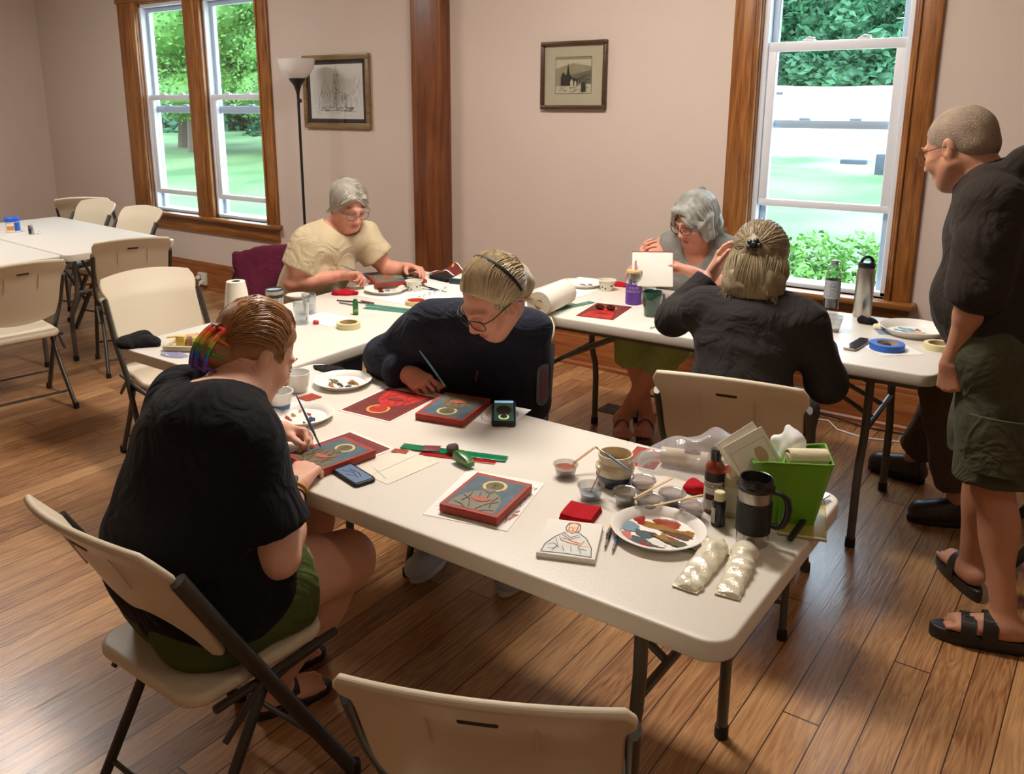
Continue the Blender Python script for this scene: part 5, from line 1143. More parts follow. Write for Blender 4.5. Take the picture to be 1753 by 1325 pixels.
F = Field((-.05, -.05, -.02), (.05, .05, .05), .003); F.ell((0, 0, .013), (.019, .015, .013), None, .01); F.ell((.006, .004, .022), (.010, .009, .007), None, .006); F.ripple(.0015, 160, 3); o = F.build('kneaded_eraser', mat('grey_putty', (84, 72, 64), .8), None); o.location = on(775, 776, TZ + .003); tag(o, 'dark grey kneaded eraser resting on the green ruler', 'eraser')
M_cup = film('milky_cup', (244, 244, 240), .85, .3)
def cloth_lump(name, label, cat, ctr, rx, ry, h, rot, m, seed, n=7, z=TZ):
    rn = random.Random(seed); F = Field((-rx * 1.5, -ry * 1.5, -.01), (rx * 1.5, ry * 1.5, h * 2.2 + .02), .004)
    for _ in range(n):
        a = rn.uniform(0, 6.28); b_ = a + rn.uniform(1.5, 3.5); q, s_ = rn.uniform(.3, .85), rn.uniform(.3, .85)
        F.cone((rx * q * math.cos(a), ry * q * math.sin(a), h * rn.uniform(.2, .7)), (rx * s_ * math.cos(b_), ry * s_ * math.sin(b_), h * rn.uniform(.1, .5)), h * .45, h * .28, h * .5)
    F.ell((0, 0, h * .3), (rx * .8, ry * .8, h * .5), None, h * .6); F.ripple(h * .10, 3.2 / min(rx, ry), seed, 5); F.half((0, 0, .0012), (0, 0, -1))
    o = F.build(name, m, None, relax=1); o.location = (ctr[0], ctr[1], z - .001); o.rotation_euler = (0, 0, rot); return tag(o, label, cat)
blackcl = fabric('black_cloth', (28, 27, 28), .4, 80); redcl = fabric('red_felt', (176, 22, 34), .4, 90)
cloth_lump('cloth', 'black cloth lying behind the first paint plate', 'cloth', on(564, 632), .085, .042, .012, .25, blackcl, 4)
cloth_lump('cloth', 'black cloth in front of the black T-shirt, beside the second clear cup', 'cloth', on(440, 708), .05, .035, .020, .2, blackcl, 14)
def blob(x, y, rx, ry, m, seed, rot=0, wob=.28): return (m, ell(x, y, rx, ry, 40, rot, wob, seed))
def plate(label, px, R, blobs, rot=0, group='paper paint plates', dish=.018):
    c = on(*px); t = thing('paper_plate', label, 'plate', (c.x, c.y, TZ), rot, group)
    MB().lathe([(R * .70, 0), (R * .76, .001), (R * .84, dish * .62), (R * .98, dish), (R, dish + .0015), (R * .98, dish + .0025), (R * .84, dish * .62 + .003), (R * .77, .004), (R * .70, .0028), (.001, .0028)], 48).build('dish', mat('paper_plate_white', (238, 234, 226), .45), t)
    art('paint_blobs', t, [(m, [(x * R * 1.2, y * R * 1.2) for x, y in p]) for m, p in blobs], .0033, .00025); return t
pg = lambda n_, c_: mat('wet_paint_' + n_, c_, .22, spec=.6)
ochre, umber, brick, crim, slate, slate2, blk2, navy, skyb, pink, olv, wpaint = pg('ochre', (158, 112, 50)), pg('umber', (92, 64, 36)), pg('brick', (160, 62, 32)), pg('crimson', (160, 30, 34)), pg('slate', (74, 90, 96)), pg('steel', (120, 150, 162)), pg('dark', (44, 50, 58)), pg('navy', (34, 52, 92)), pg('sky', (90, 160, 190)), pg('pink', (196, 118, 104)), pg('olive', (88, 92, 62)), pg('white', (228, 226, 214))
plate('paint plate behind the two clear cups, with brown, olive and navy dabs', (587, 657), .098, [blob(.05, .28, .22, .16, ochre, 1), blob(.06, .26, .12, .09, umber, 2), blob(-.28, -.22, .20, .12, olv, 3, .2), blob(.10, -.10, .20, .07, blk2, 4, .2), blob(.35, .10, .12, .09, navy, 5), blob(.48, -.14, .14, .07, crim, 6), blob(.12, -.34, .28, .07, ochre, 7, .1), blob(-.10, -.05, .16, .06, wpaint, 8)], -.65)
plate('paint plate under the painting hand of the auburn-haired person', (517, 716), .098, [blob(-.2, .2, .12, .05, crim, 11, .3), blob(.2, .22, .18, .10, navy, 12), blob(.45, .02, .12, .06, umber, 13), blob(-.25, -.2, .12, .06, ochre, 14), blob(-.05, -.35, .2, .05, brick, 15, .2), blob(-.5, 0, .1, .05, pink, 16)], -.65)
plate('large paint plate in front, with a brick red patch and many wet colours', (1127, 914), .104, [blob(-.02, .42, .24, .17, brick, 21, 0, .12), blob(-.05, .22, .42, .10, ochre, 22, 0, .3), blob(.42, .28, .22, .10, ochre, 23, .3, .5), blob(.30, .12, .32, .08, umber, 24, .1, .3), blob(-.50, .28, .10, .20, crim, 25, .55, .25), blob(-.52, -.08, .25, .15, slate2, 26, -.4, .2), blob(-.18, -.20, .20, .11, slate, 27, -.3, .3), blob(.02, -.12, .14, .05, blk2, 28, -.3, .3), blob(-.42, -.40, .16, .09, pink, 29, -.3, .25), blob(-.10, -.48, .24, .11, slate, 30, -.2, .3), blob(-.02, -.54, .10, .05, crim, 31, 0, .3), blob(.25, -.12, .24, .10, ochre, 32, -.2, .4), blob(.48, -.20, .26, .09, olv, 33, .1, .4), blob(.30, -.10, .08, .04, brick, 34), blob(.15, -.38, .18, .09, wpaint, 35, 0, .2)], .0)
def tub(name, label, cat, px, r0, r1, h, m, fill=None, fh=.5, rim=.0025, dots=None, group=None, z=TZ):
    c = on(*px); t = thing(name, label, cat, (c.x, c.y, z), 0, group)
    MB().lathe([(r0 * .9, 0), (r0, .0015), (r1, h), (r1 + rim, h), (r1 + rim, h + .002), (r1 - .001, h + .002), (r1 - .0015, h - .002), (r0 - .0012, .0025), (.0005, .0025)], 32).build('cup', m, t)
    if fill: rf = r0 + (r1 - r0) * fh - .0022; MB().lathe([(r0 - .0022, .003), (rf, h * fh), (rf * .9, h * fh + .001), (.0005, h * fh + .0005)], 28).build('contents', fill, t)
    if dots:
        rn = random.Random(5); mb = MB()
        for k in range(14):
            a = k * .83; q = rn.uniform(.25, .85); rr_ = r0 + (r1 - r0) * q + .0006; s_ = .0045; vs = []
            for j in range(8):
                b_ = 2 * PI * j / 8; aa = a + s_ * math.cos(b_) / rr_; z_ = h * q + s_ * math.sin(b_); r2 = r0 + (r1 - r0) * z_ / h + .0006; vs.append((r2 * math.cos(aa), r2 * math.sin(aa), z_))
            mb.add(vs, [tuple(range(8))])
        mb.build('spots', dots, t, 0)
    return t
water = mat('murky_water', (190, 186, 172), .1, spec=.6); cupb = mat('label_blue', (70, 110, 160), .6)
t = tub('water_cup', 'translucent water cup, the farther of two left of the paint plates', 'cup', (511, 668), .030, .041, .062, M_cup, water, .6)
def band(t, r, z0, z1, m, a0=0, a1=6.283, n=24, name='label', r2=None):
    r2 = r2 or r; mb = MB(); vs = [(rr_ * math.cos(a0 + (a1 - a0) * i / n), rr_ * math.sin(a0 + (a1 - a0) * i / n), z) for z, rr_ in ((z0, r), (z1, r2)) for i in range(n + 1)]
    mb.add(vs, [(i, i + 1, n + 2 + i, n + 1 + i) for i in range(n)]); return mb.build(name, m, t)
def camface(loc): return math.atan2(-loc[1], -loc[0])
t = tub('water_cup', 'translucent water cup with a blue print, the nearer of two left of the paint plates', 'cup', (480, 702), .030, .041, .062, M_cup, water, .6); a = camface(t.location); band(t, .0322, .010, .026, cupb, a - .8, a + 1.1, r2=.0350)
def stick(name, label, cat, p, q, w_, th, m, group=None):
    p, q = Vector(p), Vector(q); d = q - p; L_ = d.length; o = MB().slab(rrect(L_, w_, w_ * .45, 4), -th / 2, th / 2, th * .3, 1).build(name, m, None, loc=(p + q) / 2)
    o.rotation_euler = d.to_track_quat('X', 'Z').to_euler(); return tag(o, label, cat, group)
def brush(label, p, q, mh, r=.0026, group=None, tipm=None):
    """p = bristle tip, q = end of the handle"""
    p, q = Vector(p), Vector(q); d = (q - p); L_ = d.length; t = thing('paint_brush', label, 'brush', p, group=group); t.rotation_euler = d.to_track_quat('Z', 'Y').to_euler()
    MB().lathe([(.0003, 0), (r * .7, .006), (r * .9, .014)], 10).build('bristles', tipm or umber, t)
    MB().lathe([(r * .85, .012), (r * .95, .03), (r, .038)], 12).build('ferrule', mat('ferrule_metal', (176, 170, 156), .3, metal=.9), t)
    MB().lathe([(r, .038), (r * 1.35, .06), (r * 1.2, L_ * .5), (r * .7, L_ * .9), (r * .55, L_ - .002), (r * .2, L_)], 12).build('handle', mh, t); return t
blueh = mat('lacquer_blue', (52, 100, 140), .3, spec=.6); tealh = mat('lacquer_teal', (80, 130, 150), .3, spec=.6); woodst = mat('birch_stick', (214, 176, 122), .7, var=.06, vscale=20)
brush('blue-handled brush in the painting hand of the auburn-haired person', on(549, 766, .765), on(507, 676, .925), blueh, .003)
brush('blue-handled brush held over the board by the person in navy fleece', on(766, 666, .77), on(718, 600, .90), tealh, .003)
brush('dark brush in the hand of the person in a beige top', on(640, 476, .775), on(583, 454, .88), blueh, .0025)
# ---- right end of the near table
t = tub('paint_tub', 'small clear tub of red-brown paint with a stick, left of the navy and cream jar', 'paint tub', (968, 814), .023, .030, .032, glassy('clear_plastic', (240, 240, 240), .16, .93, .08), mat('red_brown_paint', (150, 84, 60), .3, var=.15, vscale=90), .75, group=None)
stick('wooden_stick', 'wooden stick leaning out of the red-brown paint tub', 'stick', on(972, 800, .760), on(1018, 766, .80), .008, .002, mat('stick_pinkish', (196, 148, 112), .7))
t = tub('paint_tub', 'small clear tub of grey-blue paint with a pale stick, in front of the jar', 'paint tub', (1011, 853), .023, .031, .034, _m['clear_plastic'], mat('grey_blue_paint', (112, 132, 148), .3, var=.1, vscale=90), .5)
stick('wooden_stick', 'pale wooden stick standing in the grey-blue paint tub', 'stick', on(1010, 845, .752), on(1031, 797, .83), .009, .002, woodst)
c = on(1052, 826); t = thing('ceramic_jar', 'cream jar with a navy lower half and a brush across its mouth', 'jar', (c.x, c.y, TZ)); cer = mat('cream_glaze', (218, 204, 172), .22, spec=.6, coat=.4)
MB().lathe([(.044, .026), (.048, .040), (.048, .050), (.043, .056), (.039, .058), (.041, .062), (.043, .078), (.0425, .081), (.039, .081), (.037, .062), (.043, .045), (.040, .010), (.0005, .008)], 44).build('bowl', cer, t)
MB().lathe([(.036, 0), (.041, .002), (.0455, .014), (.0465, .028), (.0445, .028)], 44, cap=False).build('glaze_band', mat('navy_glaze', (38, 42, 72), .22, spec=.6, coat=.4), t)
MB().lathe([(.0375, .050), (.0370, .0505), (.0005, .0505)], 32).build('water', mat('tan_water', (186, 150, 108), .08, spec=.7), t)
brush('slim blue brush lying across the mouth of the cream and navy jar', on(1018, 764, .842), on(1083, 808, .826), blueh, .0026)
cols = ((96, 92, 60), (142, 92, 70), (92, 86, 64), (44, 62, 110), (112, 104, 86))
for i, ((x, y), cc, lb) in enumerate(zip(((1071, 862), (1100, 841), (1109, 873), (1150, 864), (1184, 886)), cols, ('lidded tub of olive paint, leftmost of the cluster behind the large plate', 'lidded tub of reddish paint, farthest back in the cluster behind the large plate', 'lidded tub of khaki paint, second from the left nearest the large plate', 'lidded tub of blue paint in the cluster behind the large plate', 'lidded tub of pale grey paint beside the small black bottle'))):
    t = tub('paint_tub', lb, 'paint tub', (x, y), .022, .029, .030, _m['clear_plastic'], mat('tub_paint_%d' % i, cc, .35), .6, group='lidded paint tubs'); MB().lathe([(.0315, .0305), (.0325, .032), (.031, .0355), (.027, .035), (.025, .0335), (.012, .0345), (.0005, .0335)], 32).build('lid', glassy('lid_clear', (250, 250, 250), .22, .9, .12), t)
stick('wooden_stick', 'thin wooden stick lying over the lids of the left paint tubs', 'stick', on(1085, 853, .779), on(1152, 818, .785), .0065, .002, woodst)
stick('wooden_stick', 'thin wooden stick lying over the lids of the right paint tubs', 'stick', on(1118, 866, .779), on(1204, 847, .782), .0065, .002, woodst)
# small red felt, folded
c, w_, h_, r = rect_on([(979, 856), (1028, 868), (1016, 893), (955, 882)], .752); t = thing('folded_felt', 'folded red felt square beside the robed figure drawing', 'cloth', (c.x, c.y, TZ), r)
for k in range(3): mb = MB(); mb.grid(lambda u, v: ((u - .5) * w_ * (1 - .03 * k), (v - .5) * h_ * (1 - .04 * k), .0045 * (k + 1) + .0012 * math.sin(5 * u + k) + .001 * math.sin(4 * v)), 12, 10, .004); mb.build('fold', redcl, t)
c, w_, h_, r = rect_on([(941, 886), (1033, 899), (1018, 957), (915, 946)], TZ + .012); t = thing('drawing_block', 'drawing of a robed figure with folded hands on a white block', 'drawing', (c.x, c.y, TZ), r)
MB().rbox(-w_ / 2, w_ / 2, -h_ / 2, h_ / 2, 0, .012, .001).build('block', pap, t); terra = mat('terracotta_line', (190, 104, 72), .7); skinp = mat('peach_wash', (236, 206, 180), .7)
art('figure_drawing', t, [(wht, rrect(w_ * .98, h_ * .98, .001, 1)), (mat('grey_wash', (214, 214, 208), .7, var=.06, vscale=60), sy([(-.85, -.92), (-.8, -.5), (-.55, -.05), (-.2, .3), (.2, .3), (.55, .0), (.82, -.5), (.85, -.92)], w_, h_)), (skinp, ell(.0, h_ * .27, w_ * .12, h_ * .15)), (skinp, ell(.02, -h_ * .14, w_ * .2, h_ * .06, 20, -.15)),
    (ink2, draw_lines([[(-.85, -.92), (-.8, -.5), (-.55, -.05), (-.22, .3)], [(.22, .34), (.55, .05), (.80, -.45), (.86, -.92)], [(-.85, -.92), (.0, -.88), (.86, -.92)], arc(0, .56, .26, .30, -60, 240, 16)], w_, h_, .0016)),
    (ink, draw_lines([[(-.25, .2), (0, .0), (.25, .2)], [(-.3, .1), (0, -.1), (.3, .1)], [(-.5, -.1), (-.35, -.5), (-.5, -.8)], [(.5, -.1), (.35, -.5), (.5, -.8)], [(-.7, -.5), (-.5, -.4), (-.3, -.6)], [(-.65, -.7), (-.4, -.65)], [(.65, -.6), (.4, -.55)], [(-.2, -.5), (-.1, -.75)], [(.1, -.5), (.15, -.75)]], w_, h_, .0012)),
    (terra, draw_lines([arc(0, .78, .22, .08, 180, 0, 8), [(-.16, .72), (-.14, .4), (0, .25), (.14, .4), (.16, .72)], [(-.1, .58), (-.04, .58)], [(.1, .58), (.04, .58)], [(0, .56), (0, .46)], [(-.05, .4), (.05, .4)], [(-.3, -.2), (0, -.3), (.35, -.35)], [(-.28, -.08), (-.1, -.1), (.1, -.2), (.38, -.28)], [(-.3, -.2), (-.38, -.02)]], w_, h_, .0018))], .0122)
brush('tan brush lying left of the large paint plate', on(1037, 919, .745), on(1050, 893, .747), woodst, .003)
brush('blue brush lying under the left rim of the large paint plate', on(1048, 946, .745), on(1062, 905, .748), blueh, .003)
brush('dark brush lying between the tan and blue ones', on(1035, 940, .745), on(1047, 902, .747), M_blk, .0028)
# foil paint tubes
foil = mat('crumpled_tube', (226, 219, 194), .28, metal=.08, bump=.7, bscale=70, spec=.8, var=.12, vscale=30)
def ptube(label, a, b_, w_, seed):
    A, B = on(*a), on(*b_); d = (B - A); L_ = d.length; r_ = math.atan2(d.y, d.x); t = thing('paint_tube', label, 'paint tube', (A.x, A.y, TZ), r_)
    F = Field((-.03, -.06, -.01), (L_ + .03, .06, .05), .0028)
    for k in range(9):
        q = (k / 4 - 1); F.cone((.004, q * w_ * .30, .014), (L_, q * w_ * .42, .0035), .0135 * (1 - .3 * q * q), .003, .012)
    F.ripple(.0024, 150, seed, 8); F.half((0, 0, .001), (0, 0, -1)); F.half((L_, 0, 0), (1, 0, 0)); bo = F.build('tube_body', foil, t)
    MB().rbox(L_ - .010, L_ + .002, -w_ * .52, w_ * .52, .001, .005, .001).build('crimp', foil, t)
    mb = MB(); mb.tube([(-.012, 0, .012), (-.028, 0, .012)], .010, 14); mb.build('cap', mat('tube_cap', (226, 220, 196), .4), t)
    rn = random.Random(seed); mk = []
    for k in range(8): mk += ribbon([(L_ * .45 + k * .0045, -w_ * .22), (L_ * .45 + k * .0045, rn.uniform(0, w_ * .2))], .0011)
    mb = MB()
    for p in mk: mb.add([(x, y, .0275 * (1 - x / L_) + .0065 * x / L_ + .0022) for x, y in p], [(0, 1, 2, 3)])
    mb.build('label_print', ink2, bo, 0)
    return t
ptube('crumpled foil paint tube nearer the large plate', (1226, 944), (1172, 1010), .050, 3); ptube('crumpled foil paint tube nearest the table corner', (1276, 950), (1245, 1022), .046, 8)
# bottles
def bottle(name, label, px, prof, m, capprof, capm, rz=0):
    c = on(*px); t = thing(name, label, 'bottle', (c.x, c.y, TZ), rz); MB().lathe(prof, 32).build('body', m, t); MB().lathe(capprof, 28).build('cap', capm, t); return t
M_bc = mat('black_cap', (30, 24, 28), .25, spec=.6)
t = bottle('paint_bottle', 'tall red-brown paint bottle with a black cap and white label', (1220, 872), [(.020, 0), (.0225, .003), (.0225, .105), (.0215, .112), (.013, .125), (.010, .128)], mat('brick_bottle', (134, 56, 30), .3, spec=.5), [(.0115, .126), (.0125, .128), (.0120, .152), (.0105, .154), (.0005, .154)], M_bc)
a = camface(t.location); band(t, .0228, .010, .078, mat('label_white', (214, 208, 192), .5), a - 1.5, a + 1.5); band(t, .0229, .080, .100, mat('label_dark', (44, 32, 34), .5), a - 1.5, a + 1.5, name='dark_label_band'); band(t, .02295, .034, .048, mat('label_maroon', (82, 30, 40), .5), a - .9, a + .4, name='maroon_label_oval')
def wrap_text(s_, t, r, zc, size, ang, m, name='lettering'):
    vs, fs = text_polys(s_, size); mb = MB(); mb.add([((r) * math.cos(ang + x / r), (r) * math.sin(ang + x / r), zc + y) for x, y, z in vs], fs); return mb.build(name, m, t, 0)
wrap_text('JOSONJA', t, .0232, .064, .0150, a - .12, M_blk)
t = bottle('paint_bottle', 'small black paint bottle with a cream cap beside the black mug', (1229, 897), [(.013, 0), (.0155, .002), (.0155, .052), (.0145, .058), (.009, .064)], mat('black_bottle', (34, 36, 36), .3, spec=.5), [(.0115, .060), (.012, .062), (.0115, .080), (.0100, .0815), (.0005, .0815)], mat('cream_cap', (222, 212, 164), .4))
a = camface(t.location); band(t, .0157, .008, .045, _m['label_white'], a - 1.6, a - .5)
t = bottle('paint_bottle', 'cream paint bottle with a cream cap behind the black mug', (1252, 880), [(.018, 0), (.0205, .003), (.0205, .088), (.0195, .095), (.011, .102)], mat('sage_bottle', (176, 166, 130), .35, spec=.5), [(.0125, .098), (.013, .100), (.0125, .120), (.0110, .122), (.0005, .122)], _m['cream_cap'])
a = camface(t.location); band(t, .0207, .015, .075, mat('label_sage', (196, 190, 160), .6), a - 1.2, a + 1.2)
# mug
steel = mat('brushed_steel', (176, 172, 164), .28, metal=.9, var=.05, vscale=60, stretch=(1, 1, 20))
c = on(1287, 926); t = thing('travel_mug', 'black and steel travel mug with a curved handle at the table edge', 'mug', (c.x, c.y, TZ)); q = 1.0
MB().lathe([(.031, 0), (.0335, .002), (.0340, .028), (.0340, .100), (.0350, .126), (.0345, .128), (.0310, .128)], 44).build('steel_shell', steel, t)
MB().lathe([(.0344, .028), (.0362, .0295), (.0366, .098), (.0346, .100)], 44, cap=False).build('grip_sleeve', mat('black_grip', (26, 25, 25), .55, bump=.1, bscale=200), t)
MB().lathe([(.0350, .124), (.0390, .127), (.0395, .133), (.0345, .137), (.0345, .150), (.0335, .152), (.0315, .151), (.0305, .10), (.0005, .099)], 44).build('rim', mat('black_plastic', (28, 28, 28), .3), t)
MB().lathe([(.0300, .118), (.0295, .1185), (.0005, .1185)], 32).build('coffee', mat('milky_coffee', (168, 124, 82), .15), t)
a = math.atan2(CM[0][1], CM[0][0]) - .35; u = Vector((math.cos(a), math.sin(a), 0))
MB().tube([u * x + V(0, 0, z) for x, z in ((.036, .120), (.052, .119), (.064, .108), (.068, .088), (.066, .064), (.058, .046), (.045, .040), (.036, .042))], [.004, .0055, .0075, .008, .008, .007, .005, .004], 12).build('handle', _m['black_plastic'], t)
# green basket with its contents
gfab = mat('lime_vinyl', (112, 176, 40), .38, spec=.5, bump=.15, bscale=60); gdark = mat('lime_lining', (78, 122, 30), .55)
c = on(1343, 884); rzb = .50; t = thing('fabric_basket', 'lime green soft basket filled with papers, tissue and a rolled towel', 'basket', (c.x, c.y, TZ + .004), rzb)
def loop(w_, h_, z, r=.018, n=6, bulge=0): return [(x, y, z) for x, y in rrect(w_, h_, r, n)]
rings = [loop(.116, .084, 0, .014), loop(.130, .096, .04, .016), loop(.148, .112, .095, .018), loop(.168, .126, .142, .022)]
mb = MB(); n = len(rings[0]); vs = [p for r_ in rings for p in r_]; inn = [(x * .965, y * .955, max(z, .004)) for r_ in rings for x, y, z in r_]
for k, (x, y, z) in enumerate(vs[-n:]): vs[-n + k] = (x, y, z - .012 * math.sin(3.1 * k / n * 2) + (.020 if x > 0 and y > -.02 else 0))
inn[-n:] = [(x * .965, y * .955, z) for x, y, z in vs[-n:]]
N4 = len(vs); mb.add(vs + inn, [(j * n + i, j * n + (i + 1) % n, (j + 1) * n + (i + 1) % n, (j + 1) * n + i) for j in range(3) for i in range(n)] + [tuple(reversed(range(n)))])
k0 = len(mb.v); mb.cur = 1; mb.add(inn, [(j * n + (i + 1) % n, j * n + i, (j + 1) * n + i, (j + 1) * n + (i + 1) % n) for j in range(3) for i in range(n)] + [tuple(range(n))])
mb.cur = 0; mb.add(vs[-n:] + inn[-n:], [(i, (i + 1) % n, n + (i + 1) % n, n + i) for i in range(n)]); mb.build('basket_body', [gfab, gdark], t)
mb = MB(); mb.tube([(x, y, z + .001) for x, y, z in vs[-n:]], .0022, 8, closed=True); mb.build('rim_piping', gfab, t)
mb = MB(); mb.grid(lambda u_, v: (-.080 + .052 * u_ , -.055 + .110 * v, .03 + .100 * (1 - .3 * v) + .012 * math.sin(4 * v)), 6, 8, .003)
mb.grid(lambda u_, v: (-.026 + .012 * math.sin(3 * v), -.052 + .104 * v, .005 + .145 * u_), 8, 8, .003); mb.build('divider', gfab, t)
def in_basket(x, y, z): return Matrix.Translation(t.location) @ Matrix.Rotation(rzb, 4, 'Z') @ Vector((x, y, z))
cardm = mat('cream_card', (238, 232, 214), .7, var=.03, vscale=10); bk_t = t
for k, (lb, off, tl_) in enumerate((('cream card leaning out of the green basket, the front one with a thin ruled frame', (-.066, -.022, .122), .10), ('plain cream card leaning behind the framed one in the green basket', (-.076, -.004, .126), .02))):
    p = in_basket(*off); tt = thing('paper_card', lb, 'card', p); tt.rotation_euler = (PI / 2 - .35, math.radians(-28 - 6 * k), math.radians(38) + tl_)
    MB().rbox(-.050, .050, -.040, .080, -.0012, .0012, .001).build('card', cardm, tt)
    if k == 0: art('ruled_frame', tt, [(ink3, draw_lines([[(-.85, -.55), (.85, -.55), (.85, 1.45), (-.85, 1.45), (-.85, -.55)]], .10, .08, .0008)), (mat('peach_stain', (206, 166, 136), .7), ell(.018, .024, .012, .024, 20, 0, .1, 4))], .0016)
F = Field((-.06, -.06, -.04), (.06, .06, .08), .004); F.cone((-.02, 0, .01), (.01, .01, .035), .022, .012, .02); F.cone((.02, -.01, 0), (-.005, .012, .045), .020, .008, .02); F.cone((0, 0, -.03), (0, 0, .0), .03, .03, .02); F.ripple(.008, 70, 4, 6); o = F.build('tissue', mat('tissue_white', (232, 236, 232), .7, sss=.0), None); o.location = in_basket(.000, .030, .152); tag(o, 'crumpled white tissue at the back of the green basket', 'tissue')
o = MB(); o.tube([(-.045, 0, 0), (-.02, 0, .003), (.02, 0, .002), (.045, 0, -.002)], [.016, .019, .018, .017], 18, flat=.85)
o.grid(lambda u_, v: (-.045 + .09 * u_, .018 * math.cos(v * 3) , .020 * math.sin(v * 3) + .001), 6, 10, .003); o = o.build('rolled_towel', mat('cream_towel', (232, 222, 190), .85, bump=.4, bscale=60), None, loc=in_basket(.030, -.022, .150)); o.rotation_euler = (0, .06, rzb + .25); tag(o, 'rolled cream cloth lying on top of the green basket', 'towel')
c, w_, h_, r = rect_on([(1345, 838), (1428, 846), (1396, 928), (1322, 912)], TZ); t = thing('folder', 'yellow plastic folder lying under the green basket', 'folder', (c.x, c.y, TZ), r); MB().rbox(-w_ / 2, w_ / 2, -h_ / 2, h_ / 2, .0002, .0035, .001).build('cover', mat('amber_vinyl', (178, 160, 74), .25, spec=.6), t); MB().rbox(-w_ / 2, w_ / 2, -h_ / 2, -h_ / 2 + .008, .0036, .006, .001).build('edge_strip', mat('pale_edge', (214, 206, 170), .3), t)
stick('palette_knife', 'black-handled knife lying along the right side of the green basket', 'knife', on(1352, 924, .752), on(1396, 862, .758), .013, .009, M_blk)
stick('spoon_handle', 'short steel handle on the yellow folder beyond the black knife', 'spoon', on(1398, 858, .752), on(1418, 846, .752), .014, .004, steel)
# clear bag with paper inside, red cloths, print corner
F = Field((-.16, -.11, -.01), (.16, .11, .13), .0045)
for a, b_, ra, rb_ in (((-.08, -.01, .025), (.05, .0, .045), .035, .045), ((.05, .0, .04), (.11, .03, .05), .042, .03), ((-.04, .03, .03), (.06, .04, .05), .03, .035), ((-.10, -.03, .012), (-.02, -.04, .02), .014, .02), ((.0, -.04, .02), (.08, -.04, .03), .02, .028)): F.cone(a, b_, ra, rb_, .04)
F.ripple(.011, 62, 6, 8); F.half((0, 0, .001), (0, 0, -1)); o = F.build('plastic_bag', film('clear_polythene', (232, 232, 238), .30, .10, 1), None); c = on(1178, 800); o.location = (c.x, c.y, TZ); o.rotation_euler = (0, 0, .35); tag(o, 'crumpled clear plastic bag behind the paint tubs', 'bag')
t = thing('paper_roll', 'roll of paper with a small red print inside the clear plastic bag', 'paper', (c.x, c.y, TZ + .003), .2); m_ = MB(); m_.tube([(-.07, 0, .022), (.05, .0, .026)], .021, 20); m_.build('roll', mat('beige_paper', (216, 198, 170), .8), t); m_ = MB(); m_.rbox(-.01, .03, -.012, .012, .0445, .0460, .0005); m_.build('print_mark', mat('maroon_print', (96, 44, 50), .6), t)
cloth_lump('cloth', 'red felt bunched against the tall paint bottle', 'cloth', on(1193, 838), .034, .030, .024, 0, redcl, 6); cloth_lump('cloth', 'dark red cloth between the paint bottles and the green basket', 'cloth', on(1256, 822), .040, .026, .034, .3, mat('maroon_felt', (140, 24, 32), .9), 9)
sheet('printed_sheet', 'red print with a grey middle, half under the clear plastic bag', 'print', [(1086, 762), (1160, 775), (1110, 806), (1062, 795)], shapes=lambda w_, h_: [(red, rrect(w_ * .9, h_ * .9, .001, 1)), (greyf, rrect(w_ * .5, h_ * .6, .004, 2))])
# ---- items on the table with the beige top
def plate2(*a, **k): return plate(*a, **k)
board('painted board held by the person in a beige top', [(690, 455), (720, 478), (655, 488), (637, 474)], 'grey', th=.014, z=TZ + .02)
plate('paint plate before the person in a beige top', (660, 499), .105, [blob(-.3, -.15, .3, .12, brick, 41, .1), blob(-.1, .1, .22, .1, slate2, 42), blob(.38, .1, .12, .2, crim, 43), blob(.1, -.2, .3, .1, blk2, 44), blob(0, .35, .25, .12, wpaint, 45)], -.65)
tub('spotted_cup', 'white cup with black spots beside the board held by the beige top', 'cup', (709, 497), .030, .042, .050, mat('white_card', (226, 222, 204), .5), water, .6, dots=M_blk)
cloth_lump('cloth', 'bunched red felt at the elbow side of the beige top', 'cloth', on(590, 503), .085, .045, .022, .5, redcl, 22)
sheet('paper_sheet', 'large white sheet under the spotted cup on the left table', 'paper', [(690, 470), (880, 500), (735, 528), (600, 505)], z=TZ)
def tape(label, px, R, r, h_, m, inner=None, z=TZ):
    c = on(*px); t = thing('tape_roll', label, 'tape', (c.x, c.y, z)); MB().lathe([(r, 0), (R - .001, 0), (R, .001), (R, h_ - .001), (R - .001, h_), (r, h_), (r, 0)], 40, cap=False).build('tape', m, t); MB().lathe([(r, .0005), (r - .0018, .0005), (r - .0018, h_ - .0005), (r, h_ - .0005)], 40, cap=False).build('core', inner or mat('card_core', (176, 148, 108), .8), t); return t
tape('roll of masking tape with a red inside on the white sheet', (712, 520), .050, .040, .018, mat('masking_tape', (214, 196, 148), .6), mat('red_core', (196, 60, 44), .6), TZ + .001); tape('cream masking tape roll at the middle of the left table', (597, 560), .050, .038, .024, mat('cream_tape', (222, 210, 160), .5))
strip('ruler', 'teal ruler on the left table, the farther of two side by side', 'ruler', [(628, 519), (734, 533), (733, 535), (627, 523)], teal); strip('ruler', 'teal ruler on the left table, the nearer of two side by side', 'ruler', [(625, 524), (733, 536), (732, 539), (624, 528)], teal)
c = on(609, 538); t = thing('glue_stick', 'short green marker standing on the left table', 'marker', (c.x, c.y, TZ)); MB().lathe([(.010, 0), (.012, .002), (.012, .030), (.0125, .032), (.0125, .058), (.008, .070), (.0005, .071)], 20).build('barrel', mat('bottle_green', (36, 104, 52), .35), t); band(t, .0126, .014, .028, mat('lime_label', (120, 160, 60), .5))
def pencil(label, a, b_, m, z=.745): o = MB().tube([on(*a, z), on(*b_, z)], .0034, 6).build('pencil', m); return tag(o, label, 'pencil')
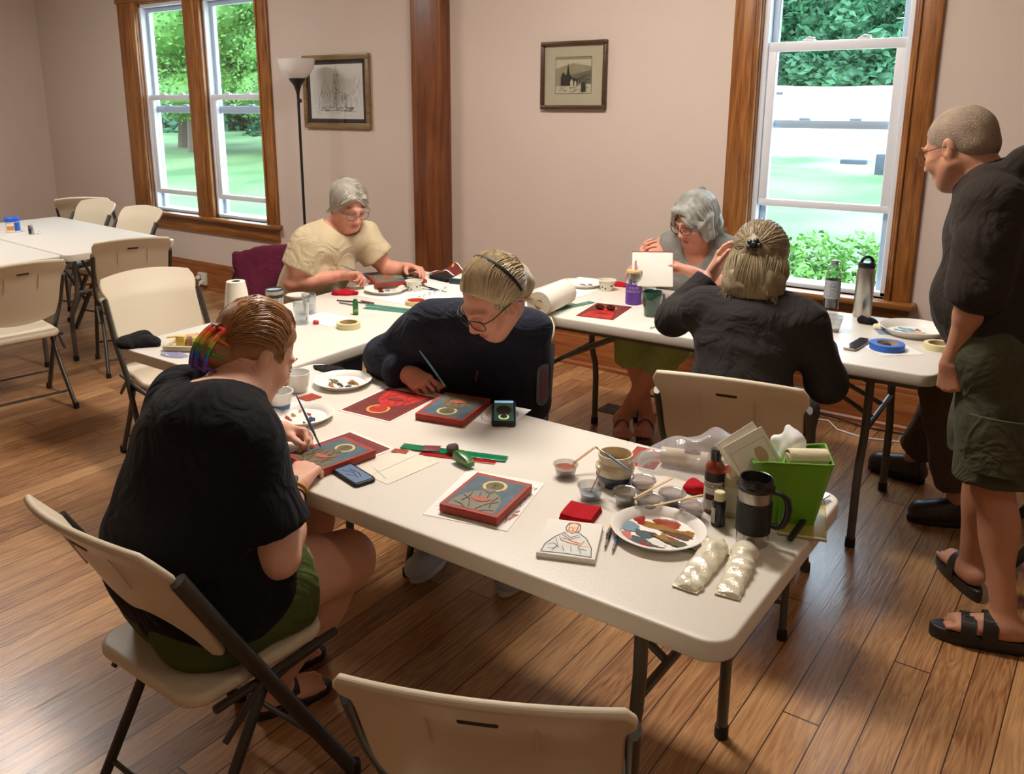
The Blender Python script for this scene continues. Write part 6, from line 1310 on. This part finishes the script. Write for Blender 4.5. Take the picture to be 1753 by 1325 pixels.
pencil('dark pencil lying behind the green marker', (577, 514), (632, 519), ink2); pencil('grey pencil lying just before the dark one', (581, 518), (612, 523), mat('grey_lacquer', (112, 112, 108), .5)); pencil('brown pencil with its tip near the teal rulers', (618, 515), (640, 519), mat('brown_lacquer', (110, 60, 44), .5))
M_tumb = glassy('tumbler_glass', (244, 248, 250), .24, .94, .02)
def glass_(label, px, r, h_): c = on(*px); t = thing('drinking_glass', label, 'glass', (c.x, c.y, TZ)); MB().lathe([(r * .86, 0), (r * .9, .002), (r, h_), (r - .0015, h_ + .001), (r - .003, h_), (r * .86 - .003, .010), (.0005, .010)], 36).build('vessel', M_tumb, t); MB().lathe([(r * .86 - .0035, .0105), (r * .9 - .0035, h_ * .40), (.0005, h_ * .40)], 30).build('water', glassy('clear_water', (236, 242, 244), .10, .93, .0), t); return t
glass_('drinking glass with water, the nearer of two behind the auburn hair', (517, 553), .034, .095); glass_('drinking glass with water, the farther one beside the steel travel cup', (530, 536), .032, .090)
c = on(472, 540); t = thing('travel_cup', 'steel travel cup with a black rim beside the drinking glasses', 'cup', (c.x, c.y, TZ)); MB().lathe([(.030, 0), (.033, .003), (.039, .085), (.040, .118), (.038, .120)], 36).build('steel_body', steel, t); MB().lathe([(.0395, .086), (.0405, .087), (.0412, .100), (.0400, .101)], 36, cap=False).build('black_band', _m['black_plastic'], t); MB().lathe([(.0405, .117), (.041, .122), (.038, .124), (.035, .122), (.033, .113), (.0005, .112)], 36).build('lid', _m['black_plastic'], t)
M_tow = mat('paper_towel', (232, 224, 206), .9, bump=.35, bscale=120)
c = on(408, 546); t = thing('paper_towel_roll', 'nearly used paper towel roll standing on the left table', 'paper towel', (c.x, c.y, TZ)); MB().lathe([(.060, 0), (.060, .004), (.048, .12), (.040, .168), (.040, .170), (.020, .170), (.0195, .02)], 36, cap=False).build('towel', M_tow, t); MB().lathe([(.0198, .169), (.018, .1695), (.018, .02)], 30, cap=False).build('cardboard_core', mat('brown_card', (104, 82, 60), .9), t)
c = on(510, 510); t = thing('shallow_bowl', 'shallow white bowl with a brown rim beside the elbow of the beige top', 'bowl', (c.x, c.y, TZ)); MB().lathe([(.030, 0), (.034, .001), (.055, .016), (.0575, .018), (.055, .018), (.033, .005), (.0005, .004)], 36).build('dish', mat('white_glaze', (226, 220, 208), .3), t); MB().lathe([(.0572, .0178), (.0585, .0190), (.0560, .0196)], 36, cap=False).build('rim', mat('tan_rim', (150, 112, 78), .4), t)
sheet('printed_sheet', 'white leaflet with small grey drawings behind the cream tape', 'print', [(540, 532), (598, 546), (574, 560), (520, 548)], shapes=lambda w_, h_: [(ink3, strokes(51, 50, (-w_ * .4, w_ * .35, -h_ * .4, h_ * .35), .012, .0012))])
c = on(541, 554); t = thing('pen_cap', 'small red bottle cap beside the white leaflet', 'cap', (c.x, c.y, TZ)); MB().lathe([(.012, 0), (.013, .002), (.013, .012), (.009, .016), (.0005, .016)], 20).build('cap', brightred, t); MB().lathe([(.006, .0165), (.006, .019), (.0005, .019)], 14).build('top_disc', wht, t)
c = on(760, 478); t = thing('glasses_case', 'flat black case lying behind the spotted cup', 'case', (c.x, c.y, TZ), -.2); MB().slab(rrect(.16, .09, .02, 5), .0003, .020, .006, 3).build('case_body', blackcl, t)
c = on(797, 484); t = thing('dark_case', 'dark green case at the far corner beside the navy fleece', 'case', (c.x, c.y, TZ), .25); MB().slab(rrect(.15, .10, .012, 5), .0003, .028, .005, 3).build('case_body', mat('dark_teal_vinyl', (36, 52, 54), .4), t); art('paper_slip', t, [(pap, rrect(.12, .07, .004, 2)), (ink3, strokes(53, 20, (-.05, .04, -.03, .03), .012, .001))], .0285)
c = on(762, 471); t = thing('curled_print', 'curled red print with an orange arc, standing on the far end of the left table', 'print', (c.x, c.y, TZ), .05)
def curl(u, v): x = -.10 + .20 * u; return (x, -.04 + .10 * v, .006 + .058 * math.exp(-((x - .03) / .045) ** 2) * (.55 + .45 * v))
mb = MB(); mb.grid(curl, 24, 8, .001); mb.build('sheet', pap, t); mb = MB(); mb.grid(lambda u, v: tuple(Vector(curl(.06 + .88 * u, .08 + .84 * v)) + V(0, 0, .0012)), 24, 8); mb.build('printing', dred, t)
mb = MB()
for k in range(10):
    a0, a1 = PI * k / 10 - .2, PI * (k + 1) / 10 - .2; q = [(.62 + .10 * math.cos(a) * r_, .5 + .30 * math.sin(a) * r_) for a, r_ in ((a0, 1), (a1, 1), (a1, .6), (a0, .6))]; mb.add([tuple(Vector(curl(x, y)) + V(0, 0, .0022)) for x, y in q], [(0, 1, 2, 3)])
mb.build('orange_arc', orange, t)
for k in range(6):
    c = on(718 + k * 9, 512 - k * 3.4); t = thing('colour_pot', 'small white paint pot of a row behind the red-cored tape, ' + ('nearest us', 'second nearest', 'third nearest', 'fourth nearest', 'fifth nearest', 'farthest')[k], 'paint pot', (c.x, c.y, TZ), group='row of tiny paint pots'); MB().lathe([(.007, 0), (.009, .001), (.009, .011), (.007, .012)], 16).build('pot', wht, t); MB().lathe([(.0068, .0118), (.0068, .0125), (.0005, .0125)], 14).build('paint', (crim, ochre, navy, umber, wpaint, brick)[k], t)
brush('dark brush lying behind the row of tiny paint pots', on(722, 489, .745), on(765, 500, .745), M_blk); brush('blue brush lying right of the spotted cup', on(722, 494, .745), on(752, 497, .745), blueh)
# near-left corner of that table
cloth_lump('pouch', 'black fabric pouch on the near-left corner of the left table', 'pouch', on(238, 590), .105, .065, .040, .75, blackcl, 31)
c = on(325, 595); t = thing('plastic_tray', 'cream plastic tray with small paint supplies behind the auburn head', 'tray', (c.x, c.y, TZ), .55); MB().slab(rrect(.17, .11, .012, 4), .0003, .005, .002, 1).build('tray_base', mat('cream_tray', (214, 200, 168), .5), t)
mb = MB(); mb.tube([(x, y, .014) for x, y in rrect(.168, .108, .012, 4)], .006, 8, closed=True, flat=1.6); mb.build('tray_rim', _m['cream_tray'], t)
for i, (dx, dy, cc, n_) in enumerate(((-.04, .01, (220, 196, 96), 'yellow'), (.0, .02, (206, 150, 130), 'pink'), (.04, -.01, (196, 186, 90), 'lime'))):
    p = on(325, 595) + V(dx * .8, dy * .8 + dx * .5, .006); t = thing('small_box', '%s small box standing in the cream tray' % n_, 'box', p, .5 + .3 * i); MB().rbox(-.018, .018, -.014, .014, 0, .040, .002).build('carton', mat('carton_' + n_, cc, .5), t); MB().rbox(-.0182, .0182, -.0142, .0142, .030, .0335, .0005).build('carton_stripe', wht, t)
cloth_lump('plastic_bag', 'flattened bluish plastic bag hanging over the near end of the left table', 'bag', on(300, 608), .075, .04, .010, .2, film('blue_polythene', (150, 160, 206), .45, .2), 33)
pencil('long yellow pencil lying over the cream tray', (285, 578), (340, 571), mat('yellow_lacquer', (216, 180, 70), .4), .765)
# ---- items on the table by the wall
c, w_, h_, r = on(917, 519), .27, .055, 0; A = on(922, 520, .80); B = on(985, 490, .80); d = (B - A).normalized(); t = thing('paper_towel_roll', 'paper towel roll lying on the end of the table by the wall', 'paper towel', (A.x, A.y, TZ + .057), math.atan2(d.y, d.x))
mb = MB(); mb.M = Matrix.Rotation(PI / 2, 4, 'Y'); mb.lathe([(.021, 0), (.055, 0), (.057, .002), (.057, .276), (.055, .278), (.021, .278)], 40, cap=False); mb.build('towel', M_tow, t); mb = MB(); mb.M = Matrix.Rotation(PI / 2, 4, 'Y'); mb.lathe([(.021, -.0005), (.0195, 0), (.0195, .278), (.021, .2785)], 32, cap=False); mb.build('cardboard_core', _m['brown_card'], t)
sheet('printed_sheet', 'red icon print with clip-on lenses on it, on the table by the wall', 'print', [(1018, 518), (1090, 524), (1048, 551), (983, 541)], shapes=lambda w_, h_: icon(w_ * .92, h_ * .92, 'print'))
t = thing('sunglasses', 'dark folded sunglasses lying on the red icon print', 'sunglasses', on(1036, 531, TZ + .002), .3)
for s_ in (-1, 1): mb = MB(); mb.M = Matrix.Translation((.024 * s_, 0, .012)) @ Matrix.Rotation(-1.1, 4, 'X'); mb.slab(ell(0, 0, .021, .016, 20), 0, .003, .001, 1); mb.build('lens', mat('brown_lens', (74, 50, 36), .12, spec=.8), t)
mb = MB(); mb.tube([(-.006, 0, .014), (.006, 0, .014)], .0018, 6); mb.tube([(-.045, .004, .014), (-.03, .03, .006), (.03, .028, .004)], .0016, 6); mb.tube([(.045, .004, .014), (.03, .022, .006), (-.03, .022, .006)], .0016, 6); mb.build('frame', M_blk, t)
strip('ruler', 'green ruler left of the red icon print on the table by the wall', 'ruler', [(935, 531), (1012, 515), (1016, 518), (938, 535)], teal); pencil('grey pencil beside the lying paper towel roll', (938, 525), (984, 511), ink3, .745)
c = on(1084, 519); t = thing('tumbler', 'glass tumbler in a purple sleeve with a bamboo lid and pink straw', 'bottle', (c.x, c.y, TZ)); pur = mat('purple_silicone', (96, 56, 150), .5)
MB().lathe([(.033, 0), (.036, .003), (.0365, .095), (.0350, .096)], 40).build('sleeve', pur, t); MB().lathe([(.034, .094), (.0345, .096), (.0340, .140), (.0320, .146), (.031, .146), (.031, .096)], 40, cap=False).build('glass_wall', M_tumb, t); MB().lathe([(.0340, .146), (.0355, .147), (.0355, .154), (.0345, .156), (.0005, .156)], 36).build('bamboo_lid', woodst, t); MB().tube([(.004, 0, .10), (.004, 0, .20)], .0042, 12).build('straw', mat('pink_straw', (226, 150, 170), .4), t); MB().lathe([(.029, .096), (.030, .110), (.0005, .110)], 30).build('drink', mat('purple_drink', (140, 100, 170), .2), t)
a = camface(t.location); wl_ = mat('lilac_print', (196, 170, 222), .5); wrap_text("YOU'RE", t, .0368, .074, .0155, a, wl_); wrap_text('MAGICAL', t, .0368, .058, .0155, a, wl_)
c = on(1115, 540); t = thing('mug', 'dark green tapered mug beside the purple tumbler', 'mug', (c.x, c.y, TZ)); gg = mat('green_glaze', (40, 74, 62), .2, spec=.6, coat=.5); MB().lathe([(.028, 0), (.031, .002), (.034, .035), (.042, .070), (.0435, .108), (.0425, .110), (.0405, .108), (.039, .070), (.030, .010), (.0005, .008)], 40).build('mug_body', gg, t); u = Vector((CM[0][0], CM[0][1], 0)).normalized(); v_ = (u + Vector((.0, .9, 0))).normalized(); MB().tube([v_ * x + V(0, 0, z) for x, z in ((.040, .092), (.060, .088), (.066, .068), (.056, .045), (.034, .036))], .0055, 10).build('handle', gg, t)
tub('spotted_cup', 'white cup with black spots on the table by the wall', 'cup', (1039, 496), .030, .042, .050, _m['white_card'], water, .6, dots=M_blk)
plate('paint plate with red and grey dabs near the lying paper towel roll', (1000, 489), .095, [blob(.3, .1, .2, .2, crim, 61), blob(-.1, .0, .25, .1, slate, 62), blob(.0, .3, .2, .1, olv, 63)], -.65)
cloth_lump('cloth', 'red felt lying behind the purple tumbler', 'cloth', on(1064, 489), .055, .03, .018, .1, redcl, 41)
sheet('paper_sheet', 'white sheet under the paint plate near the lying paper towel roll', 'paper', [(985, 474), (1050, 480), (1000, 510), (935, 500)])
brush('blue brush left of the raised elbow in charcoal, the farther', on(1112, 562, .745), on(1146, 550, .745), blueh); brush('blue brush left of the raised elbow in charcoal, the nearer', on(1138, 566, .745), on(1152, 556, .745), tealh)
# board held up by the grey-haired person
P0 = V(-1.70, 3.66, .93); t = thing('painted_board', 'thin board with a white back held up by the person in the sleeveless top', 'painting', P0); t.rotation_euler = (math.radians(62), 0, math.radians(30)); MB().rbox(-.095, .085, -.115, .045, -.006, .006, .002).build('panel', wht, t); art('painted_face', t, [(red, rrect(.17, .15, .002, 1))], -.0065, loc=(-.005, -.035, 0)); MB().rbox(-.096, .086, .045, .049, -.007, .007, .001).build('red_edge', red, t)
# right part
c = on(1422, 527); t = thing('drink_bottle', 'clear plastic bottle with a dark drink and a label', 'bottle', (c.x, c.y, TZ)); MB().lathe([(.030, 0), (.033, .004), (.032, .010), (.033, .022), (.0335, .140), (.031, .160), (.020, .185), (.0135, .195), (.0135, .203)], 36, cap=False).build('bottle_body', glassy('pet_bottle', (225, 232, 228), .2, .9, .06), t); MB().lathe([(.029, .003), (.0318, .010), (.0320, .045), (.0005, .045)], 30).build('drink', mat('berry_juice', (62, 30, 36), .2), t); band(t, .0338, .048, .130, mat('label_silver', (150, 156, 158), .4)); MB().lathe([(.0150, .198), (.0155, .200), (.0150, .216), (.0005, .217)], 24).build('cap', mat('grey_cap', (120, 124, 120), .4), t)
a = camface(t.location); mb = MB()
for k in range(11): z = .058 + k * .006; w_ = .5 + .3 * math.sin(k * 2.3); mb.add([(.0341 * math.cos(a + q), .0341 * math.sin(a + q), z + dz) for q, dz in ((-w_, 0), (-w_ / 3, 0), (w_ / 3, 0), (w_, 0), (w_, .002), (w_ / 3, .002), (-w_ / 3, .002), (-w_, .002))], [(0, 1, 6, 7), (1, 2, 5, 6), (2, 3, 4, 5)])
mb.build('label_lines', ink2, t, 0)
c = on(1475, 541); t = thing('water_bottle', 'tall steel water bottle with a black loop lid', 'bottle', (c.x, c.y, TZ)); MB().lathe([(.034, 0), (.0365, .004), (.0365, .185), (.0355, .200), (.031, .212), (.0305, .214)], 40).build('steel_body', steel, t); MB().lathe([(.0325, .212), (.0335, .214), (.0335, .228), (.030, .236), (.0005, .237)], 36).build('lid', _m['black_plastic'], t); u = Vector((CM[0][0], CM[0][1], 0)).normalized(); MB().tube([u * (.024 * math.cos(q)) + V(0, 0, .232 + .026 * math.sin(q)) for q in [PI * k / 12 for k in range(13)]], .0065, 10).build('carry_loop', _m['black_plastic'], t)
tub('plastic_cup', 'clear wide cup beside the elbow in charcoal', 'cup', (1421, 565), .034, .046, .060, _m['clear_plastic'], mat('tan_paint_water', (200, 170, 130), .3), .25)
cloth_lump('cloth', 'small black cloth in front of the steel water bottle', 'cloth', on(1484, 553), .040, .026, .024, 0, blackcl, 51); cloth_lump('tissue', 'crumpled cream tissue between the black cloth and the big plate', 'tissue', on(1503, 562), .022, .018, .020, 0, mat('cream_tissue', (226, 214, 180), .9), 52)
plate('big paint plate with blue and red dabs near the standing person', (1563, 570), .125, [blob(-.25, .2, .22, .14, skyb, 71), blob(-.28, -.05, .18, .09, skyb, 72), blob(-.05, .32, .06, .16, crim, 73, .6), blob(.15, .0, .3, .16, mat('wet_paint_tan', (206, 176, 130), .25), 74), blob(.45, .1, .2, .12, wpaint, 75), blob(.3, -.25, .2, .08, skyb, 76)], -.3, dish=.028)
sheet('printed_sheet', 'bluish sheet half hidden behind the big paint plate', 'print', [(1500, 551), (1590, 556), (1600, 575), (1490, 572)], m=mat('blue_print', (120, 146, 170), .6)); sheet('paper_sheet', 'white sheet under the blue tape roll', 'paper', [(1486, 583), (1572, 590), (1545, 600), (1485, 613)])
phone('phone in a pale case next to the blue tape roll', [(1475, 577), (1492, 580), (1468, 599), (1440, 594)], screen=lambda w_, h_: [(scr, rrect(w_ * .92, h_ * .95, .009, 4))], case=mat('tan_case', (150, 136, 120), .4)); tape('blue painter tape roll on the table by the wall', (1518, 597), .060, .038, .024, mat('painter_blue', (42, 96, 190), .5), z=TZ + .001); tape('cream tape roll by the hand of the standing person', (1606, 596), .050, .036, .022, _m['cream_tape'])
t = thing('pebble', 'dark folded cloth-covered stone inside the blue tape roll', 'stone', on(1516, 597, TZ + .003)); MB().ball((0, 0, .012), (.020, .014, .012), 16, 10).build('stone', ink2, t)
# ---- far left table
c = on(23, 397); t = thing('wipes_tub', 'white and orange tub with a bright blue lid on the far table', 'tub', (c.x, c.y, TZ)); bl = mat('royal_blue', (34, 92, 200), .4); MB().lathe([(.046, 0), (.049, .003), (.049, .080)], 36).build('tub_body', wht, t); MB().lathe([(.050, .078), (.054, .080), (.053, .104), (.049, .108), (.0005, .109)], 36).build('lid', bl, t); a = camface(t.location); band(t, .0494, .012, .074, bl, a + .2, a + 1.5); band(t, .0495, .020, .050, orange, a - .9, a + .15)
wrap_text('wipes', t, .0497, .056, .016, a - .4, bl) if False else None
c = on(54, 401); t = thing('battery', 'silver and black can standing right of the blue-lidded tub', 'can', (c.x, c.y, TZ)); MB().lathe([(.018, 0), (.019, .002), (.019, .062), (.017, .065), (.0005, .065)], 28).build('can_body', steel, t); band(t, .0192, .008, .045, ink2, a - 1.2, a + .1)
c = on(68, 400); t = thing('earplug_case', 'tiny white knob lying right of the silver can', 'knob', (c.x, c.y, TZ)); MB().lathe([(.012, 0), (.013, .002), (.013, .010), (.006, .014), (.006, .024), (.0005, .026)], 18).build('knob_body', wht, t)
